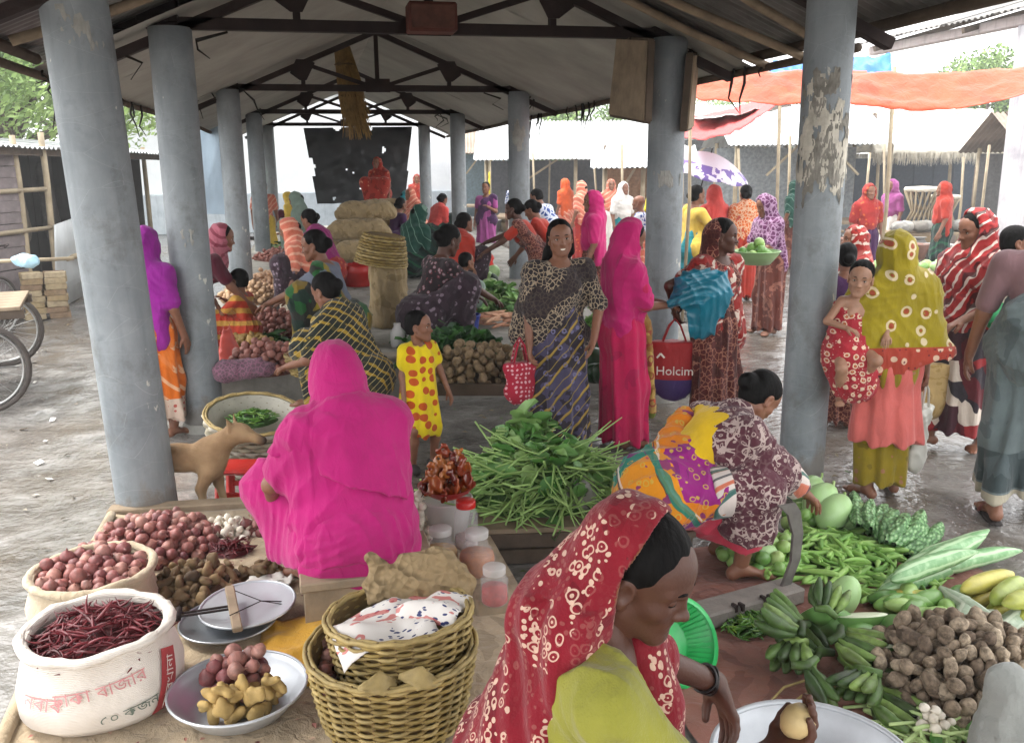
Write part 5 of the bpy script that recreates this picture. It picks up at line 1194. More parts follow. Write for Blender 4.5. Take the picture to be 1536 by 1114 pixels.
# 4 --- standing woman in dark sari, smiling at the camera
at4 = G(838, 682, 0); rot4 = 176
o4, j4 = build_person('smiling young woman in a dark net-print sari facing the camera', at4, rot4, .955, res=.009, sk='m', hair='plain', curl=(.8, .3), smile=True,
    pose=dict(head=(-3, 3, 5), hands=((.235, .13, .62), (-.2, .16, .84)), epole=(V3(.6, -1, 0), V3(-1, -.6, -.2))),
    wear=[('blouse', 'blouse', 'darksari', dict(g=.015, sl=.62)), ('sari_skirt', 'skirt', 'darkskirt', dict(hem=.05, r=.2, fold=fold_fn(.013, 'pleat', n=9, seed=2))),
          ('pallu', 'custom', 'darksari', dict(res=.008, fn=lambda j: c_sash(j, 'L', 0.0)+[rc(j.sh[0], j.sh[1], .066, .066, .05), rc(j.sh[0], j.el[0]*.8+j.sh[0]*.2, .062, .07, .06), rc(j.sh[1], j.el[1]*.9+j.sh[1]*.1, .062, .068, .06), rc(j.chest+j.cf*.05, j.waist+j.cf*.05+j.rx*.1, .13, .14, .06, (j.cf, .8)), rc(j.sh[0]-j.cf*.05, j.hip+j.rx*.22-j.cf*.12, .06, .1, .06), el(j.nb+j.cf*.08+j.up*.055, .085, None, .02, 's')], fold=fold_fn(0.0095, 'drape', seed=23))),
          ('hair_bun', 'custom', M_HAIR, dict(fn=lambda j: [el(j.head+j.HM@V3(.0, -.1, -.1), V3(.1, .05, .07), j.HM, .02), rc(j.head+j.HM@V3(0.05, -.08, -.1), j.chest-j.cf*.13+j.rx*.12, .05, .03, .04)]+[rc(j.head+j.HM@V3(.062*q_, -.02, .03), j.head+j.HM@V3(.064*q_, -.045, -.1), .026, .03, .03) for q_ in (1, -1)]))])
# 5 --- woman in magenta, profile
at5 = G(930, 668, 0); rot5 = -84
o5, j5 = build_person('woman in magenta veil and dress standing in profile, looking down into a purse', at5, rot5, .945, res=.009, sk='m', hair='plain', curl=(.6, .6),
    pose=dict(head=(0, 24, 0), neck=8, hands=((.07, .30, 1.0), (-.04, .31, 1.0)), epole=(V3(.5, -.7, -.8), V3(-.6, -.6, -.8))),
    wear=[('dress', 'skirt', 'magenta', dict(hem=.06, r=.19, fold=fold_fn(.014, 'pleat', n=8, seed=4))), ('blouse', 'blouse', 'magenta', dict(g=.018, sl=.9)),
          ('pallu', 'custom', 'gold', dict(res=.009, fn=lambda j: [rc(j.waist+j.cf*.1+j.up*.02+j.rx*.02, j.hip+V3(.05, .15, 0), .06, .075, .03, (j.cf, .6)), rc(j.hip+V3(.05, .15, 0), V3(.06, .2, .26), .075, .07, .03, (V3(0, 1, 0), .5)), cut((0, 0, .2), (0, 0, -1))], fold=fold_fn(0.0081, 'drape', seed=9))),
          ('veil', 'veil', 'magenta2', dict(res=.008, g=.004, back=.42, front=.36, arms=.85, k=.07, open_=True, fold=fold_fn(0.0081, 'drape', seed=31)))])
tag(soft('purse', [el((0, 0, 0), (.035, .05, .07)), rc((0, 0, .05), (0, .0, .09), .02, .012)], .008, plain('dark_purse', '2a1a18', .6), loc=at5+Matrix.Rotation(R(rot5), 3, 'Z')@Vector((.02, .39, .945))), 'small dark purse in the hands of the woman in magenta', 'purse')
# 6 --- woman with the teal bag
at6 = G(1066, 655, 0); rot6 = 205
o6, j6 = build_person('woman in red and white printed sari glancing sideways behind the teal bag', at6, rot6, .94, res=.009, sk='d', hair='plain', curl=(.6, .6),
    pose=dict(head=(28, 8, 0), hands=(L2(at6, rot6, .94, D(1012, 500, 6.05)+Vector((0, 0, .15))), L2(at6, rot6, .94, D(1080, 452, 5.95))), epole=(V3(.7, -.6, -.6), V3(-.8, -.5, -.6))),
    wear=[('sari_skirt', 'skirt', 'maroonprint', dict(hem=.06, r=.19, fold=fold_fn(.014, 'pleat', n=9, seed=6))), ('blouse', 'blouse', 'maroonprint', dict(g=.014, sl=.6)),
          ('pallu', 'custom', 'redwhite', dict(res=.009, fn=lambda j: c_sash(j, 'L', 0, end=.2)+[rc(j.sh[1], j.el[1], .062, .075, .06), rc(j.sh[0], j.el[0]*.6+j.sh[0]*.4, .06, .062, .06), rc(j.sh[0], j.sh[1], .066, .066, .05), rc(j.el[1], j.hip-j.rx*.16-j.R[:, 2]*.1, .085, .12, .1), rc(j.sh[0], j.hip+j.rx*.06, .07, .1, .08), el(j.nb+j.cf*.08+j.up*.05, .08, None, .02, 's')], fold=fold_fn(0.0095, 'drape', seed=41))),
          ('veil', 'custom', 'maroonprint', dict(res=.009, fn=lambda j: [el(j.head+j.HM@V3(0, -.045, .02), V3(.088, .09, .095), j.HM, .01), rc(j.head+j.HM@V3(0, -.07, -.03), j.nb-j.cf*.06-j.up*.06, .08, .1, .06), el(j.head+j.HM@V3(0, .06, -.01), V3(.11, .1, .15), j.HM, .01, 's')]))])
# 7 --- woman in mustard shawl with baby
at7 = G(1316, 742, 0); rot7 = -8
o7, j7 = build_person('woman in a mustard flowered shawl seen from behind, carrying a baby on her left arm', at7, rot7, .93, res=.009, sk='m', hair=None, eyes=False, curl=(.6, .4),
    pose=dict(head=(-12, 4, 0), hands=((.26, .02, .62), (-.1, .22, .98)), epole=(V3(.6, -1, -.2), V3(-1, -.3, -.4)), feet=((.11, .04, .07), (-.09, -.05, .07))),
    wear=[('trousers', 'skirt', 'mustskirt', dict(hem=.1, r=.15, fold=fold_fn(.01, 'pleat', n=6, seed=4))), ('tunic', 'skirt', 'salmon', dict(hem=.36, r=.215, fold=fold_fn(.012, 'pleat', n=7, seed=8))),
          ('shawl', 'custom', 'mustard', dict(res=.008, fn=lambda j: c_veil(j, .006, .55, .3, .8, True, True, .08, None, bw=.02)+[rc(j.sh[1], V3(-.2, -.05, .98), .085, .1, .1), rc(j.sh[0], V3(.22, -.07, .9), .08, .09, .1), rc(V3(-.16, -.06, .92), V3(.2, -.1, .86), .1, .11, .12, (V3(0, 1, 0), .7)), cut((0, 0, .80), (.3, 0, -1))], fold=lambda P: fold_fn(0.0081, 'drape', seed=51)(P)+.006*np.sin(30*(P[:, 0]*.8-P[:, 2]*.55)+1.5*np.sin(P[:, 2]*6))*(P[:, 2] < 1.25)))])
# her baby
bp = at7+Matrix.Rotation(R(rot7), 3, 'Z')@Vector((-.25, .0, .80))
o8, j8 = build_person('bare-armed baby looking back over the shoulder of the woman in mustard', bp, 165, .54, res=.009, sk='l', hair='short', curl=(.5, .5),
    pose=dict(hip=(0, 0, .16), hs=1.5, lean=8, side=-6, head=(-24, 8, -6), hands=((.1, .3, .36), (-.3, .24, .28)), epole=(V3(1, -.3, -.5), V3(-1, -.4, -.4)), feet=((.08, .16, -.36), (-.1, .1, -.2)), kpole=((.2, 1, .2), (-.3, 1, .2)), shw=.14),
    wear=[('wrap', 'custom', 'redwrap', dict(res=.009, fn=lambda j: [rc(V3(0, .02, .5), V3(-.02, .07, .0), .17, .26, .08, (V3(0, 1, 0), .85)), rc(V3(.02, .1, .1), V3(-.06, .14, -.2), .24, .24, .08, (V3(0, 1, 0), .85)), cut((0, 0, -.42), (-.15, 0, -1)), el(j.nb+V3(0, .02, .12), V3(.3, .3, .24), None, .02, 's')], fold=fold_fn(.012, 'drape', seed=3)))])
# 9 --- woman in grey sari at the right edge
at9 = G(1520, 770, 0); rot9 = -38
o9, j9 = build_person('woman in a grey sari walking out of the picture at the right edge', at9, rot9, 1.06, res=.009, sk='m', hair='bun', eyes=False, curl=(.5, .4),
    pose=dict(head=(-8, 4, 0), lean=2, hands=((.25, .1, .62), (-.3, .12, .66)), epole=(V3(.4, -1, 0), V3(-.4, -1, 0)), feet=((.1, .26, .07), (-.1, -.2, .09))),
    wear=[('sari_skirt', 'skirt', 'greysari', dict(hem=.13, r=.2, fold=fold_fn(.01, 'pleat', n=8, seed=1))), ('blouse', 'blouse', 'greyblouse', dict(g=.014, sl=.8)),
          ('pallu', 'custom', 'greysari', dict(fn=lambda j: c_sash(j, 'R', 0, end=.35)+[rc(j.waist-j.cf*.05, j.hip-j.cf*.06, .14, .17, .06), rc(j.sh[0]-j.cf*.04, j.waist-j.rx*.06-j.cf*.07, .07, .1, .06)], fold=fold_fn(0.0108, 'drape', seed=61)))])
for i in (0, 1):
    b = MB(); a = j9.an[i]; f = j9.fd[i]; x_ = unit(np.cross(f, V3(0, 0, 1)))
    b.tube([a+f*t-V3(0, 0, .073) for t in (-.06, 0, .07, .15, .19)], [.03, .038, .036, .044, .026], 8, flat=.22)
    sd_ = b.build('sandal', M_SANDAL, o9)
    b = MB(); b.tube([a+f*.09+x_*w_-V3(0, 0, .06-hh) for w_, hh in ((-.045, 0), (-.03, .03), (0, .042), (.03, .03), (.045, 0))], .008, 6); b.build('strap', plain('brown_strap', '6a3a34'), sd_)
# 10 --- striped veil with child
at10 = G(1432, 672, 0); rot10 = 104
o10, j10 = build_person('woman under a red and white striped veil, carrying a child and a straw bag', at10, rot10, .97, res=.01, sk='m', hair='plain', eyes=True, curl=(.5, .5),
    pose=dict(head=(-16, 14, 0), hands=((.2, .2, .68), (-.14, .24, .92)), epole=(V3(.5, -1, 0), V3(-.8, -.6, -.4)), feet=((.1, .14, .07), (-.1, -.12, .07))),
    wear=[('sari_skirt', 'skirt', 'patchdark', dict(hem=.14, r=.2, fold=fold_fn(.01, 'pleat', n=8, seed=3))),
          ('veil', 'veil', 'stripeveil', dict(g=.012, back=.5, front=.4, arms=1., bw=.03, k=.08, open_=True, fold=fold_fn(0.0108, 'drape', seed=71)))])
bp = at10+Matrix.Rotation(R(rot10), 3, 'Z')@Vector((-.26, .06, .9))
o11, j11 = build_person('small dark-haired child in green shorts carried by the woman in the striped veil', bp, 180, .6, res=.012, sk='m', hair='short', curl=(.4, .4), eyes=False,
    pose=dict(hip=(0, 0, .12), hs=1.4, lean=6, head=(60, 0, 0), hands=((.12, .3, .4), (-.2, .2, .3)), feet=((.2, .22, -.35), (-.16, .2, -.38)), kpole=((.7, 1, .2), (-.7, 1, .2))),
    wear=[('shirt', 'shirt', 'patchdark', dict(sl=.6)), ('shorts', 'custom', fab('green_shorts', '1c7a46'), dict(fn=lambda j: [el(j.hip, V3(.18, .15, .13))]+[rc(j.hj[i], j.hj[i]*.25+j.kn[i]*.75, .11, .1, .03) for i in (0, 1)]))])
# 12 --- girl in the yellow dress
at12 = G(632, 700, 0); rot12 = 200
o12, j12 = build_person('little girl in a yellow dress with big red spots standing by the concrete plinth', at12, rot12, .61, res=.012, sk='m', hair='short', curl=(.4, .4),
    pose=dict(hip=(0, 0, .81), hs=1.32, head=(46, 2, 0), hands=((.22, .1, .66), (-.32, .12, .68)), epole=(V3(.5, -1, 0), V3(-.5, -1, 0)), feet=((.12, .06, .07), (-.13, .02, .07)), shw=.145),
    wear=[('dress', 'custom', 'polka', dict(res=.011, fn=lambda j: c_blouse(j, .025, .5, 0)+[rc(j.chest, V3(0, 0, .46), .15, .235, .06, (V3(0, 1, 0), .9)), cut((0, 0, .36), (0, 0, -1))], fold=fold_fn(.014, 'pleat', n=7, seed=2)))])
for i in (0, 1):
    b = MB(); a = j12.an[i]; f = j12.fd[i]
    b.tube([a+f*t-V3(0, 0, .04) for t in (-.06, -.02, .05, .13, .19)], [.045, .06, .056, .058, .03], 8, flat=.9); b.build('shoe', M_SANDAL, o12)
# ------------------------------------------------------------------ people further off
MAT['yelblack'] = fab('black_yellow_print', '1f2320', ('stripe', 'a98a2c', (.7, .3, .6), 15, .3, 1.2, 7), ('noise', '17231c', 11, .55), ('stripe', 'b8a878', (-.4, .5, .7), 30, .12, .5))
MAT['greenblk'] = fab('dark_green_veil', '12302a', ('stripe', '1d5a3c', (.6, .2, .7), 11, .25, 1, 6), ('stripe', '0d1513', (.6, .2, .7), 9, .3, 1, 6))
MAT['greengold'] = fab('green_gold_sari', '7a6420', ('patch', ['7a6420', '1f5a2a', '2a2a26', '8a7a24', '1a3028'], 11))
MAT['greyblue'] = fab('grey_blue_blouse', '6a7080', wv=.1)
MAT['floraldark'] = fab('dark_floral', '2a2024', ('dots', 'a8949a', 24, .3), ('ring', '7a3a44', 24, .3, .4), ('noise', '2a2024', 10, .58))
MAT['floralskirt'] = fab('dusk_floral_skirt', '3a2a34', ('dots', '8a7a86', 18, .28), ('noise', '2c2028', 8, .55))
MAT['greenveil'] = fab('bottle_green_veil', '1c4a3e', ('stripe', '7a9a8a', (.8, .2, .5), 12, .1, .8, 5), wv=.2)
MAT['purplemag'] = fab('purple_magenta_veil', '8e1a68', wv=.15)
MAT['redskirt'] = fab('red_flowered_skirt', 'a02a26', ('dots', 'c96a3a', 14, .25))
MAT['sage'] = fab('sage_veil', '7e9084', wv=.12)
MAT['redflower'] = fab('red_sari_flower', 'a03428', ('dots', 'c98a6a', 12, .24), ('noise', '7a2018', 8, .58))
MAT['purple'] = fab('violet_veil', '8a1a86', wv=.12)
MAT['orange'] = fab('orange_skirt', 'd2691a', ('stripe', 'dcae8a', (.7, .2, .7), 9, .25, .9, 5), ('noise', 'd8742a', 9, .55), ('band', 'cdbdae', (0, 0, 1), .0, .32), ('inband', 'b03a30', (0, 0, 1), 0, .32, 22, .3))
MAT['maroon'] = fab('deep_maroon', '4a0f22', wv=.15)
MAT['rosescarf'] = fab('dusty_rose_scarf', 'a8606e', ('stripe', '7a3040', (.5, .2, .8), 16, .3, .8, 6))
MAT['childcheck'] = fab('red_yellow_frock', 'b8402c', ('stripe', 'c9a24c', (.2, .1, 1), 6, .4, .4, 5))
MAT['lilac'] = fab('lilac_tunic', '9a4a86', wv=.12); MAT['violetdk'] = fab('dark_violet', '43204a')
MAT['white'] = fab('white_cotton', 'd8d4ce', wv=.06)
MAT['bluewhite'] = fab('blue_white_print', '24448a', ('edge', 'd0d4dc', 15, .16))
MAT['orred'] = fab('orange_red_blouse', 'a83020', wv=.12)
MAT['teal'] = fab('teal_skirt', '1a7a80', ('stripe', '2a90a0', (0, 0, 1), 5, .3, .2))
MAT['yellowtop'] = fab('soft_yellow_top', 'd2b24e', wv=.08)
MAT['coral'] = fab('coral_veil', 'd04a44', wv=.08)
MAT['orangenet'] = fab('orange_net_veil', 'd06a30', ('edge', 'e0bda0', 24, .1), ('noise', 'b83a28', 7, .6))
MAT['plum'] = fab('plum_net_veil', '5e2a54', ('edge', 'a888a4', 20, .1))
MAT['brown'] = fab('brown_print_skirt', '5a2a20', ('noise', '8a5a4a', 11, .56))
MAT['orangecap'] = fab('orange_cap', 'c9521e'); MAT['yellow'] = fab('yellow_veil', 'd8c41a')
MAT['salmoncl'] = fab('salmon_cloth', 'c9705a', ('stripe', 'dca890', (.6, .2, .7), 14, .3, .8, 5))
FL = lambda a, n=0: fold_fn(a, 'drape', seed=n)
PL = lambda n=8, s_=1: fold_fn(.014, 'pleat', n=n, seed=s_)
def stand(lab, px, row, rot, s=1., top='veil', tm='coral', low='skirt', lm='maroon', bl=None, hair='bun', sk='m', res=.014, eyes=None, zt=1.56, group=None, vk={}, hem=.07, fy=None, **pose):
    at = G(px, fy, 0) if fy else G(px, row, zt*s)
    if fy: s *= .955
    at.z = 0
    wr = []
    if low == 'skirt': wr.append(('skirt', 'skirt', lm, dict(hem=hem, r=.18, fold=PL(8, px % 7))))
    elif low == 'trousers': wr.append(('trousers', 'trousers', lm, dict(fold=FL(.006, px % 5))))
    if top == 'veil':
        if bl: wr.append(('blouse', 'blouse', bl, dict(g=.016, sl=.7)))
        wr.append(('veil', 'veil', tm, dict(dict(g=.004, back=.5, front=.3, arms=.8, fold=FL(.009, px % 11)), **vk)))
    elif top == 'sash': wr += [('blouse', 'blouse', bl, dict(g=.014, sl=.6)), ('pallu', 'sash', tm, dict(fold=FL(.009, px % 9)))]
    elif top == 'shirt': wr.append(('shirt', 'shirt', tm, dict(fold=FL(.006, px % 5))))
    e = (abs(((rot+180) % 360)-180) > 60) if eyes is None else eyes
    return build_person(lab, at, rot, s, res, sk, wr, hair, group, pose, eyes=e)[0]
def sit(lab, px, row, rot, s=1., tm='coral', lm='maroon', bl=None, top='veil', hair='bun', sk='m', res=.013, z=PZ, eyes=True, vk={}, hz=.2, lapk={}, **pose):
    at = G(px, row, z); p = SQUAT(hz, ft=.3, lean=16); p.update(pose)
    wr = [('skirt', 'lap', lm, dict(dict(g=.035, hem=.01, fold=FL(.009, px % 7)), **lapk))]
    if bl: wr.append(('blouse', 'blouse', bl, dict(g=.014, sl=.75, fold=FL(.005, 3))))
    if top == 'veil': wr.append(('veil', 'veil', tm, dict(dict(g=.004, back=.46, front=.3, arms=.8, fold=FL(.009, px % 11)), **vk)))
    elif top == 'sash': wr.append(('pallu', 'sash', tm, dict(fold=FL(.009, px % 9))))
    return build_person(lab, at, rot, s, res, sk, wr, hair, None, p, eyes=eyes)[0]
sit('seated woman in black and yellow print behind the girl in yellow', 548, 612, 50, .93, 'yelblack', 'yelblack', bl='greenblk', hair='bun', res=.01, z=PZ, vk=dict(hood=0), top='veil', lean=26, head=(0, 30, 0), hands=((.1, .5, .3), (-.25, .42, .3)))
sit('woman in grey blouse and green and gold sari, stretching her arm over the onions', 522, 520, 72, 1.05, 'greengold', 'greengold', bl='greyblue', top='sash', res=.01, lean=20, head=(6, 14, 0), hands=((.15, .5, .35), (-.12, .62, .34)))
sit('seated woman in dark floral dress bending over a blue bucket', 634, 512, -68, 1.08, 'floraldark', 'floralskirt', bl='floraldark', top=None, res=.01, lean=24, head=(0, 26, 0), hands=((.12, .62, .28), (-.1, .6, .28)), sk='d')
sit('woman under a bottle green striped veil, half hidden behind the woolly basket', 612, 418, -52, 1.05, 'greenveil', 'greenblk', lean=22, head=(0, 24, 0))
sit('seated woman in purple-magenta veil and red skirt sorting onions', 497, 432, 58, 1.05, 'purplemag', 'redskirt', lean=22, head=(0, 24, 0), hands=((.1, .5, .3), (-.2, .5, .3)), vk=dict(hood=0))
sit('woman in sage green veil sitting by the far left columns', 463, 378, 70, 1.1, 'sage', 'sage', lean=14, head=(0, 20, 0))
stand('woman in violet veil and orange skirt between the two front left columns', 243, 332, -28, .96, 'veil', 'purple', 'skirt', 'orange', 'purple', hair=None, res=.01, hem=.16, vk=dict(back=.52), fy=655)
stand('woman in maroon with a dusty rose scarf bending towards the child', 296, 328, -76, .97, 'veil', 'rosescarf', 'skirt', 'maroon', 'maroon', res=.01, lean=30, neck=20, head=(-6, 14, 0), vk=dict(back=.1, front=.08, arms=0, open_=True), hands=((.12, .5, .78), (-.05, .52, .8)), fy=592)
o = sit('small child in a red and yellow frock facing the bending woman', 372, 522, 62, .62, 'childcheck', 'childcheck', bl='childcheck', top=None, hair='short', res=.012, hz=.25, hs=1.32, lean=4, hands=((.1, .35, .62), (-.12, .36, .62)))
stand('boy in lilac tunic with a yellow bag walking outside the far columns', 731, 284, 150, 1.0, 'sash', 'violetdk', 'skirt', 'lilac', 'lilac', hair='short', hem=.3, hands=(None, (-.12, .22, 1.1)), fy=392)
stand('woman in dark red leaning over the plinth with her arm stretched out', 812, 296, 66, 1.02, 'sash', 'maroonprint', 'skirt', 'maroonprint', 'orred', sk='d', res=.011, lean=34, neck=10, head=(0, 10, 0), hands=((.1, .75, .95), (-.2, .62, .9)), fy=488)
stand('stooping woman with a gold headband beside the middle column', 836, 312, 62, 1.0, 'sash', 'orred', 'skirt', 'brown', 'orred', lean=32, head=(0, 30, 0), hands=((.1, .55, .8), (-.2, .5, .8)), fy=478)
stand('man in a blue and white patterned shirt stooping', 838, 270, 50, 1.05, 'shirt', 'bluewhite', 'skirt', 'brown', hair='short', lean=36, head=(0, 20, 0), hands=((.1, .5, .75), (-.2, .5, .8)), fy=432)
stand('woman in pink veil with her back half turned, behind the smiling woman', 890, 294, 68, 1.02, 'veil', 'magenta2', 'skirt', 'maroonprint', 'magenta', res=.011, head=(20, 4, 0), fy=492)
stand('woman in yellow top and teal skirt beside the column with the hanging board', 1036, 268, -80, 1.04, 'sash', 'yellowtop', 'skirt', 'teal', 'yellowtop', hair='bun', res=.012, hands=((.3, .3, .95), None), fy=470)
stand('woman in coral red veil with her back to us', 1066, 274, 14, 1.02, 'veil', 'coral', 'skirt', 'coral', hair=None, vk=dict(back=.55), fy=450)
stand('bareheaded woman in orange net shawl seen from behind', 1112, 276, -4, 1.02, 'veil', 'orangenet', 'skirt', 'orred', 'orangenet', vk=dict(hood=0, back=.55), fy=450)
stand('woman in plum net veil and brown skirt holding a pale green bowl', 1152, 292, 96, 1.0, 'veil', 'plum', 'skirt', 'brown', 'plum', res=.011, lean=10, head=(0, 22, 0), hands=((.15, .36, .92), (-.15, .38, .94)), fy=500)
stand('child in orange cap and blue striped shirt near the hanging board column', 958, 278, 60, .92, 'shirt', 'bluewhite', 'skirt', 'salmoncl', hair=None, hem=.2, fy=440)
stand('distant woman under a bright yellow veil', 738, 252, 20, 1.06, 'veil', 'yellow', 'skirt', 'yellow', hair=None, vk=dict(back=.55), zt=1.72, fy=338)
stand('distant person with an orange scarf between the stalls', 848, 267, 30, 1.0, 'veil', 'orangecap', 'skirt', 'salmoncl', hair=None, zt=1.6, fy=372)
stand('distant woman in pale pink between the stalls', 915, 266, 170, 1.0, 'veil', 'salmoncl', 'skirt', 'white', zt=1.62, fy=380)
stand('man in orange behind the fourth left column', 402, 280, 190, 1.04, 'shirt', 'salmoncl', 'skirt', 'yellowtop', hair='short', fy=395)
stand('person in red by the last right column', 628, 244, 170, 1.05, 'veil', 'redflower', 'skirt', 'salmoncl', zt=1.95, fy=352)
sit('person wrapped in orange sitting by the last right column', 628, 352, 120, 1.05, 'salmoncl', 'salmoncl', hair=None, eyes=False)
stand('woman in a reddish print behind the baby, near the torn-plaster column', 1268, 352, 80, .9, 'veil', 'redwhite', 'skirt', 'maroonprint', res=.012, fy=600)
stand('girl in dark dress partly hidden by the torn-plaster column', 1252, 392, -20, .86, 'sash', 'violetdk', 'skirt', 'maroonprint', 'violetdk', res=.012, fy=640)
sit('woman in orange red shawl sitting behind the dark floral woman', 678, 440, -62, 1.0, 'orred', 'floralskirt', bl='orred', vk=dict(hood=0), lean=18)
sit('toddler in pale clothes beside the blue bucket', 686, 470, -70, .62, 'white', 'sage', bl='sage', top=None, hair='short', hs=1.3, hz=.2, eyes=False)
sit('dark-haired woman in black crouching behind the sacks', 588, 378, -60, 1.0, 'violetdk', 'violetdk', bl='violetdk', top=None, lean=20)
for px, fy_, rot, tm, lm, lab in ((775, 372, 160, 'bluewhite', 'white', 'far shopper in a blue and white shawl left of the middle column'), (872, 392, 40, 'salmoncl', 'redskirt', 'far shopper in a salmon shawl before the white roofed stall'), (932, 402, 200, 'white', 'teal', 'far shopper in a white veil left of the child in the orange cap'), (985, 398, 150, 'yellow', 'maroon', 'far shopper in a yellow veil beside the small pale stall'), (1185, 402, 30, 'greenveil', 'brown', 'far shopper in a green striped veil behind the plum net veil'), (1292, 432, 170, 'redskirt', 'violetdk', 'far shopper in red flowered cloth right of the torn-plaster column'), (1330, 398, 100, 'lilac', 'white', 'far shopper in lilac before the thatched stall'), (1405, 420, 60, 'orred', 'greenblk', 'far shopper in orange red near the stall table')):
    stand(lab, px, 280, rot, 1.0, 'veil', tm, 'skirt', lm, hair='bun', fy=fy_, eyes=False)
for px, row, rot, tm, lm, lab in ((448, 352, 60, 'yellowtop', 'maroon', 'seated seller in yellow at the far left of the plinth'), (598, 350, -70, 'teal', 'brown', 'seated seller in teal behind the jute sacks'), (652, 362, -60, 'coral', 'greenblk', 'seated seller in coral near the slender far column'), (470, 452, 78, 'salmoncl', 'floralskirt', 'seated seller in salmon bent over the pale onions')):
    sit(lab, px, row, rot, 1.0, tm, lm, lean=20, head=(0, 20, 0), eyes=False, vk=dict(hood=int(px < 600)))
# ------------------------------------------------------------------ goods: shapes
GR = random.Random(11)
def blob(r, sx=1, sy=1, sz=1, amp=.12, fr=1.6, sub=2, seed=0, tip=0.):
    bm = bmesh.new(); bmesh.ops.create_icosphere(bm, subdivisions=sub, radius=1)
    for v in bm.verts:
        c = v.co.copy(); k = 1+amp*nz(c.x*fr+seed*3.7, c.y*fr+seed, c.z*fr)
        if tip and c.z > .75: k += tip*((c.z-.75)/.25)**2
        v.co = Vector((c.x*sx, c.y*sy, c.z*sz))*k*r
    me = bpy.data.meshes.new('blob'); bm.to_mesh(me); bm.free(); me.polygons.foreach_set('use_smooth', [True]*len(me.polygons)); return me
def onion_me(r, seed):
    b = MB(); g = random.Random(seed); q = g.uniform(.82, .95)
    b.lathe([(r*.02, -r*q), (r*.25, -r*q*.97), (r*.7, -r*q*.68), (r*.97, -r*q*.15), (r*.98, r*q*.2), (r*.72, r*q*.62), (r*.34, r*q*.88), (r*.13, r*q*1.1), (r*.1, r*q*1.42), (r*.02, r*q*1.5)], 12, wob=lambda a, t: .03*math.sin(3*a+seed)+.02*math.sin(5*a))
    return b.mesh('onion')
def pod_me(name, L, r, bend=.2, n=7, segs=6, prof=None, flat=1., lobes=0, lob=0., twist=0.):
    prof = prof or [.35, .8, 1, 1, .9, .65, .12]
    n = len(prof); P = []
    for i in range(n):
        t = i/(n-1)-.5; P.append((t*L, bend*L*(t*t-.1), twist*L*t*t*t*2))
    b = MB(); b.tube(P, [r*q for q in prof], segs, flat=flat, lobes=lobes, lob=lob); return b.mesh(name)
def multi(me, *mats):
    for m in mats: me.materials.append(m)
    return me
M_ONION = tone('red_onion_skin', [(0, '6e3c3e'), (.4, '8a5650'), (.75, 'a0766a'), (1, '5f3038')], .5, .35, sv=.38, scale=42, bump=.0008, bs=60, sq=(1, 1, .12), dirt=.35)
M_GARLIC = tone('garlic_skin', [(0, 'c9bfae'), (1, 'e0d8ca')], .6, sv=.12, scale=30, bump=.001)
M_GINGER = tone('ginger_skin', [(0, '5a4732'), (.6, '7c6648'), (1, '44362a')], .8, sv=.3, scale=30)
M_TURM = tone('pale_root', [(0, '9a7f4c'), (1, 'b0955e')], .7, sv=.25, scale=26)
M_CHIL = tone('dry_chilli', [(0, '3c0f14'), (.5, '6a1c24'), (1, '551820')], .45, .4, sv=.25, scale=40, bump=.001)
M_GCHIL = tone('green_chilli', [(0, '2f5a1c'), (.6, '4c7a26'), (1, '6a8a2c')], .35, .5, sv=.15, bump=0)
M_TARO = tone('taro_skin', [(0, '64564a'), (.5, '8a7a68'), (1, 'a39480')], .9, .15, sv=.5, scale=48, bump=.006, bs=85, dirt=.6)
M_OKRA = tone('okra_green', [(0, '5f8a3c'), (.5, '7fa852'), (1, '98ba68')], .5, sv=.15, bump=.001)
def striped_green(name, a, b_, n, speck=0):
    t = NT(name); O = t.tc.outputs['Object']; sx = t.n('SeparateXYZ'); t.l(O, sx.inputs[0])
    an = t.math('ARCTAN2', sx.outputs[2], sx.outputs[1]); s = t.math('SINE', t.math('ADD', t.math('MULTIPLY', an, n), t.math('MULTIPLY', t.noise(9, O, 3), 3)))
    c = t.mix(t.ramp(s, [(.35, (0, 0, 0)), (.75, (1, 1, 1))]), a, b_)
    c = t.mix(t.math('MULTIPLY', t.ramp(t.noise(30, O, 4), [(.45, (0, 0, 0)), (.65, (1, 1, 1))]), .45), c, var(b_, 1.1))
    t.bump(t.noise(50, O, 3), .002, .5); return t.fin(c, .45, .4)
M_SNAKE = striped_green('snake_gourd', '6f9a68', 'a9c59c', 5); 
t = NT('bitter_gourd'); d_ = t.vor(62, t.mapv((.55, 1, 1))); t.bump(t.math('MULTIPLY', d_, -1.), .012, 1.)
M_BITTER = t.fin(t.ramp(d_, [(.12, 'a3c092'), (.42, '74a068'), (.66, '4c7244')]), .45, .4)
M_CUKE = tone('yellow_cucumber', [(0, '8aa048'), (.5, 'b5b25a'), (1, 'c9b35e')], .4, .45, sv=.2, scale=18); M_GOURD = plain('pale_gourd', '98b97e', .4, .45, v=.14, scale=9)
M_PAPAYA = tone('raw_papaya', [(0, '3f6a2e'), (1, '6a9450')], .4, .45, sv=.15); M_BANANA = tone('green_plantain', [(0, '2f4422'), (.6, '4c6632'), (1, '728a46')], .5, .35, sv=.45, scale=16, dirt=.45)
M_FLESH = plain('pale_flesh', 'd5dcc0', .5, .4, v=.08); M_EGGP = tone('green_brinjal', [(0, '55803c'), (.6, '86aa5c'), (1, 'a9c27a')], .35, .5, sv=.18)
M_GREYG = striped_green('grey_green_gourd', '8a9a82', 'b5beaa', 5); M_POTATO = tone('potato', [(0, '7d6a50'), (1, 'a48e70')], .85, .2, sv=.35, scale=34, bump=.003, dirt=.4)
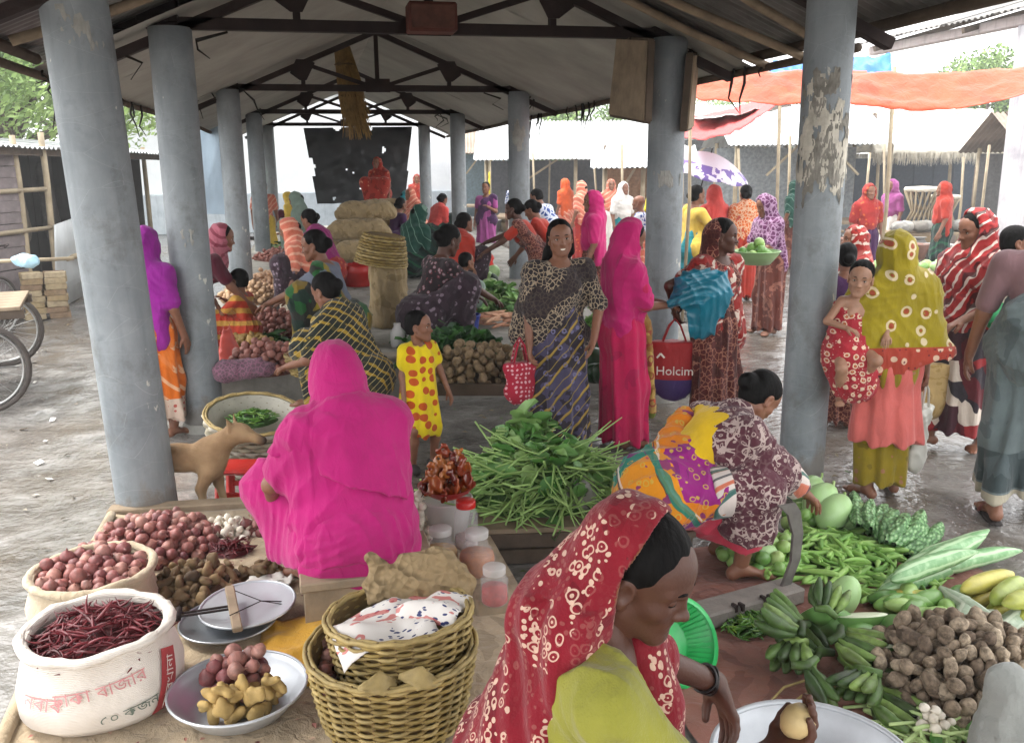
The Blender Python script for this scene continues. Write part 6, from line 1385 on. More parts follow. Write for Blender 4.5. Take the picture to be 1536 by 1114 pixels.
M_LEAFG = tone('leaf_green', [(0, '40702e'), (.5, '5f8a45'), (1, '8fac68')], .5, .4, sv=.25); M_STEM = tone('pale_stem', [(0, '86a65c'), (1, 'b2c68a')], .5, .4, sv=.15, bump=0); M_DKLEAF = tone('dark_leaf', [(0, '1f4220'), (1, '3c6a2e')], .5, .4, sv=.25)
LIB = {}
def lib(key, mk, n, mat):
    if key not in LIB: LIB[key] = [multi(mk(i), mat) for i in range(n)]
    return LIB[key]
def put(name, me, p, rot, lab, cat, grp, s=1.):
    o = bpy.data.objects.new(name, me); COL.objects.link(o); o.location = p; o.rotation_euler = rot; o.scale = (s, s, s); return tag(o, lab, cat, grp)
def pack(n, c, a, b_, rz, r, hgt, cand=14, cone=1.0, seed=0, zf=None):
    """drop round things one after the other into the lowest free spot of a heap"""
    g = np.random.default_rng(seed); X = np.zeros((n, 4)); m = 0
    co, si = math.cos(rz), math.sin(rz)
    for i in range(n):
        rr = r*g.uniform(.78, 1.18); best = None
        for k in range(cand):
            q = math.sqrt(g.random())*.98; th = g.uniform(0, 6.283); ex, ey = a*q*math.cos(th), b_*q*math.sin(th)
            x, y = c[0]+ex*co-ey*si, c[1]+ex*si+ey*co; z = rr*.9+(zf(x, y) if zf else 0)
            if m:
                d2 = (X[:m, 0]-x)**2+(X[:m, 1]-y)**2; R_ = (X[:m, 3]+rr)*.93; k_ = d2 < R_*R_
                if k_.any(): z = max(z, (X[:m, 2][k_]+np.sqrt(R_[k_]**2-d2[k_])).max())
            cost = z-hgt*max(0, 1-q*q)*cone
            if best is None or cost < best[0]: best = (cost, x, y, z)
        X[m] = (best[1], best[2], best[3], rr); m += 1
    return X
def heap(name, key, mk, mat, nv, n, px, a, b_, rz, r, hgt, z0, lab, cat, grp, seed=0, s0=1., flatrot=False, zf=None, c=None, joined=False, heapcol=None):
    mes = lib(key, mk, nv, mat); c = c or G(px[0], px[1], z0)
    if joined:
        VV, FF, n0 = [], [], 0; src = []
        for m_ in mes:
            co_ = np.empty(len(m_.vertices)*3, np.float32); m_.vertices.foreach_get('co', co_); src.append((co_.reshape(-1, 3), [tuple(p_.vertices) for p_ in m_.polygons]))
        for x, y, z, rr in pack(n, c, a, b_, rz, r, hgt, seed=seed, zf=zf):
            v_, f_ = GR.choice(src); M_ = np.array(Matrix.Rotation(GR.uniform(0, 6.28), 3, (GR.random(), GR.random(), .3+GR.random())).normalized() if False else Matrix.Rotation(GR.uniform(0, 6.28), 3, Vector((GR.random(), GR.random(), .3+GR.random())).normalized()))
            VV.append(v_@M_.T*(rr/r*s0)+np.array((x, y, z0+z))); FF += [tuple(i_+n0 for i_ in q_) for q_ in f_]; n0 += len(v_)
        tag(link(name+'_heap', raw_mesh(name+'_heap', np.concatenate(VV), FF), plain('heap_'+key+str(seed), heapcol or '8a5a50', .6, v=.35, scale=9)), lab, kind='stuff'); return
    for x, y, z, rr in pack(n, c, a, b_, rz, r, hgt, seed=seed, zf=zf):
        rot = (GR.uniform(-.5, .5), GR.uniform(-.5, .5), GR.uniform(0, 6.28)) if flatrot else (GR.uniform(0, 6.28), GR.uniform(0, 6.28), GR.uniform(0, 6.28))
        put(name, GR.choice(mes), (x, y, z0+z), rot, lab, cat, grp, rr/r*s0)
def mound(name, c, a, b_, rz, h, mat, lab, z0, seed=0, p=1.):
    b = MB(); co, si = math.cos(rz), math.sin(rz)
    def f(u, v):
        th = u*6.2832; q = v; e = 1+.08*math.sin(3*th+seed)
        x, y = a*q*e*math.cos(th), b_*q*e*math.sin(th)
        return (c[0]+x*co-y*si, c[1]+x*si+y*co, z0-.004+h*(1-q**2)**p*(1+.25*nz(x*14, y*14, seed)))
    b.grid(f, 28, 8); return tag(b.build(name, mat), lab, kind='stuff')
def strew(name, key, mk, mat, nv, n, c, a, b_, rz, h, z0, lab, cat, grp, lift=.01, dirs=None, spread=3.14, seed=0, s=(.8, 1.15), tilt=.25):
    """long things laid over a low mound"""
    mes = lib(key, mk, nv, mat); g = random.Random(seed)
    for i in range(n):
        q = math.sqrt(g.random()); th = g.uniform(0, 6.283); ex, ey = a*q*math.cos(th), b_*q*math.sin(th)
        x, y = c[0]+ex*math.cos(rz)-ey*math.sin(rz), c[1]+ex*math.sin(rz)+ey*math.cos(rz)
        z = z0+h*(1-q*q)+lift*(.3+1.3*g.random())
        ang = (dirs if dirs is not None else 0)+g.uniform(-spread, spread)
        put(name, g.choice(mes), (x, y, z), (g.uniform(0, 6.28), g.uniform(-tilt, tilt), ang), lab, cat, grp, g.uniform(*s))
on_mk = lambda i: onion_me(.027, i)
ga_mk = lambda i: onion_me(.019, i+20)
def gin_mk(i):
    g = random.Random(i+5); P = [el((0, 0, 0), (.03, .017, .016), None, .01)]
    for k in range(3): a = g.uniform(0, 6.28); P.append(el((.026*math.cos(a), .02*math.sin(a), g.uniform(-.006, .01)), (.017, .014, .013), None, .008))
    V, F = sdf_mesh(P, .0075); return raw_mesh('ginger', V, F)
po_mk = lambda i: blob(.028, 1.2, .95, .9, .16, 1.3, 2, i)
ta_mk = lambda i: blob(.026, 1.25+.25*(i % 3), .95, .95, .22, 1.8, 2, i+9)
# ------------------------------------------------------------------ left platform
Z0 = FZ
M_BURLAP = fab('burlap_sheet', 'a8967c', ('noise', '94836a', 3, .6), rough=.95, wv=.15, fold=.006)
b = MB(); p_ = [G(150, 790, FZ), G(300, 1150, FZ), G(-5, 1130, FZ), G(120, 800, FZ)]
# sheet over the platform, hanging over its left edge
e0, e1 = cA, cC
def fsheet(u, v):
    base = Vector((e0.x, e0.y, 0)).lerp(Vector((e1.x, e1.y, 0)), v*.98+.01); w_ = u*1.9-.12; x = base.x+w_
    if w_ < 0: return (base.x-.015-.02*abs(nz(v*9, 2)), base.y, FZ+.012+w_*1.0+.01*nz(v*14, u*3))
    return (x, base.y-.12*w_, FZ+.008+.006*abs(nz(x*7, v*13))+.012*max(0, 1-w_*16))
b.grid(fsheet, 60, 60); o = b.build('burlap_sheet', M_BURLAP); tag(o, 'worn burlap sheet spread over the left front platform under the sacks', 'sheet')
for i in range(3):
    b = MB(); a_ = e0.lerp(e1, .02+.33*i); c_ = e0.lerp(e1, .02+.33*(i+1)); b.tube([Vector((a_.x+.01, a_.y, FZ+.025)), (a_+c_)/2+Vector((.015*nz(i, 3), 0, FZ+.03-FZ)), Vector((c_.x+.01, c_.y, FZ+.025))], [.022, .026, .022], 8)
    b.build('rolled_edge', M_BURLAP, o)
# onion heap at the column
c0 = G(232, 826, FZ); mound('onion_mound', c0, .26, .24, .2, .065, plain('onion_mass', '6a3a3a', .8), 'inner mass of the onion heap', FZ)
heap('onion', 'onion', on_mk, M_ONION, 5, 225, None, .30, .26, .2, .0225, .10, FZ, 'red onion in the loose heap at the foot of the front left column', 'onion', 'onions heaped by the front left column', 1, c=c0, zf=lambda x, y: max(0, .06*(1-((x-c0.x)/.27)**2-((y-c0.y)/.25)**2)))
# garlic, small chillies
heap('garlic_bulb', 'garlic', ga_mk, M_GARLIC, 4, 62, (342, 806), .13, .11, 0, .019, .05, FZ, 'white garlic bulb in the small heap left of the woman in pink', 'garlic', 'garlic bulbs by the woman in pink', 2)
ch_mk = lambda i: pod_me('chilli', .08, .0042, .35+.3*(i % 3), segs=5, twist=.5*(i % 2), prof=[.3, .5, 1, 1, .9, .7, .4, .1])
M_CHMASS = plain('chilli_mass', '4a1014', .6, v=.4, scale=40)
c1 = G(348, 826, FZ+.02); strew('dry_chilli', 'chili', ch_mk, M_CHIL, 6, 50, c1, .085, .06, 0, .035, FZ+.02, 'dry red chilli in the small pile beside the garlic', 'chilli', 'dry chillies beside the garlic', .012, seed=3)
mound('chilli_mound', c1, .09, .065, 0, .035, M_CHMASS, 'dark inside of the small chilli pile', FZ+.018)
c2 = G(388, 800, FZ); heap('onion', 'onion', on_mk, M_ONION, 5, 10, None, .07, .06, 0, .024, .03, FZ, 'red onion lying close to the left knee of the woman in pink', 'onion', 'onions at the knee of the woman in pink', 7, c=c2)
# roots
heap('ginger_root', 'ginger', gin_mk, M_GINGER, 5, 190, (292, 892), .19, .15, .6, .017, .07, FZ, 'brown ginger root in the heap behind the scale plates', 'ginger', 'ginger roots behind the scale', 4)
heap('ginger_root', 'ginger', gin_mk, M_GINGER, 5, 22, (395, 868), .09, .04, .2, .016, .02, FZ, 'loose ginger root beside the white paper scraps', 'ginger', 'loose ginger by the paper scraps', 5)
M_PAPER = plain('white_paper', 'd8d4cc', .7, v=.08)
for i, (x, y) in enumerate(((400, 872), (418, 880), (385, 886))):
    b = MB(); b.grid(lambda u, v: ((u-.5)*.14, (v-.5)*.1, .02+.018*nz(u*4+i*7, v*4)), 8, 6, thick=.002); tag(b.build('paper_scrap', M_PAPER, loc=G(x, y, FZ+.012), rot=(0, 0, i*1.3)), ['crumpled white paper scrap nearest the pink hem', 'crumpled white paper scrap at the right by the foot', 'crumpled white paper scrap over the ginger'][i], 'paper')
# sacks
def sack(c, r, h, mouth, mat, lab, seed=0, tiltz=0., name='sack', inner=.04):
    o = empty(name, c, seed, lab, 'sack'); w1 = lambda a, t: .05*nz(math.cos(a)*1.4+seed, math.sin(a)*1.4, t*2)+.012*nz(math.cos(a)*7, math.sin(a)*7, t*9+seed)
    prof = [(r*.6, .004), (r*.95, .02), (r*1.1, h*.2), (r*1.12, h*.45), (r*1.03, h*.75), (mouth*1.0, h*.95), (mouth*1.04, h*1.0), (mouth*1.0, h*1.04), (mouth*.94, h*1.0), (mouth*.93, h*.93)]
    b = MB(); b.lathe(prof, 56, close=False, wob=w1); b.add([(r*.6*math.cos(k*.3927), r*.6*math.sin(k*.3927), .004) for k in range(16)], [tuple(range(15, -1, -1))]); b.build('sack_body', mat, o)
    b = MB(); n = 60
    b.tube([(mouth*(1.02+.03*nz(math.cos(a)*2+seed, math.sin(a)*2))*math.cos(a), mouth*(1.02+.03*nz(math.cos(a)*2+seed, math.sin(a)*2))*math.sin(a), h*1.0+.012*nz(math.cos(a)*3, math.sin(a)*3, seed)) for a in np.linspace(0, 2*math.pi, n)], [.017+.006*nz(k*.6, seed) for k in range(n)], 8, cap=False); b.build('rolled_rim', mat, o)
    return o
def mk_wsack():
    t = NT('woven_white_sack'); O = t.tc.outputs['Object']
    c = t.ramp(t.noise(5, O, 5), [(.3, 'c3bab0'), (.7, 'dcd6ce')])
    w1 = t.n('TexWave', wave_type='BANDS', bands_direction='Z'); w1.inputs['Scale'].default_value = 60; t.l(O, w1.inputs[0])
    t.bump(t.math('ADD', t.math('MULTIPLY', w1.outputs['Fac'], .1), t.noise(14, t.mapv((1, 1, .4)), 4)), .02, .55); return t.fin(c, .65, .35)
M_WSACK = mk_wsack(); M_BSACK = fab('beige_sack', 'b7a78e', rough=.9, wv=.15, fold=.006)
sc_ = G(147, 925, FZ); so = sack(sc_, .21, .20, .215, M_BSACK, 'beige sack full of red onions at the left edge of the platform', 1.7)
zf = lambda x, y: max(0, .02*(1-((x-sc_.x)/.2)**2-((y-sc_.y)/.2)**2))
mound('onion_mound', sc_, .2, .2, 0, .03, bpy.data.materials['onion_mass'], 'inner mass of onions in the beige sack', FZ+.12)
heap('onion', 'onion', on_mk, M_ONION, 5, 125, None, .19, .19, 0, .0215, .02, FZ+.13, 'small red onion in the open beige sack', 'onion', 'onions in the beige sack', 9, c=sc_, zf=zf)
sk = G(160, 1052, FZ); so2 = sack(sk, .225, .27, .215, M_WSACK, 'white woven sack printed in red, open and full of dry red chillies', .4)
mound('chilli_mound', sk, .205, .205, 0, .06, M_CHMASS, 'inside of the dry chilli sack', FZ+.2)
strew('dry_chilli', 'chili', ch_mk, M_CHIL, 6, 250, sk, .195, .195, 0, .065, FZ+.2, 'dry red chilli in the white printed sack', 'chilli', 'dry chillies in the white sack', .03, seed=5, s=(.85, 1.45), tilt=.5)
# print on the sack: red band and lettering rows, bent round the body
M_REDINK = plain('red_ink', '9c3a3c', .7, v=.25, scale=30); M_PALEINK = plain('faded_ink', 'bd8484', .7, v=.3, scale=30); M_GREYINK = plain('grey_green_ink', '5f6a60', .7, v=.3, scale=30); M_WHITEINK = plain('white_ink', 'dcd2ca', .7)
def text_mesh(txt, size, ext=.0):
    cu = bpy.data.curves.new('letters', 'FONT'); cu.body = txt; cu.size = size; cu.align_x = 'CENTER'; cu.align_y = 'CENTER'; cu.resolution_u = 2; cu.extrude = ext
    ob = bpy.data.objects.new('letters', cu); COL.objects.link(ob); dg = bpy.context.evaluated_depsgraph_get(); me = bpy.data.meshes.new_from_object(ob.evaluated_get(dg)); bpy.data.objects.remove(ob); return me
SACKPROF = [(.02, .95), (.054, 1.1), (.1215, 1.12), (.2025, 1.03), (.2565, .955)]
def on_sack(me, o, ang, z, r, tilt=0., out=.006):
    seed = .4
    for v in me.vertices:
        x, y = v.co.x*math.cos(tilt)-v.co.y*math.sin(tilt), v.co.x*math.sin(tilt)+v.co.y*math.cos(tilt)
        zz = z+y; f = np.interp(zz, [q[0] for q in SACKPROF], [q[1] for q in SACKPROF]); a = ang+x/r
        q = 1+.05*nz(math.cos(a)*1.4+seed, math.sin(a)*1.4, (zz/.28*.55+.1)*2)
        v.co = Vector(((r*f*q+out)*math.cos(a), (r*f*q+out)*math.sin(a), zz))
    return me
def quadstrip(w_, h_, nx=16, ny=6):
    b = MB(); b.grid(lambda u, v: ((u-.5)*w_, (v-.5)*h_, 0), nx, ny); return b.mesh('band')
a_cam = math.atan2(-sk.y, -sk.x)-.4          # the side towards the camera, in the sack's frame
bd = link('printed_band', on_sack(quadstrip(.07, .2), so2, a_cam+.82, .12, .225, -.35, .007), M_REDINK, so2)
TX = ['কারখানা', 'ঢাকা বাজার', 'নবাব', '৫০ কজন']
link('lettering', on_sack(text_mesh(TX[0], .045), so2, a_cam+.82, .12, .225, 1.2, .0105), M_WHITEINK, so2)
link('lettering', on_sack(text_mesh(TX[1], .052), so2, a_cam-.05, .175, .225, .12, .009), M_PALEINK, so2)
link('lettering', on_sack(text_mesh(TX[2], .055), so2, a_cam-.75, .15, .225, -.05, .009), M_PALEINK, so2)
link('lettering', on_sack(text_mesh(TX[3], .042), so2, a_cam+.25, .09, .225, .1, .009), M_GREYINK, so2)
# scale
M_ALU = plain('dull_aluminium', 'a9adb2', .38, .5, .85, v=.12, scale=8, bump=.002); M_ALU2 = plain('white_enamel_pan', 'b9bdc2', .35, .5, .35, v=.1, scale=6)
def dish(name, c, r, h, mat, lab, cat, rim=.012, tilt=(0, 0), flat=.75):
    o = empty(name, c, 0, lab, cat); o.rotation_euler = (tilt[0], tilt[1], 0)
    b = MB(); b.lathe([(.001, .004), (r*flat*.8, .004), (r*flat, .008), (r*.93, h*.75), (r, h), (r+.003, h+.002), (r-.004, h-.002), (r*.92, h*.75+.004), (r*flat*.97, .014), (r*flat*.7, .010), (.001, .010)], 44, close=False); b.build('dish_bowl', mat, o)
    b = MB(); b.tube([((r+.001)*math.cos(a), (r+.001)*math.sin(a), h) for a in np.linspace(0, 2*math.pi, 49)], rim*.4, 6, cap=False); b.build('rim', mat, o); return o
q = G(352, 938, FZ+.02); dish('scale_pan', q+Vector((-.02, .0, .0)), .175, .03, M_ALU, 'lower grey pan of the beam scale', 'scale pan')
dish('scale_pan', q+Vector((.05, .04, .035)), .175, .03, M_ALU2, 'upper pale pan of the beam scale, stacked crosswise on the other', 'scale pan', tilt=(.03, -.04))
bs = empty('beam_scale', q+Vector((.0, -.02, .075)), 0, 'wooden and iron beam of the scale laid across its pans', 'scale')
b = MB(); b.bar((-.02, .13, .03), (.03, -.16, .0), .035, .022, bev=.004); b.build('beam', M_WOOD, bs)
for dy in (-.012, .012): b = MB(); b.bar((-.24, -.01+dy, .005), (.01, .0+dy, .012), .007, .007); b.build('pointer_rod', M_RUST, bs)
b = MB(); b.tube([(-.19, -.03, .0), (-.19, .02, .02)], .012, 8); b.build('pivot', M_RUST, bs)
for a in (0, 1):
    b = MB(); b.tube([(.0, .1-.2*a, .03), (.1, .05, .0), (.2, .05+.03*a, -.03)], .0022, 4); b.build('cord', M_RUST, bs)
# steel bowl of onions and turmeric
q = G(360, 1060, FZ+.02); dish('steel_bowl', q, .212, .075, M_ALU2, 'wide shallow steel bowl of onions and pale roots at the front', 'bowl')
heap('onion', 'onion', on_mk, M_ONION, 5, 30, None, .10, .10, 0, .027, .06, q.z+.008, 'red onion in the shallow steel bowl', 'onion', 'onions in the steel bowl', 12, c=q+Vector((.0, .05, 0)), zf=lambda x, y: .25*max(0, math.hypot(x-q.x, y-q.y)-.1), s0=1.05)
heap('turmeric_root', 'turm', gin_mk, M_TURM, 5, 26, None, .13, .05, .35, .024, .03, q.z+.008, 'pale yellow root in the shallow steel bowl', 'root', 'pale roots in the steel bowl', 13, c=q+Vector((.02, -.08, 0)), zf=lambda x, y: .25*max(0, math.hypot(x-q.x, y-q.y)-.1))
# yellow cloth
b = MB(); q = G(440, 985, FZ+.012); b.grid(lambda u, v: (q.x-.12+.3*u, q.y-.2+.45*v, q.z+.04*max(0, nz(u*4, v*5))+.05*u*v), 24, 24, thick=.002)
tag(b.build('yellow_cloth', fab('yellow_cloth', 'c2922c', rough=.7)), 'crumpled yellow cloth tucked beside the big wicker baskets', 'cloth')
# --- woven baskets
M_CANE = plain('split_cane', '84703f', .6, .35, v=.45, scale=14, bump=.002); M_CANE2 = plain('split_cane_pale', '9c8858', .6, .35, v=.4, scale=14, bump=.002); M_CANED = plain('cane_inside', '6f5a38', .8, v=.3)
def basket(c, r0, r1, h, lab, rows=15, stakes=34, tilt=(0, 0), mats=None, seed=0, name='wicker_basket', inside=None, li=.011):
    o = empty(name, c, seed, lab, 'basket'); o.rotation_euler = (tilt[0], tilt[1], seed); mats = mats or (M_CANE, M_CANE2)
    R_ = lambda z: r0+(r1-r0)*(z/h)**.7
    n = stakes*3
    for i in range(rows):
        z = h*(i+.5)/rows; rr = R_(z); rad = h/rows*.5; P = []
        for k in range(n+1):
            a = 2*math.pi*k/n; s = math.cos(stakes*a/2+math.pi*i)
            P.append(((rr+.0085*s)*math.cos(a)*(1+.02*nz(a*2, seed, z*3)), (rr+.0085*s)*math.sin(a), z+.004*nz(k*.13, i, seed)))
        b = MB(); b.tube(P, rad, 6, cap=False, flat=.42 if False else .9); b.build('weave_strand', mats[i % 2 if i % 3 else 0], o)
    b = MB()
    for k in range(stakes):
        a = 2*math.pi*(k+.5)/stakes*1.0; b.tube([(R_(z)*math.cos(a), R_(z)*math.sin(a), z) for z in np.linspace(.0, h+.012, 5)], .0045, 5)
    tag(b.build('stakes', M_CANED, o), kind='stuff')
    b = MB(); b.lathe([(.001, .006), (R_(0)-.004, .006), (R_(h*.5)-li, h*.5), (R_(h)-li+.002, h)], 40, close=False); b.build('lining', inside or M_CANED, o)
    for s in (-.007, .007):
        b = MB(); b.tube([((R_(h)+s)*math.cos(a), (R_(h)+s)*math.sin(a), h+.006+.003*math.sin(a*17+s*99)) for a in np.linspace(0, 2*math.pi, 61)], .0075, 6, cap=False); b.build('rim', M_CANE2, o)
    return o
qb = G(592, 1075, FZ+.005); basket(qb, .20, .255, .25, 'big round wicker basket at the front holding a smaller basket', 20, 30, seed=.3)
qu = qb+Vector((.035, .025, .145)); basket(qu, .185, .222, .19, 'smaller wicker basket set inside the big one and full of papers', 15, 28, tilt=(-.06, .05), seed=1.1)
for i in range(9):
    put('onion', LIB['onion'][i % 5], qb+Vector((-.205+.012*(i % 2), -.09+.028*i, .17+.02*(i % 3))), (i, i*2, i), 'red onion wedged between the two wicker baskets', 'onion', 'onions between the baskets', .9)
b = MB()
def leafdry(u, v): return ((u-.5)*.12, (v-.5)*.07*(1-abs(u-.5)*1.6), .03*math.sin(u*3)+.012*nz(u*6, v*6))
for i, (dx, dy, rz, lab) in enumerate(((-.06, -.245, .4, 'dry husk leaf sticking out at the front between the baskets'), (.06, -.24, -.2, 'dry husk scrap to the right between the baskets'))):
    b = MB(); b.grid(leafdry, 10, 6, thick=.002); tag(b.build('dry_husk', M_CANE2, loc=qb+Vector((dx, dy+.015, .26)), rot=(.9, .2, rz)), lab, 'husk')
# papers in the top basket
t = NT('printed_paper'); O = t.tc.outputs['Object']; base = t.ramp(t.noise(4, O, 3), [(.3, 'cfc8c2'), (.7, 'e0dbd6')])
m1 = t.math('MULTIPLY', t.math('LESS_THAN', t.vor(34, t.mapv((1, 3, 1))), .3), t.math('GREATER_THAN', t.noise(7, O, 2), .5)); c = t.mix(m1, base, '2f3564'); m2 = t.math('MULTIPLY', t.math('GREATER_THAN', t.noise(11, t.mapv((1, 2, 1), loc=(4, 2, 1)), 2), .6), .8); M_PRINT = t.fin(t.mix(m2, c, 'b5504a'), .6, .35)
for i, (dx, dy, sz, rz, lab) in enumerate(((-.06, -.05, .30, .2, 'white plastic sheet printed in blue and red lying in the top basket'), (.1, .02, .22, -.5, 'folded printed paper at the right of the top basket'))):
    b = MB(); b.grid(lambda u, v: ((u-.5)*sz, (v-.5)*sz*.75, .055+.045*nz(u*2.2+i*5, v*2.2)+.012*abs(nz(u*6, v*6+i))-.09*((u-.5)**2+(v-.5)**2)), 22, 18, thick=.002)
    tag(b.build('printed_sheet', M_PRINT, loc=qu+Vector((dx, dy, .145+.02*i)), rot=(.1, -.1, rz)), lab, 'paper')
# brown paper bag
M_KRAFT = crumpled('brown_kraft', '8f7a5a', .8, 13, .05)
tag(soft('paper_bag', [rc((-.1, 0, .02), (.1, .02, .02), .085, .09, .06, (V3(.1, 1, 0), .6)), rc((0, .01, .06), (.06, .02, .09), .085, .07, .05, (V3(0, 1, 0), .6)), rc((-.12, .0, .05), (-.15, -.02, .12), .05, .03, .02, (V3(0, 1, 0), .5))], .006, M_KRAFT, fold=lambda P: .010*np.abs(np.sin(P[:, 0]*25+P[:, 2]*19+2.4*np.sin(P[:, 1]*13+P[:, 2]*9)))+.009*np.abs(np.sin(P[:, 2]*38-P[:, 0]*22+1.5+2*np.sin(P[:, 0]*15)))-.009, loc=qu+Vector((.075, .16, .17)), rot=(-.25, .05, -.1)), 'crumpled brown paper bag leaning over the top basket', 'paper bag')
# --- jars
def mk_plastic(n, c, al=.35, rough=.15):
    t = NT(n); m = t.fin(c, rough, .5); t.b.inputs['Alpha'].default_value = al; return m
M_CLEAR = mk_plastic('clear_plastic', 'cfcfd0', .22); M_FROST = mk_plastic('frosted_plastic', 'd5d2d0', .55, .35)
M_REDPL = glossy_plastic('red_plastic', 'b0201c', .3); M_GREENPL = glossy_plastic('green_plastic', '2fae5c', .35); M_BLUEPL = glossy_plastic('blue_plastic', '16308e', .35)
def jar(px, py, z, r, h, lab, fill, fillh, lid, lidh=.02, shape='bulb'):
    o = empty('jar', G(px, py, z), 0, lab, 'jar')
    pr = [(r*.6, .002), (r*.92, .008), (r, h*.2), (r*1.0, h*.42), (r*.86, h*.62), (r*.62, h*.78), (r*.6, h*.99)] if shape == 'bulb' else [(r*.8, .002), (r*.97, .01), (r, h*.1), (r, h*.8), (r*.82, h*.9), (r*.78, h*.99)]
    b = MB(); b.lathe(pr, 28, close=False); b.build('jar_wall', M_CLEAR, o)
    b = MB(); top = [p for p in pr if p[1] <= h*fillh]; b.lathe([(p[0]*.95, p[1]+.003) for p in top]+[(top[-1][0]*.9, h*fillh)], 24); b.build('contents', plain('jar_fill_'+fill, fill, .5, v=.3, scale=40), o)
    if lid: b = MB(); rl = pr[-1][0]; b.lathe([(rl*1.06, h*.97), (rl*1.08, h+lidh), (rl*1.0, h+lidh+.004), (.001, h+lidh+.004)], 24, close=False); b.build('lid', lid, o)
    return o
jar(662, 852, FZ, .075, .165, 'bulbous clear jar with yellow contents behind the paper bag', 'b5842a', .55, M_FROST)
jar(716, 860, FZ, .078, .175, 'bulbous clear jar with orange contents, right of the yellow one', 'b0662a', .55, M_FROST)
jar(700, 822, FZ+.06, .052, .2, 'tall clear jar with a red lid behind the bulbous jars', 'b9a9a4', .3, M_REDPL, shape='str')
jar(742, 905, FZ+.08, .052, .13, 'small jar with red contents and white lid beside the top basket', 'a8302a', .55, M_FROST, shape='str')
b = MB(); q = G(736, 912, FZ); b.box((0, 0, .04), (.14, .14, .08), bev=.01); tag(b.build('wood_block', M_WOOD, loc=q), 'wood block under the small jar with red contents', 'block')
qq = G(672, 806, FZ); pb = empty('white_bucket', qq, 0, 'white plastic bucket with a red bowl of wrapped sweets on it', 'bucket')
b = MB(); b.lathe([(.085, 0), (.115, .19), (.12, .2), (.11, .2), (.08, .01)], 28); b.build('bucket_body', M_FROST, pb)
rb = empty('red_bowl', qq+Vector((0, 0, .205)), 0, 'red plastic bowl heaped with brown plastic packets', 'bowl')
b = MB(); b.lathe([(.06, 0), (.11, .03), (.13, .055), (.135, .057), (.125, .052), (.06, .008), (.001, .008)], 30, close=False); b.build('bowl_shell', M_REDPL, rb)
t = NT('packet_wrap'); M_PACK = t.fin(t.ramp(t.rnd(), [(0, '5a1c12'), (.5, '8a3a1c'), (1, 'a86a30')]), .2, .6); t.bump(t.noise(40, None, 3), .006, .6)
pk = []
for i in range(4):
    V, F = sdf_mesh([el((0, 0, 0), (.03, .014, .03), None, .01), rc((-.015, 0, .025), (.02, 0, .04), .008, .012, .01), rc((.02, 0, -.02), (.035, .005, -.03), .008, .006, .01)], .005, lambda P, i=i: .006*np.sin(P[:, 0]*120+i*2)*np.sin(P[:, 2]*95+i)+.003*np.sin(P[:, 1]*200+P[:, 0]*150)); pk.append(multi(raw_mesh('packet', V, F), M_PACK))
for x, y, z, rr in pack(34, (qq.x, qq.y), .11, .11, 0, .027, .1, seed=5): put('sweet_packet', GR.choice(pk), (x, y, qq.z+.22+z), (GR.uniform(-.6, .6), GR.uniform(-.6, .6), GR.uniform(0, 6)), 'brown plastic sweet packet heaped in the red bowl', 'packet', 'packets in the red bowl', rr/.027)
heap('garlic_bulb', 'garlic', ga_mk, M_GARLIC, 4, 60, (628, 812), .07, .12, 0, .019, .2, FZ, 'white garlic bulb heaped between the woman in pink and the white bucket', 'garlic', 'garlic beside the white bucket', 8)
# ------------------------------------------------------------------ leafy greens in the middle
qc = G(815, 796, 0); cb = empty('low_crate', qc, R(-8), 'low grey wooden crate under the heap of leafy greens', 'crate')
for i in range(4): b = MB(); b.box((0, -.3+.2*i, .17), (.78, .185, .025), bev=.004); b.build('top_board', M_WOOD, cb)
for y in (-.39, .39):
    for z in (.045, .125): b = MB(); b.box((0, y, z), (.78, .022, .07), bev=.003); b.build('side_board', M_DARKWOOD, cb)
for x in (-.38, .38): b = MB(); b.box((x, 0, .08), (.02, .76, .15), bev=.003); b.build('end_board', M_DARKWOOD, cb)
def leaf_me(L=.13, W=.1, seed=0, cup=.25):
    b = MB()
    def f(u, v):
        s = v*2-1; wd = W*.5*math.sin(math.pi*min(1, u*.92+.06))**.75*(1-.25*u); return (u*L, s*wd*(1+.12*nz(u*6, seed, s)), cup*L*(u*u*-.5)+.02*abs(s)+.012*nz(u*5+seed, s*3))
    b.grid(f, 6, 4); return b.mesh('leaf')
lv = [multi(leaf_me(.13, .11, i, .3+.3*(i % 3)), M_LEAFG) for i in range(5)]
lvd = [multi(leaf_me(.09, .05, i, .3+.3*(i % 3)), M_DKLEAF) for i in range(4)]
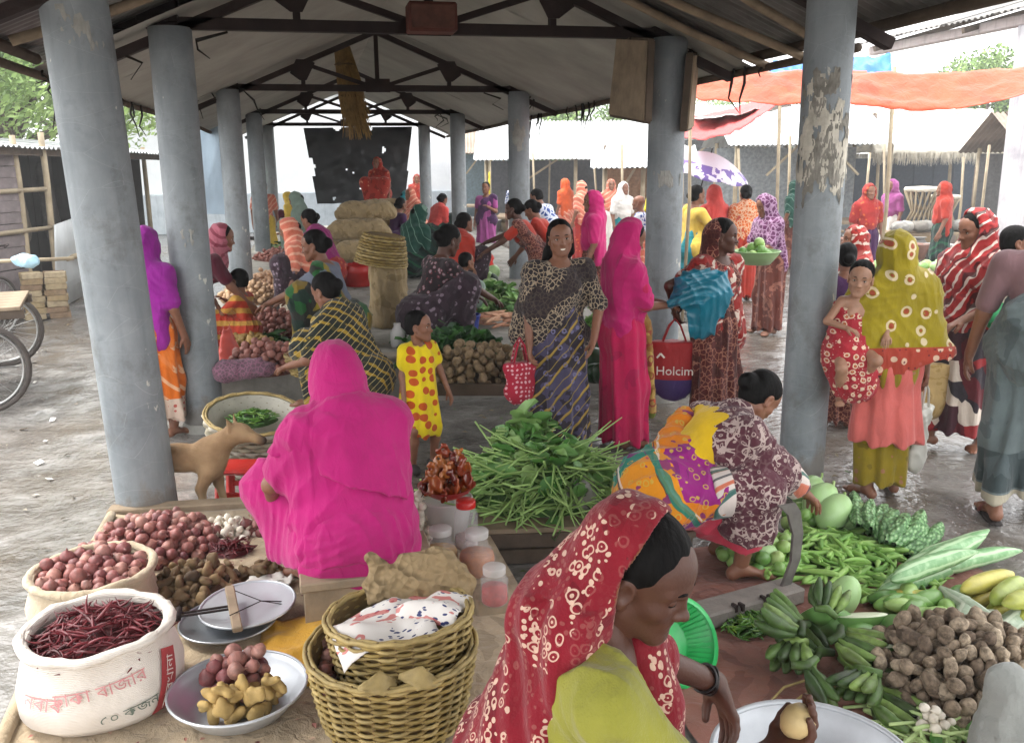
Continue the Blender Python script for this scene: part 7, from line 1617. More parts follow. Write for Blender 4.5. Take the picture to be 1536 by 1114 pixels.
def greens(c, a, b_, rz, h, nst, nlv, lab, name='leafy_greens', stem=M_STEM, leaves=None, L=(.3, .6), seed=0, rs=.005, ls=1., mass='3a5a2a'):
    g = random.Random(seed); o = empty(name, c, rz, lab, 'vegetables'); b = MB(); leaves = leaves or lv
    for i in range(nst):
        q = math.sqrt(g.random()); th = g.uniform(0, 6.283); x, y = a*.8*q*math.cos(th), b_*.8*q*math.sin(th); z = h*(1-q*q)*g.uniform(.55, 1.05)+.02
        an = g.gauss(0, .9); l = g.uniform(*L)/2; cz = g.uniform(-.5, .25)*l; d = Vector((math.cos(an), math.sin(an), 0)); n_ = Vector((-d.y, d.x, 0))*g.uniform(-.3, .3)*l
        P = [Vector((x, y, z))+d*l*t+n_*(t*t)*2+Vector((0, 0, cz*(t*t)*1.6+g.uniform(-.01, .01))) for t in (-1, -.5, 0, .5, 1)]
        for p in P: p.z = max(p.z, .012)
        b.tube(P, [rs*g.uniform(.7, 1.2)]*4+[rs*.5], 5)
    tag(b.build('stems', stem, o), kind='stuff')
    for i in range(nlv):
        q = math.sqrt(g.random()); th = g.uniform(0, 6.283); x, y = a*q*math.cos(th), b_*q*math.sin(th); z = h*(1-q*q)+g.uniform(-.02, .035)
        lo = bpy.data.objects.new('leaf', g.choice(leaves)); COL.objects.link(lo); lo.parent = o; lo.location = (x, y, max(.02, z)); s = ls*g.uniform(.7, 1.3); lo.scale = (s, s, s); lo.rotation_euler = (g.uniform(-.8, .8), g.uniform(-.9, .7), g.uniform(0, 6.28))
    b = MB(); b.grid(lambda u, v: (a*.85*v*math.cos(u*6.2832), b_*.85*v*math.sin(u*6.2832), h*.85*(1-v*v)+.02*nz(u*20, v*8)), 24, 7); tag(b.build('inner_mass', plain('greens_mass_'+lab[:14].replace(' ', '_'), mass, .8, v=.4, scale=30), o), kind='stuff')
    return o
greens(qc+Vector((0, .03, .185)), .47, .36, .05, .25, 360, 190, 'tangled heap of leafy green shoots and stems in front of the smiling woman', L=(.35, .75), seed=3, ls=.8, rs=.0055)
heldb = D(792, 650, 4.9)
greens(Vector((heldb.x, heldb.y, heldb.z-.12)), .16, .13, .3, .2, 26, 46, 'fresh bunch of large leaves held up by the smiling woman', 'leaf_bunch', L=(.2, .35), seed=6, ls=1.15)
tag(soft('clear_bag', [rc((0, 0, .05), (0, 0, .2), .11, .12, .04, (V3(0, 1, 0), .7)), rc((0, 0, .2), (.02, 0, .28), .11, .07, .03, (V3(0, 1, 0), .5))], .01, mk_plastic('cloudy_plastic', 'a8a39c', .6, .3), fold=fold_fn(.014, 'drape', seed=5), loc=G(872, 812, 0)), 'cloudy plastic sack standing right of the leafy greens', 'plastic bag')
# ------------------------------------------------------------------ right hand vegetables
b = MB(); TP = [G(1030, 1130, 0), G(1075, 880, 0), G(1190, 800, 0), G(1430, 850, 0), G(1620, 960, 0), G(1560, 1230, 0)]
x0, x1 = min(p.x for p in TP), max(p.x for p in TP); y0, y1 = min(p.y for p in TP), max(p.y for p in TP)
b.grid(lambda u, v: ((x0+.05)+(x1-x0)*u, y0+(y1-y0)*v-.18*u, .008+.012*abs(nz(u*9, v*7))+.01*abs(nz(u*23, v*17))), 70, 60)
tag(b.build('pink_sheet', fab('brick_pink_sheet', '8a5a4c', ('noise', '74463a', 4, .56), rough=.8, wv=.15)), 'brick pink plastic sheet spread under the vegetables at the right', 'sheet')
def one(name, me, px, py, z, rot, lab, cat, s=1., grp=None): return put(name, me, G(px, py, z), rot, lab, cat, grp, s)
gd = []
for i in range(3):
    me = blob(.092, 1.45, .95, .95, .08, 1.1, 3, i); gd.append(multi(me, M_GOURD))
b = MB(); b.tube([(.0, 0, 0), (.03, .01, .0), (.05, .02, .01)], [.011, .008, .009], 6); stalk = b.mesh('stalk'); stalk.materials.append(M_STEM)
for i, (x, y, z, s, rz, lab) in enumerate(((1212, 735, .10, .82, .6, 'pale round gourd furthest back, against the torn-plaster column'), (1230, 750, .15, .9, .9, 'pale gourd leaning on the hindmost one'), (1250, 768, .12, .95, 1.1, 'large pale gourd in the middle of the row'), (1284, 776, .08, .8, .3, 'rounder pale gourd at the front right of the gourds'), (1200, 700, .08, .8, 0, 'smallest pale gourd half hidden behind the others'))):
    o = one('pale_gourd', gd[i % 3], x, y, z, (.1*i, -.42+.08*i, .35+.12*i), lab, 'gourd', s, 'pale gourds by the column'); so_ = link('stalk', stalk, None, o, loc=(.128, 0, 0))
def bitter_me(i):
    b = MB(); n = 34; m = 20; L = .40
    V = []; F = []
    for a in range(n+1):
        t = a/n; r = .036*math.sin(math.pi*(t*.94+.03))**.55
        for k in range(m):
            th = 2*math.pi*k/m; rr = r*(1+.2*math.cos(th*5)*(.55+.45*math.sin(t*60+k*2.1))+.16*nz(t*26, k*1.9, i)); V.append(((t-.5)*L, .1*L*((t-.5)**2)*2+rr*math.cos(th), rr*math.sin(th)))
    for a in range(n):
        for k in range(m): F.append((a*m+k, a*m+(k+1) % m, (a+1)*m+(k+1) % m, (a+1)*m+k))
    b.add(V, F, True); return b.mesh('bitter_gourd')
bg_ = lib('bitter', bitter_me, 3, M_BITTER)
for i in range(13):
    k = i % 7; x, y = 1292+17*k-(8 if i > 6 else 0), 778+5.5*k-(10 if i > 6 else 0)
    one('bitter_gourd', bg_[i % 3], x, y, .045+.06*(i//7)+.01*(i % 3), (i*1.1, -.05+.04*(i % 3), 1.05-.075*k), '%s knobbly bitter gourd from the left in the %s layer of the fan' % (ORD[k], 'upper' if i > 6 else 'lower'), 'gourd', GR.uniform(.95, 1.15), 'bitter gourds in a row')
ok_mk = lambda i: pod_me('okra', .15, .012, .12+.1*(i % 3), prof=[.5, .95, 1, .9, .75, .5, .08], segs=6, lobes=5, lob=.08)
c_ = G(1235, 842, 0); mound('okra_mound', c_, .32, .2, .1, .05, plain('okra_mass', '4a6a30', .8, v=.4, scale=30), 'inner mass of the okra heap', .01)
strew('okra_pod', 'okra', ok_mk, M_OKRA, 5, 230, c_, .40, .27, .1, .055, .015, 'slim green okra pod in the broad pile before the gourds', 'okra', 'okra pods spread on the sheet', .02, seed=8, s=(.8, 1.35))
rd_mk = lambda i: blob(.034, 1.1, 1, .95, .05, 1.3, 2, i)
heap('green_brinjal', 'brin', rd_mk, M_EGGP, 4, 48, (1140, 848), .19, .15, 0, .029, .06, .015, 'small round green brinjal by the foot of the crouching woman', 'brinjal', 'round brinjals by the foot', 21)
heap('green_brinjal', 'brin', rd_mk, M_EGGP, 4, 34, (1222, 790), .17, .1, 0, .027, .05, .015, 'small green brinjal behind the cutting blade', 'brinjal', 'brinjals behind the blade', 22)
one('round_gourd', gd[0], 1146, 828, .10, (0, 0, 0), 'single round green gourd above the small brinjals', 'gourd', .5); 
o = one('round_gourd', gd[1], 1266, 895, .08, (0, -1.2, 0), 'round smooth green gourd standing in the middle of the vegetables', 'gourd', .72)
sn_mk = lambda i: pod_me('snake_gourd', .6, .046, .16, prof=[.25, .7, .95, 1, 1, 1, .95, .9, .75, .5, .15], segs=14)
sm = lib('snake', sn_mk, 2, M_SNAKE)
for i, (x, y, z, rz, lab) in enumerate(((1432, 818, .05, .34, 'long striped snake gourd lying furthest back'), (1418, 830, .055, .3, 'second striped snake gourd from the back'), (1405, 842, .05, .36, 'third striped snake gourd from the back'), (1392, 855, .05, .28, 'fourth striped snake gourd from the back'), (1380, 868, .05, .3, 'striped snake gourd nearest the round gourd'), (1425, 828, .13, .42, 'upper snake gourd at the back of the pile'), (1400, 846, .13, .3, 'upper snake gourd at the front of the pile'), (1470, 838, .06, .2, 'short striped snake gourd at the right of the row'))):
    one('snake_gourd', sm[i % 2], x, y, z, (1.3+.3*i, 0, rz), lab, 'gourd', .95-.08*(i == 7), 'striped snake gourds')
cu_mk = lambda i: pod_me('cucumber', .34, .042, .1, prof=[.3, .78, .97, 1, 1, .95, .8, .35], segs=12)
heapc = lib('cuke', cu_mk, 2, M_CUKE)
for i, (x, y, z, rz) in enumerate(((1462, 882, .05, .4), (1490, 892, .05, .3), (1515, 905, .05, .35), (1480, 872, .11, .25), (1512, 885, .11, .5), (1530, 915, .05, .1), (1545, 895, .14, .3), (1400, 902, .04, -.4), (1378, 897, .05, 2.5), (1560, 920, .06, .4))):
    one('yellow_cucumber', heapc[i % 2], x, y, z, (i, .03*i-.1, rz), ['large yellow cucumber at the left end of the top row', 'yellow cucumber second from the left in the pile', 'yellow cucumber in the middle of the pile', 'yellow cucumber lying on top at the left', 'yellow cucumber lying on top in the middle', 'cucumber lowest at the right edge', 'yellow cucumber highest at the right edge', 'green cucumber beside the cut papaya', 'green cucumber pointing left near the round gourd', 'cucumber half outside the right edge'][i], 'cucumber', GR.uniform(.85, 1.05), 'yellow cucumbers')
pa = [multi(blob(.075, 1.5, .95, .95, .05, 1.1, 3, i, .0), M_PAPAYA) for i in range(2)]
for i, (x, y, z, rz, lab) in enumerate(((1312, 985, .075, .2, 'whole raw papaya in front of the cut ones'), (1345, 950, .08, 1.2, 'whole raw papaya standing behind the cut halves'), (1250, 935, .07, 2, 'raw papaya at the left under the plantains'), (1360, 985, .07, -.4, 'raw papaya touching the taro heap'), (1290, 955, .06, .8, 'raw papaya half buried among plantains'))):
    one('raw_papaya', pa[i % 2], x, y, z, (.2*i, .1, rz), lab, 'papaya', .95)
def half_me():
    b = MB(); n = 24; V = [(0, 0, .0)]; 
    pr = [(.115*math.cos(a), .07*math.sin(a)) for a in np.linspace(0, 2*math.pi, n, endpoint=False)]
    for k in range(6):
        q = math.cos(k/5*math.pi/2*.98); z = -.07*math.sin(k/5*math.pi/2*.98)
        for x, y in pr: V.append((x*q, y*q, z))
    F = [(1+j*n+i, 1+(j+1)*n+i, 1+(j+1)*n+(i+1) % n, 1+j*n+(i+1) % n) for j in range(5) for i in range(n)]
    b.add(V, F, True); return b
hm = half_me().mesh('papaya_half'); hm.materials.append(M_PAPAYA)
fb = MB(); fb.lathe([(.001, .0025), (.55, .002), (.62, .001), (.99, .0), (1.0, -.004)], 28, close=False); fm = fb.mesh('cut_face'); fm.materials.append(M_FLESH)
for i, (x, y, z, rot, lab) in enumerate(((1292, 922, .12, (-.35, .1, .1), 'cut papaya half with its white face up'), (1330, 958, .12, (-.12, .05, .25), 'cut papaya half lying flat in front'), (1225, 912, .13, (-.6, .5, .9), 'cut papaya half tilted beside the plantains'))):
    o = one('papaya_half', hm, x, y, z, rot, lab, 'papaya'); f_ = link('cut_face', fm, None, o, scale=(.113, .069, 1), loc=(0, 0, .001))
# plantains: hands of several fingers
bn = lib('banana', lambda i: pod_me('banana_finger', .15, .0255, .28+.08*i, prof=[.35, .55, .95, 1, .95, .7, .3], segs=5), 3, M_BANANA)
def hand_of(px, py, z, rz, n, lab, tilt=0., s=1., up=0.):
    o = empty('plantain_hand', G(px, py, z), rz, lab, 'plantain', 'hands of green plantain', s); o.rotation_euler = (tilt, up, rz)
    b = MB(); b.tube([(-.02, -.05, 0), (0, 0, .01), (-.02, .05, 0)], [.014, .02, .014], 7); b.build('crown', M_DARKWOOD if False else M_BANANA, o)
    for k in range(n):
        row = k % 2; t = (k//2)-(n//2-1)/2
        f_ = bpy.data.objects.new('finger', bn[k % 3]); COL.objects.link(f_); f_.parent = o; f_.location = (.075, t*.036+.012*row, .02-.034*row); f_.rotation_euler = (R(90)+.1*t, -.25+.25*row, t*.16)
for a in ((1210, 1000, .14, -1.45, 4, 'pair of plantains hanging forward at the left of the pile', .1, 1.0, .6), (1260, 955, .14, -.9, 10, 'plantain hand on top of the pile', .2, 1., .3), (1200, 940, .16, 2.4, 10, 'dark plantain hand at the top left of the pile', 0, 1.0, -.3), (1275, 1000, .06, -.3, 8, 'plantain hand pointing right below the papayas', .1, 1.05, .0), (1310, 1040, .08, -1.0, 8, 'large plantain hand at the front', .2, 1.05, .4), (1345, 1035, .05, -.8, 8, 'plantain hand at the front beside the taro heap', .15, .95, .3), (1230, 980, .07, 1.9, 10, 'plantain hand at the back of the pile', 0, 1., 0), (1190, 965, .1, -2.2, 8, 'dull plantain hand at the far left of the pile', .1, 1, .2), (1240, 915, .2, .9, 8, 'small plantain hand lying highest', .3, .85, -.2), (1300, 1010, .13, -2.6, 8, 'plantain hand turned left in the middle', .2, .95, .2)): hand_of(*a)
# grey green long gourds
gm = lib('greyg', lambda i: pod_me('long_gourd', .5, .05, .22+.3*i, prof=[.25, .6, .85, 1, 1, .9, .6, .2], segs=12, lobes=6, lob=.05), 2, M_GREYG)
for i, (x, y, z, rz, me_, lab) in enumerate(((1442, 932, .08, .75, 0, 'grey green ridged gourd leaning up to the right'), (1468, 925, .09, 1.5, 0, 'grey green ridged gourd pointing upwards'), (1510, 940, .07, .5, 0, 'grey green ridged gourd at the right edge'), (1440, 972, .05, -.25, 1, 'curved ridged gourd lying in front of the taro heap'), (1540, 965, .06, .3, 0, 'grey green gourd cut off by the right edge'), (1490, 950, .05, .9, 1, 'bent grey green gourd under the others'))):
    one('ridged_gourd', gm[me_], x, y, z, (.8*i, 0, rz), lab, 'gourd', .95)
for i, (x, y, z, rz) in enumerate(((1500, 952, .05, .9), (1530, 985, .05, .5), (1550, 1005, .06, 1.2), (1390, 925, .05, -.2), (1372, 912, .06, .5), (1405, 925, .1, .2), (1362, 888, .05, .9), (1340, 905, .05, .2))):
    one('pale_brinjal', heapc[i % 2] if False else lib('palebr', lambda k: pod_me('brinjal', .2, .042, .1, prof=[.3, .7, .95, 1, .9, .6, .2], segs=12), 2, M_EGGP)[i % 2], x, y, z, (i, .1, rz), ORD[i]+' long pale green brinjal among the gourds, counted from the right edge inwards' if i < 3 else ['pale brinjal lying left of the ridged gourds', 'pale brinjal with a dark stalk under the snake gourds', 'pale brinjal lying on two others', 'pale brinjal pointing up beside the round gourd', 'pale brinjal touching the round gourd'][i-3], 'brinjal', 1., 'long pale brinjals')
strew('okra_pod', 'okra', ok_mk, M_OKRA, 5, 60, G(1345, 888, 0), .22, .12, .2, .02, .012, 'slim green okra pod among the snake gourds and papayas', 'okra', 'okra pods among the gourds', .015, seed=18, s=(.8, 1.3))
for i in range(14):
    one('pale_brinjal', LIB['palebr'][i % 2], 1335+9*i+GR.uniform(-6, 6), 900+GR.uniform(-9, 14), .04+.03*(i % 2), (i, .1, GR.uniform(-.5, 1.3)), 'pale green brinjal in the loose row between the snake gourds and the taro heap', 'brinjal', GR.uniform(.75, 1.), 'pale brinjals before the taro')
# taro
ct = G(1440, 1030, 0); mound('taro_mound', ct, .33, .27, .2, .12, plain('taro_mass', '4a3d32', .9, v=.3), 'inner mass of the taro heap', .01)
heap('taro_root', 'taro', ta_mk, M_TARO, 6, 300, None, .36, .31, .15, .0245, .15, .015, 'brown knobbly taro root in the heap at the lower right', 'taro', 'taro roots in the right heap', 31, c=ct, zf=lambda x, y: max(0, .11*(1-((x-ct.x)/.34)**2-((y-ct.y)/.29)**2)))
# green chillies
gc_mk = lambda i: pod_me('green_chilli', .062, .0052, .2+.15*i, segs=5)
cg = G(1125, 945, 0); mound('green_chilli_mound', cg, .11, .08, .2, .02, plain('green_chilli_mass', '2a4418', .7), 'inner mass of the green chilli pile', .01)
strew('green_chilli', 'gchil', gc_mk, M_GCHIL, 3, 150, cg, .13, .095, .2, .025, .015, 'green chilli in the small pile below the wooden blade stand', 'chilli', 'green chillies by the blade stand', .014, seed=9)
# stalks with pale bulbs
greens(G(1385, 1098, 0), .17, .12, -.5, .05, 46, 14, 'bundle of pale stalks and white bulbs at the lower right', 'stalk_bundle', L=(.2, .34), seed=14, rs=.007, ls=.5, mass='8a8a60')
heap('white_bulb', 'garlic', ga_mk, M_GARLIC, 4, 14, (1400, 1092), .06, .05, 0, .018, .05, .04, 'white bulb among the pale stalks', 'bulb', 'white bulbs among stalks', 17)
for i in range(3):
    b = MB(); q = G(1230+30*i, 1045+12*i, .03); b.tube([q+Vector((-.2, .02*i, 0)), q+Vector((-.1, .07, .01)), q+Vector((0, .08, .02)), q+Vector((.12, .03, .01)), q+Vector((.2, -.06, 0))], .005, 5); tag(b.build('cane_strip', M_CANE2), ['thin curved cane strip lying behind the silver bowl', 'thin cane strip between bowl and plantains', 'thin cane strip nearest the stalk bundle'][i], 'cane strip')
# grey sack at the corner
tag(soft('grey_sack', [el((0, 0, .1), (.13, .12, .13)), rc((0, 0, .2), (-.02, .02, .3), .1, .07, .05)], .012, fab('grey_sackcloth', '8f918c', wv=.1), fold=fold_fn(.009, 'drape', seed=4), loc=G(1500, 1165, 0)+Vector((.03, 0, 0))), 'grey cloth bundle at the lower right corner', 'bundle')
# silver bowl with stand
qs = D(1222, 1140, 2.12)
dish('silver_bowl', qs-Vector((0, 0, .14)), .235, .14, plain('silver_bowl_metal', 'b4b7bb', .5, .5, .35, v=.1), 'large silver basin in front of the woman in the red veil', 'basin', rim=.02, flat=.72)
b = MB(); b.box((0, 0, .02), (.36, .36, .04), bev=.005)
st = empty('wooden_stand', (qs.x, qs.y, 0), .3, 'low wooden stand under the silver basin', 'stand')
hh = qs.z-.142
b = MB(); b.box((0, 0, hh-.015), (.36, .36, .03), bev=.005); b.build('stand_top', M_WOOD, st)
for x in (-.15, .15):
    for y in (-.15, .15): b = MB(); b.box((x, y, (hh-.03)/2), (.04, .04, hh-.03)); b.build('leg', M_WOOD, st)
# green basket
gb = empty('green_basket', G(1022, 962, .135), 0, 'bright green plastic basket tilted beside the woman in the red veil', 'basket', s=1.22); gb.rotation_euler = (R(58), R(14), R(15))
b = MB(); b.lathe([(.001, -.075), (.08, -.075), (.085, -.07), (.125, .0), (.135, .002), (.135, .012), (.12, .012)], 40, close=False); b.build('basket_shell', M_GREENPL, gb)
b = MB()
for k in range(44):
    a = k*math.pi/22; b.bar((.084*math.cos(a), .084*math.sin(a), -.068), (.122*math.cos(a), .122*math.sin(a), -.002), .004, .004)
tag(b.build('ribs', glossy_plastic('green_plastic_dark', '2aa055', .4), gb), kind='stuff')
# cutting blade stand
bt = empty('cutting_blade_stand', G(1125, 905, .0), 0, 'wooden plank stand with an upright iron cutting blade before the crouching woman', 'cutting stand')
p0, p1 = G(1035, 928, .05)-G(1125, 905, 0), G(1192, 884, .05)-G(1125, 905, 0)
b = MB(); b.bar(p0, p1, .13, .07, bev=.008); b.build('plank', plain('grey_plank', '7d7670', .8, v=.3, scale=7, bump=.005), bt)
for t_ in (.35, .62):
    pm_ = p0.lerp(p1, t_); b = MB(); b.box(pm_+Vector((0, -.055, .032)), (.012, .03, .03), rz=.3); b.box(pm_+Vector((.03, -.055, .032)), (.012, .03, .03), rz=.3); tag(b.build('staples', M_RUST, bt), kind='stuff')
b = MB(); w0 = p0.lerp(p1, .9); bu = (p1-p0).normalized(); V = []
prof = [(0, .03, .05), (.045, .14, .05), (.05, .26, .055), (.02, .36, .07), (-.02, .405, .085)]
for (dx, dz, ww) in prof:
    for s in (-1, 1):
        for th_ in (-.007, .007): V.append(w0+bu*(dx+s*ww*.5)+Vector((-bu.y, bu.x, 0))*th_+Vector((0, 0, dz)))
F = []
for i in range(len(prof)-1):
    o_ = i*4; F += [(o_, o_+4, o_+6, o_+2), (o_+1, o_+3, o_+7, o_+5), (o_, o_+1, o_+5, o_+4), (o_+2, o_+6, o_+7, o_+3)]
F += [(0, 2, 3, 1), (16, 17, 19, 18)]; b.add(V, F); b.build('blade', plain('grey_iron', '6a6662', .55, .5, .5, v=.3), bt)
ss = empty('low_stool', G(985, 872, 0), R(12), 'low wooden stool under the crouching woman', 'stool')
b = MB(); b.box((0, 0, .245), (.26, .22, .03), bev=.006); b.build('stool_top', M_DARKWOOD, ss)
for x in (-.11, .11):
    for y in (-.09, .09): b = MB(); b.box((x*.9, y*.9, .115), (.035, .035, .23)); b.build('leg', M_DARKWOOD, ss)
# ------------------------------------------------------------------ left middle: whitewashed basket, stool, dog
qd = D(372, 600, 5.55); bk_ = basket(Vector((qd.x, qd.y, .02)), .2, .285, .36, 'big whitewashed basket with green chillies beside the second left column', 12, 40, tilt=(.22, .05), mats=(plain('grey_cane', '8f8874', .7, v=.3, scale=12), plain('clay_cane', 'a8a294', .8, v=.2)), seed=.2, inside=plain('whitewashed_inside', 'b8b4a8', .85, v=.2, scale=6), li=.022)
qg = qd+Vector((.02, -.0, -.14))
mound('green_chilli_mound', qg, .15, .13, 0, .05, bpy.data.materials['green_chilli_mass'], 'inner mass of chillies in the whitewashed basket', qg.z)
strew('green_chilli', 'gchil', gc_mk, M_GCHIL, 3, 130, qg, .15, .13, 0, .05, qg.z+.005, 'green chilli in the big whitewashed basket', 'chilli', 'green chillies in the whitewashed basket', .015, seed=19)
rs_ = empty('red_stool', G(374, 752, 0), R(-14), 'low red plastic stool behind the woman in pink', 'stool')
b = MB(); b.box((0, 0, .205), (.29, .22, .03), bev=.012); b.build('stool_top', M_REDPL, rs_)
for x in (-.125, .125):
    for y in (-.09, .09): b = MB(); b.bar((x, y, .19), (x*1.12, y*1.12, .0), .045, .035, bev=.006); b.build('leg', M_REDPL, rs_)
for y in (-.098, .098): b = MB(); b.box((0, y, .075), (.26, .02, .03), bev=.004); b.build('stretcher', M_REDPL, rs_)
# dog
def mk_dog():
    P = [rc((-.22, 0, .37), (-.05, 0, .365), .075, .068, .06, (V3(0, 1, 0), .8)), rc((-.05, 0, .365), (.12, 0, .36), .07, .09, .06, (V3(0, 1, 0), .78)), el((.13, 0, .345), (.075, .068, .105), None, .05), rc((.14, 0, .41), (.27, -.02, .50), .075, .055, .06),
         el((.30, -.025, .515), (.07, .058, .056), None, .03), rc((.34, -.03, .505), (.44, -.045, .475), .04, .022, .03), el((.445, -.046, .478), (.014, .014, .011), None, .01)]
    for s in (1, -1):
        P += [rc((.275, -.02+s*.042, .55), (.262, -.02+s*.062, .605), .032, .008, .012, (V3(.8, .3*s, 0), .35)), rc((-.2, s*.05, .33), (-.17, s*.06, .23), .07, .045, .05), rc((-.17, s*.06, .23), (-.27, s*.06, .14), .04, .022, .02), rc((-.27, s*.06, .14), (-.24, s*.06, .03), .02, .017, .02), rc((-.24, s*.06, .022), (-.19, s*.06, .016), .02, .015, .02)]
        f = .03*s; P += [rc((.13, s*.055, .30), (.11+f, s*.06, .2), .045, .03, .04), rc((.11+f, s*.06, .2), (.135+f*1.3, s*.06, .03), .025, .017, .02), rc((.135+f*1.3, s*.06, .02), (.175+f*1.3, s*.06, .014), .02, .015, .02)]
    P += [rc((-.28, 0, .37), (-.31, .0, .28), .024, .018, .03), rc((-.31, 0, .28), (-.30, 0, .16), .018, .01, .02)]
    return P
t = NT('tan_fur'); O = t.tc.outputs['Object']; sz = t.n('SeparateXYZ'); t.l(O, sz.inputs[0])
c = t.ramp(t.noise(7, O, 5), [(.3, '7d6246'), (.5, '94785a'), (.7, 'a58a68')]); c = t.mix(t.ramp(sz.outputs[2], [(.02, (1, 1, 1)), (.22, (0, 0, 0))]), c, 'c9b08a'); c = t.mix(t.ramp(sz.outputs[0], [(.40, (0, 0, 0)), (.45, (1, 1, 1))]), c, '3a2c24')
t.bump(t.noise(120, t.mapv((.3, 1, 1)), 3), .006, .7); M_FUR = t.fin(c, .8, .2)
qd = G(290, 778, 0); dog = empty('dog', qd, R(-12), 'thin tan dog standing between the two front left columns, looking right', 'dog', s=.95)
soft('body', mk_dog(), .007, M_FUR, dog)
for s in (1, -1):
    b = MB(); b.lathe([(.009*math.sin(a), -.009*math.cos(a)) for a in np.linspace(.1, 3.04, 7)], 10); e = b.build('eye', M_IRIS, dog, loc=(.335, -.027+s*.036, .53))
# ------------------------------------------------------------------ things held
def hang_bag(name, top, w_, h_, d_, mat, lab, rz=0, seed=0, handle=.12, cat='bag', hm=None, amp=.008):
    o = empty(name, Vector(top)-Vector((0, 0, handle)), rz, lab, cat)
    soft('bag_body', [rc((-w_*.33, 0, -.06), (w_*.33, 0, -.06), .05, .05, .05, (V3(0, 1, 0), .8)), rc((-w_*.32, 0, -h_*.8), (w_*.32, 0, -h_*.8), w_*.2, w_*.2, .1, (V3(0, 1, 0), d_/w_)), rc((0, 0, -.06), (0, 0, -h_*.8), w_*.42, w_*.46, .05, (V3(0, 1, 0), d_/w_)), cut((0, 0, -.03), (0, 0, 1))], .009, mat, o, fold_fn(amp, 'drape', seed=seed))
    for y in (-.02, .02):
        b = MB(); b.tube([(-w_*.25, y, -.04), (-w_*.12, y, handle*.6), (0, y*.3, handle), (w_*.12, y, handle*.6), (w_*.25, y, -.04)], .007, 6); b.build('handle', hm or mat, o)
    return o
def hand_w(o, j, i, dz=-.07):
    v = Vector(j.wr[i])*o.scale[0]; v = Matrix.Rotation(o.rotation_euler.z, 3, 'Z') @ v; return o.location+v+Vector((0, 0, dz))
hang_bag('polka_bag', hand_w(o4, j4, 0)+Vector((-.06, .0, .12)), .2, .27, .1, fab('red_dotted_bag', 'a01c34', ('dots', 'd8b0b4', 34, .3, .3)), 'red bag with pale dots hanging beside the smiling woman', .2, 3)
hb = D(1012, 500, 6.05); hbag = hang_bag('cement_bag', hb+Vector((0, 0, .1)), .32, .38, .14, MAT.setdefault('holbag', fab('red_cement_bag', 'a8282c', ('band', '1f3070', (0, 0, 1), -.6, -.29), rough=.5, wv=.08)), 'red shopping bag with white lettering and a blue band at the bottom', R(-18), 2, amp=.004)
tm = text_mesh('Holcim', .086, .002); link('lettering', tm, M_WHITEINK, hbag, loc=(.0, -.097, -.22), rot=(R(90), 0, 0))
b = MB(); b.bar((-.12, -.092, -.13), (-.095, -.092, -.10), .012, .004, up=(0, 1, 0)); b.bar((-.095, -.0925, -.10), (-.07, -.092, -.13), .012, .004, up=(0, 1, 0)); link('emblem', b.mesh('emblem'), M_WHITEINK, hbag)
tl = D(1050, 452, 5.85)
tag(soft('teal_bag', [rc((-.06, 0, .1), (.1, .02, .1), .12, .11, .06, (V3(0, 1, 0), .75)), rc((.06, 0, .04), (.02, 0, -.16), .16, .1, .06, (V3(0, 1, 0), .65)), rc((-.08, 0, .04), (-.19, .0, .0), .08, .04, .05)], .0075, glossy_plastic('teal_plastic', '0e6a80', .3), fold=fold_fn(.02, 'drape', seed=6), loc=tl), 'big crumpled teal plastic bag held by the woman in red and white', 'plastic bag')
hang_bag('white_sack_bag', hand_w(o7, j7, 0), .17, .42, .09, plain('white_rice_bag', 'b9b7ae', .5, v=.12, scale=8), 'limp white sack hanging from the hand of the woman in mustard', .5, 7, amp=.012)
hang_bag('straw_bag', hand_w(o10, j10, 0)+Vector((.02, -.12, .02)), .32, .33, .14, fab('straw_weave', 'b59a68', ('noise', 'a08550', 14, .55), rough=.85), 'beige straw bag hanging beside the woman in grey', R(-15), 8, amp=.005)
gb2 = hand_w(bpy.data.objects['person'] if False else o6, j6, 0)
q = D(1134, 386, 7.1); dish('green_bowl', q-Vector((0, 0, .06)), .185, .11, plain('pale_green_enamel', '8fb07a', .4, .5, v=.06), 'pale green bowl carried among the crowd at the right of the teal bag', 'bowl', flat=.6)
heap('green_brinjal', 'brin', rd_mk, M_EGGP, 4, 12, None, .11, .11, 0, .034, .03, q.z-.01, 'pale vegetable in the carried green bowl', 'brinjal', 'vegetables in the green bowl', 44, c=q)
q = G(700, 508, PZ); bu = empty('blue_bucket', q, 0, 'dark blue plastic bucket before the woman in dark floral dress', 'bucket')
b = MB(); b.lathe([(.085, 0), (.12, .2), (.127, .205), (.127, .215), (.112, .21), (.08, .015), (.001, .015)], 28, close=False); b.build('bucket_body', M_BLUEPL, bu)
b = MB(); b.tube([(.12*math.cos(a), .02, .2+.1*math.sin(a)*-.4) for a in np.linspace(0, math.pi, 12)], .005, 5); b.build('handle', M_RUST, bu)
q = G(597, 520, PZ); wb = empty('white_jug', q, 0, 'white plastic jug behind the girl in yellow', 'jug'); b = MB(); b.lathe([(.05, 0), (.06, .02), (.06, .13), (.03, .17), (.03, .2), (.001, .2)], 20); b.build('jug_body', M_FROST, wb)
b = MB(); b.tube([(.055, 0, .12), (.09, 0, .13), (.085, 0, .05), (.058, 0, .05)], .008, 6); b.build('handle', M_FROST, wb)
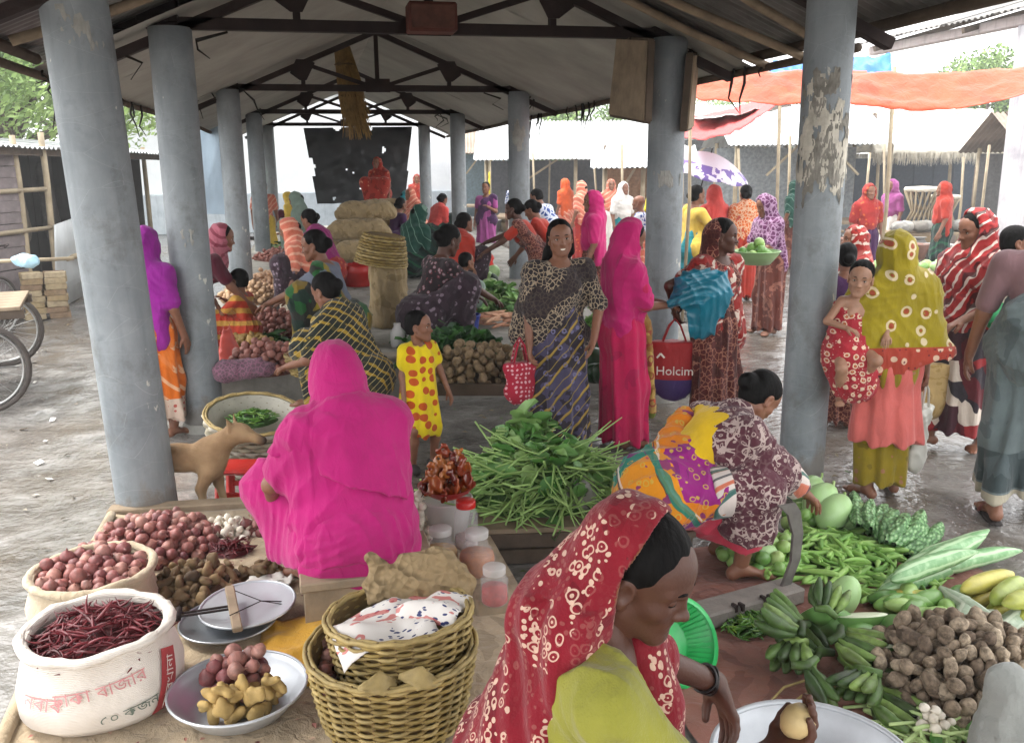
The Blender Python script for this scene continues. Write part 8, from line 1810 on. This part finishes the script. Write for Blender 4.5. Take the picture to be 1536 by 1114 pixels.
# ------------------------------------------------------------------ goods on the plinth
M_JUTE = fab('jute_sack', '9a8664', ('noise', '857250', 7, .58), rough=.95, wv=.18, fold=.008)
def jute(px, py, z, w_, h_, rz, lab, seed=0):
    return tag(soft('jute_sack', [rc((-w_*.3, 0, h_*.45), (w_*.3, 0, h_*.5), h_*.48, h_*.46, .08), rc((-w_*.45, 0, h_*.3), (w_*.45, 0, h_*.3), h_*.25, h_*.25, .1)], .018, M_JUTE, fold=fold_fn(.014, 'drape', seed=seed), loc=G(px, py, PZ)+Vector((0, 0, z)), rot=(0, 0, rz)), lab, 'sack', 'jute sacks stacked in the hall')
jute(548, 392, 0, 1.0, .36, .1, 'lowest front jute sack of the stack in the hall', 1); jute(540, 388, .3, 1.0, .36, -.1, 'middle jute sack of the stack in the hall', 2); jute(552, 386, .6, .95, .34, .05, 'topmost front jute sack of the stack', 3)
jute(566, 376, 0, 1.0, .36, .2, 'lowest rear jute sack of the stack', 4); jute(570, 376, .32, .9, .36, 0, 'upper rear jute sack under the woman in red', 5); jute(520, 380, .05, .7, .4, .4, 'jute sack leaning at the left of the stack', 6); jute(575, 376, .62, .8, .3, .2, 'jute sack at the top right of the stack', 7)
qs_ = G(568, 374, PZ); build_person('woman in a red flowered sari sitting high on the jute sacks', Vector((qs_.x+.1, qs_.y+.2, PZ+.80)), 150, .86, .016, 'm', [('skirt', 'lap', 'redflower', dict(g=.04)), ('veil', 'veil', 'redflower', dict(back=.45, front=.3, fold=FL(.009, 2)))], 'bun', None, SQUAT(.2, lean=10))
q = G(585, 490, PZ); tag(soft('jute_sack', [rc((0, 0, .1), (0, 0, .5), .19, .17, .06), rc((0, 0, .5), (0, 0, .6), .17, .15, .05), cut((0, 0, .0), (0, 0, -1))], .014, M_JUTE, fold=fold_fn(.012, 'drape', seed=9), loc=q), 'tall standing jute sack with an upturned basket on top', 'sack')
ib = basket(q+Vector((-.02, 0, .86)), .17, .235, .26, 'upturned wicker basket sitting on the tall jute sack', 10, 30, seed=.5); ib.rotation_euler = (math.pi+.12, .1, .5)
b = MB(); b.lathe([(.001, .012), (.17, .012), (.17, .0)], 24, close=False); b.build('base_disc', M_CANE, ib)
def pheap(name, key, mk, mat, nv, n, px, a, b_, rz, r, h, lab, cat, grp, seed, mass, joined=True, hc=None):
    c = G(px[0], px[1], PZ); mound(name+'_mound', c, a*.95, b_*.95, rz, h*.7, plain('mass_'+mass, mass, .85, v=.3, scale=20), 'inner mass of a '+cat+' heap on the plinth', PZ)
    co, si = math.cos(rz), math.sin(rz)
    zf = lambda x, y: max(0, h*.65*(1-(((x-c.x)*co+(y-c.y)*si)/a)**2-((-(x-c.x)*si+(y-c.y)*co)/b_)**2))
    heap(name, key, mk, mat, nv, n, None, a, b_, rz, r, h, PZ, lab, cat, grp, seed, c=c, zf=zf, joined=joined, heapcol=hc)
M_PALEON = tone('pale_onion', [(0, 'b08a6a'), (.5, 'c2a080'), (1, 'a8786a')], .55, sv=.2, scale=22); lo_on = lambda i: blob(.03, 1, 1, .9, .06, 1.2, 2, i)
pheap('onion', 'ponion', lo_on, M_PALEON, 4, 270, (428, 425), .55, .85, .15, .033, .16, 'pale onion in the far heap beyond the third left column', 'onion', 'pale onions in the far heap', 51, '8a6a50', hc='a8866a')
pheap('onion', 'ponion2', lo_on, M_ONION, 4, 230, (412, 500), .36, .42, .1, .03, .13, 'reddish onion in the heap before the woman in grey blouse', 'onion', 'reddish onions in the middle left heap', 52, '6a4038')
pheap('onion', 'ponion2', lo_on, M_ONION, 4, 150, (402, 556), .26, .2, .0, .028, .08, 'small red onion in the spread by the purple sack', 'onion', 'small onions by the purple sack', 53, '6a4038')
pheap('ginger_root', 'ginger', gin_mk, M_TURM, 5, 90, (372, 530), .2, .18, 0, .026, .06, 'pale root in the small heap behind the purple sack', 'root', 'pale roots behind the purple sack', 54, '7a6a44', hc='9a7f4c')
pheap('onion', 'ponion2', lo_on, M_ONION, 4, 160, (425, 388), .5, .6, 0, .036, .12, 'red onion in the furthest heap by the fourth left column', 'onion', 'red onions in the furthest heap', 55, '6a4038')
pheap('onion', 'ponion2', lo_on, M_ONION, 4, 120, (655, 398), .3, .5, 0, .034, .12, 'red onion in the heap behind the grey-green tray', 'onion', 'red onions on the right of the plinth', 60, '6a4038')
tag(soft('purple_sack', [rc((-.12, 0, .06), (.12, .03, .07), .085, .075, .06), el((.2, .04, .05), (.06, .05, .05), None, .05)], .014, fab('purple_net_sack', '6e5560', ('edge', '9a6a80', 40, .1)), fold=fold_fn(.01, 'drape', seed=2), loc=G(362, 568, PZ)), 'stuffed dusty purple sack beside the second left column', 'sack')
tag(soft('red_carry_bag', [rc((0, 0, .05), (0, 0, .2), .1, .06, .04, (V3(0, 1, 0), .7)), rc((-.02, 0, .2), (-.03, 0, .34), .02, .008, .02), rc((.02, 0, .2), (.02, 0, .34), .02, .008, .02)], .012, glossy_plastic('coral_plastic', 'b8483c', .4), fold=fold_fn(.012, 'drape', seed=4), loc=G(345, 548, PZ)), 'coral red plastic bag standing beside the child', 'plastic bag')
pheap('potato', 'potato', po_mk, M_POTATO, 5, 230, (712, 578), .46, .25, .02, .034, .12, 'brown potato in the heap at the front edge of the plinth', 'potato', 'potatoes on the plinth edge', 56, '5a4c3c', False)
b = MB(); qx0, qx1 = G(648, 594, PZ), G(772, 594, PZ); b.bar(qx0+Vector((0, 0, .045)), qx1+Vector((0, 0, .045)), .03, .08, bev=.004); tag(b.build('edge_board', M_DARKWOOD), 'thin board holding back the potatoes on the plinth', 'board')
greens(G(690, 540, PZ), .42, .3, 0, .16, 90, 190, 'heap of dark green leaf bundles behind the potatoes', 'dark_greens', M_DKLEAF, lvd, (.2, .4), 21, .004, 1.3, '1f3a1c')
greens(G(645, 515, PZ), .25, .25, 0, .22, 40, 110, 'bushy dark green bundle before the woman in floral dress', 'dark_greens', M_DKLEAF, lvd, (.2, .35), 22, .004, 1.4, '1f3a1c')
greens(G(742, 462, PZ), .42, .45, 0, .2, 60, 170, 'light green leafy heap in the middle of the plinth', 'light_greens', M_STEM, lv, (.2, .4), 23, .005, 1.0, '4a6a34')
strew('pink_root', 'proot', lambda i: pod_me('root', .2, .016, .2, segs=6), tone('pinkish_root', [(0, 'a8745a'), (1, 'c2987a')], .7), 3, 60, G(742, 490, PZ), .32, .2, .3, .08, PZ+.01, 'thin pinkish root in the bundle behind the dark greens', 'root', 'pinkish roots on the plinth', .03, .3, .5, seed=31)
wm = [multi(blob(.09, 1.1, 1, .95, .05, 1.2, 2, i), m) for i, m in enumerate((plain('dark_melon', '1f3a1e', .4, v=.3), M_GOURD, M_EGGP))]
for i in range(15):
    one('green_gourd', wm[i % 3], 700+10*(i % 5)+GR.uniform(-4, 4), 408+11*(i//5), PZ+.08, (i, i, i), 'green gourd in the row on the far right of the plinth', 'gourd', GR.uniform(.8, 1.2), 'green gourds on the plinth')
for i in range(9):
    one('dark_melon', wm[0], 892+9*(i % 3), 560-22*(i//3), PZ+.07+.03*(i % 2), (i, i, i), 'dark green melon heaped right of the smiling woman', 'melon', GR.uniform(.75, 1.), 'dark melons on the plinth')
greens(G(905, 500, PZ), .2, .3, 0, .16, 30, 60, 'leafy bundle behind the dark melons', 'light_greens', M_STEM, lv, (.2, .35), 24, .005, .9, '4a6a34')
q = G(684, 392, PZ); b = MB(); b.lathe([(.001, 0), (.2, .02), (.22, .05), (.215, .055), (.19, .03), (.001, .012)], 30, close=False)
tag(b.build('round_tray', plain('grey_green_tray', '7f8a7e', .5, .4, .3, v=.2), loc=q+Vector((0, 0, .24)), rot=(R(75), 0, R(-15))), 'grey-green round tray standing on its edge on the plinth', 'tray')
tag(soft('red_cloth', [rc((-.15, 0, .06), (.15, .05, .1), .09, .1, .05, (V3(0, 0, 1), .7)), rc((.1, 0, .1), (.16, -.1, -.02), .08, .07, .05)], .016, fab('scarlet_cloth', 'b0281c'), fold=fold_fn(.014, 'drape', seed=4), loc=G(718, 398, PZ)), 'scarlet cloth lying by the reaching hand', 'cloth')
tag(soft('red_tub', [rc((0, 0, .05), (0, 0, .18), .2, .26, .02), el((0, 0, .3), (.24, .24, .16), None, .01, 's'), cut((0, 0, 0), (0, 0, -1))], .014, M_REDPL, loc=G(540, 428, PZ)), 'red plastic tub behind the upturned basket', 'tub')
dish('dark_pan', G(420, 465, PZ), .17, .06, M_RUST, 'dark iron pan between the onion heaps on the left', 'pan')
dish('dark_pan', G(385, 360, PZ), .2, .06, M_RUST, 'dark pan at the far left end of the plinth', 'pan')
greens(G(432, 372, PZ), .3, .3, 0, .1, 20, 40, 'green bundle near the woman in sage', 'light_greens', M_STEM, lvd, (.2, .3), 25, .005, 1.2, '2f4a24')
# goods on the low tables right
for i in range(18): put('green_gourd', wm[1 if i % 2 else 2], t2.location+Matrix.Rotation(t2.rotation_euler.z, 3, 'Z')@Vector((-.6+.15*(i % 9), -.2+.25*(i//9), .6)), (i, i, i), 'pale green vegetable on the low table beside the woman in mustard', 'gourd', 'vegetables on the low table', .7)
for i in range(10): put('yellow_cucumber', heapc[i % 2], t4.location+Matrix.Rotation(t4.rotation_euler.z, 3, 'Z')@Vector((-.25+.12*(i % 5), -.1+.2*(i//5), .52)), (i, 0, 1.2), 'green cucumber on the small table behind the striped veil', 'cucumber', 'cucumbers on the small table', .8)
tag(soft('blue_cloth', [el((0, 0, .1), (.14, .12, .13)), rc((0, 0, .15), (.03, 0, .26), .09, .05, .05)], .016, fab('royal_blue_cloth', '1f4fa0'), fold=fold_fn(.012, 'drape', seed=1), loc=G(1415, 500, .0)+Vector((0, 0, .45))), 'royal blue bundle behind the striped veil', 'bundle')
# litter on the ground
for i in range(12):
    x, y = random.uniform(20, 170), random.uniform(470, 760); p = G(x, y, 0); p.z = ground_h(p.x, p.y)+.012
    b = MB(); b.grid(lambda u, v: ((u-.5)*.09, (v-.5)*.06, .01*nz(u*4+i, v*4)), 4, 4, thick=.003); put('litter_scrap', multi(b.mesh('scrap'), M_PAPER if i % 3 else M_KRAFT), p, (GR.uniform(-.4, .4), GR.uniform(-.4, .4), i*1.1), 'small scrap of litter on the muddy lane at the left', 'litter', 'litter on the muddy lane', random.uniform(.3, .8))
dish('dark_pan', G(450, 548, PZ), .15, .05, M_ALU2, 'pale enamel dish between the onions and the seated woman', 'dish')
pheap('garlic_bulb', 'garlic', ga_mk, M_GARLIC, 4, 110, (452, 470), .22, .2, 0, .026, .08, 'white garlic heap behind the woman in grey blouse', 'garlic', 'garlic', 61, 'a09a8a', hc='c0b6a4')
pheap('onion', 'ponion', lo_on, M_PALEON, 4, 160, (372, 452), .3, .4, 0, .033, .12, 'pale onion heap beside the third left column', 'onion', 'onions', 62, '8a6a50', hc='b09070')
greens(G(405, 520, PZ), .16, .12, 0, .07, 16, 36, 'small green bunch between the onion heaps', 'light_greens', M_STEM, lvd, (.15, .25), 41, .004, 1., '2f4a24')
basket(G(470, 560, PZ), .14, .19, .14, 'small flat cane basket before the woman in black and yellow', 8, 24, seed=.7)
# small litter that nobody could count
def flecks(name, lab, n, fn, sz, mat, seed):
    g = random.Random(seed); b = MB()
    for i in range(n):
        x, y, z = fn(g); a = g.uniform(0, 6.28); s = sz*g.uniform(.4, 1.2); u = Vector((math.cos(a), math.sin(a), g.uniform(-.25, .25)))*s; v = Vector((-math.sin(a), math.cos(a), g.uniform(-.25, .25)))*s*g.uniform(.35, .8); c = Vector((x, y, z+.006))
        b.add([c-u, c-v*.8+Vector((0, 0, s*.2)), c+u, c+v+Vector((0, 0, s*.25))], [(0, 1, 2, 3)])
    t = NT(name+'_m'); m = t.fin(t.ramp(t.n('NewGeometry').outputs['Random Per Island'], mat), .7, .3); tag(b.build(name, m), lab, kind='stuff')
pa_, pb_ = G(180, 800, FZ), G(430, 1090, FZ)
flecks('onion_peel', 'papery onion peel scattered over the front platform', 420, lambda g: (g.uniform(-1.05, .35), g.uniform(2.0, 4.4), FZ+.012), .013, [(0, '6a3a38'), (.5, '9a6a5c'), (1, 'b59a84')], 3)
flecks('leaf_litter', 'torn leaves and stalk scraps trodden into the aisle', 420, lambda g: (g.uniform(.4, 3.2), g.uniform(3.6, 6.8), .004), .022, [(0, '2f4a22'), (.4, '5a6a38'), (.7, '6a5a44'), (1, '8a8058')], 5)
flecks('leaf_litter', 'leaf scraps strewn on the plinth top', 420, lambda g: (g.uniform(-1.0, 2.9), g.uniform(7.1, 14), PZ+.004), .024, [(0, '2f4a22'), (.4, '5a6a38'), (.7, '8a5a50'), (1, 'a09060')], 7)
flecks('lane_litter', 'scraps and straw trodden into the muddy lane', 300, lambda g: (lambda x, y: (x, y, ground_h(x, y)+.003))(g.uniform(-5, -1.3), g.uniform(3, 12)), .024, [(0, '4a443c'), (.5, '6a6258'), (.85, '8a8270'), (1, 'c0bab0')], 9)
# ------------------------------------------------------------------ haze volume added over the market, lifting far darks like lens glare
hm_ = bpy.data.materials.new('glare_haze'); hm_.use_nodes = True; t_ = hm_.node_tree
for n_ in list(t_.nodes):
    if n_.type == 'BSDF_PRINCIPLED': t_.nodes.remove(n_)
pv = t_.nodes.new('ShaderNodeVolumePrincipled'); pv.inputs['Color'].default_value = (.97, .98, 1, 1); pv.inputs['Density'].default_value = .0036; pv.inputs['Anisotropy'].default_value = .2
t_.links.new(pv.outputs[0], [n_ for n_ in t_.nodes if n_.type == 'OUTPUT_MATERIAL'][0].inputs['Volume'])
b = MB(); b.box((0, 50, 5), (520, 720, 12)); tag(b.build('haze', hm_), kind='stuff')
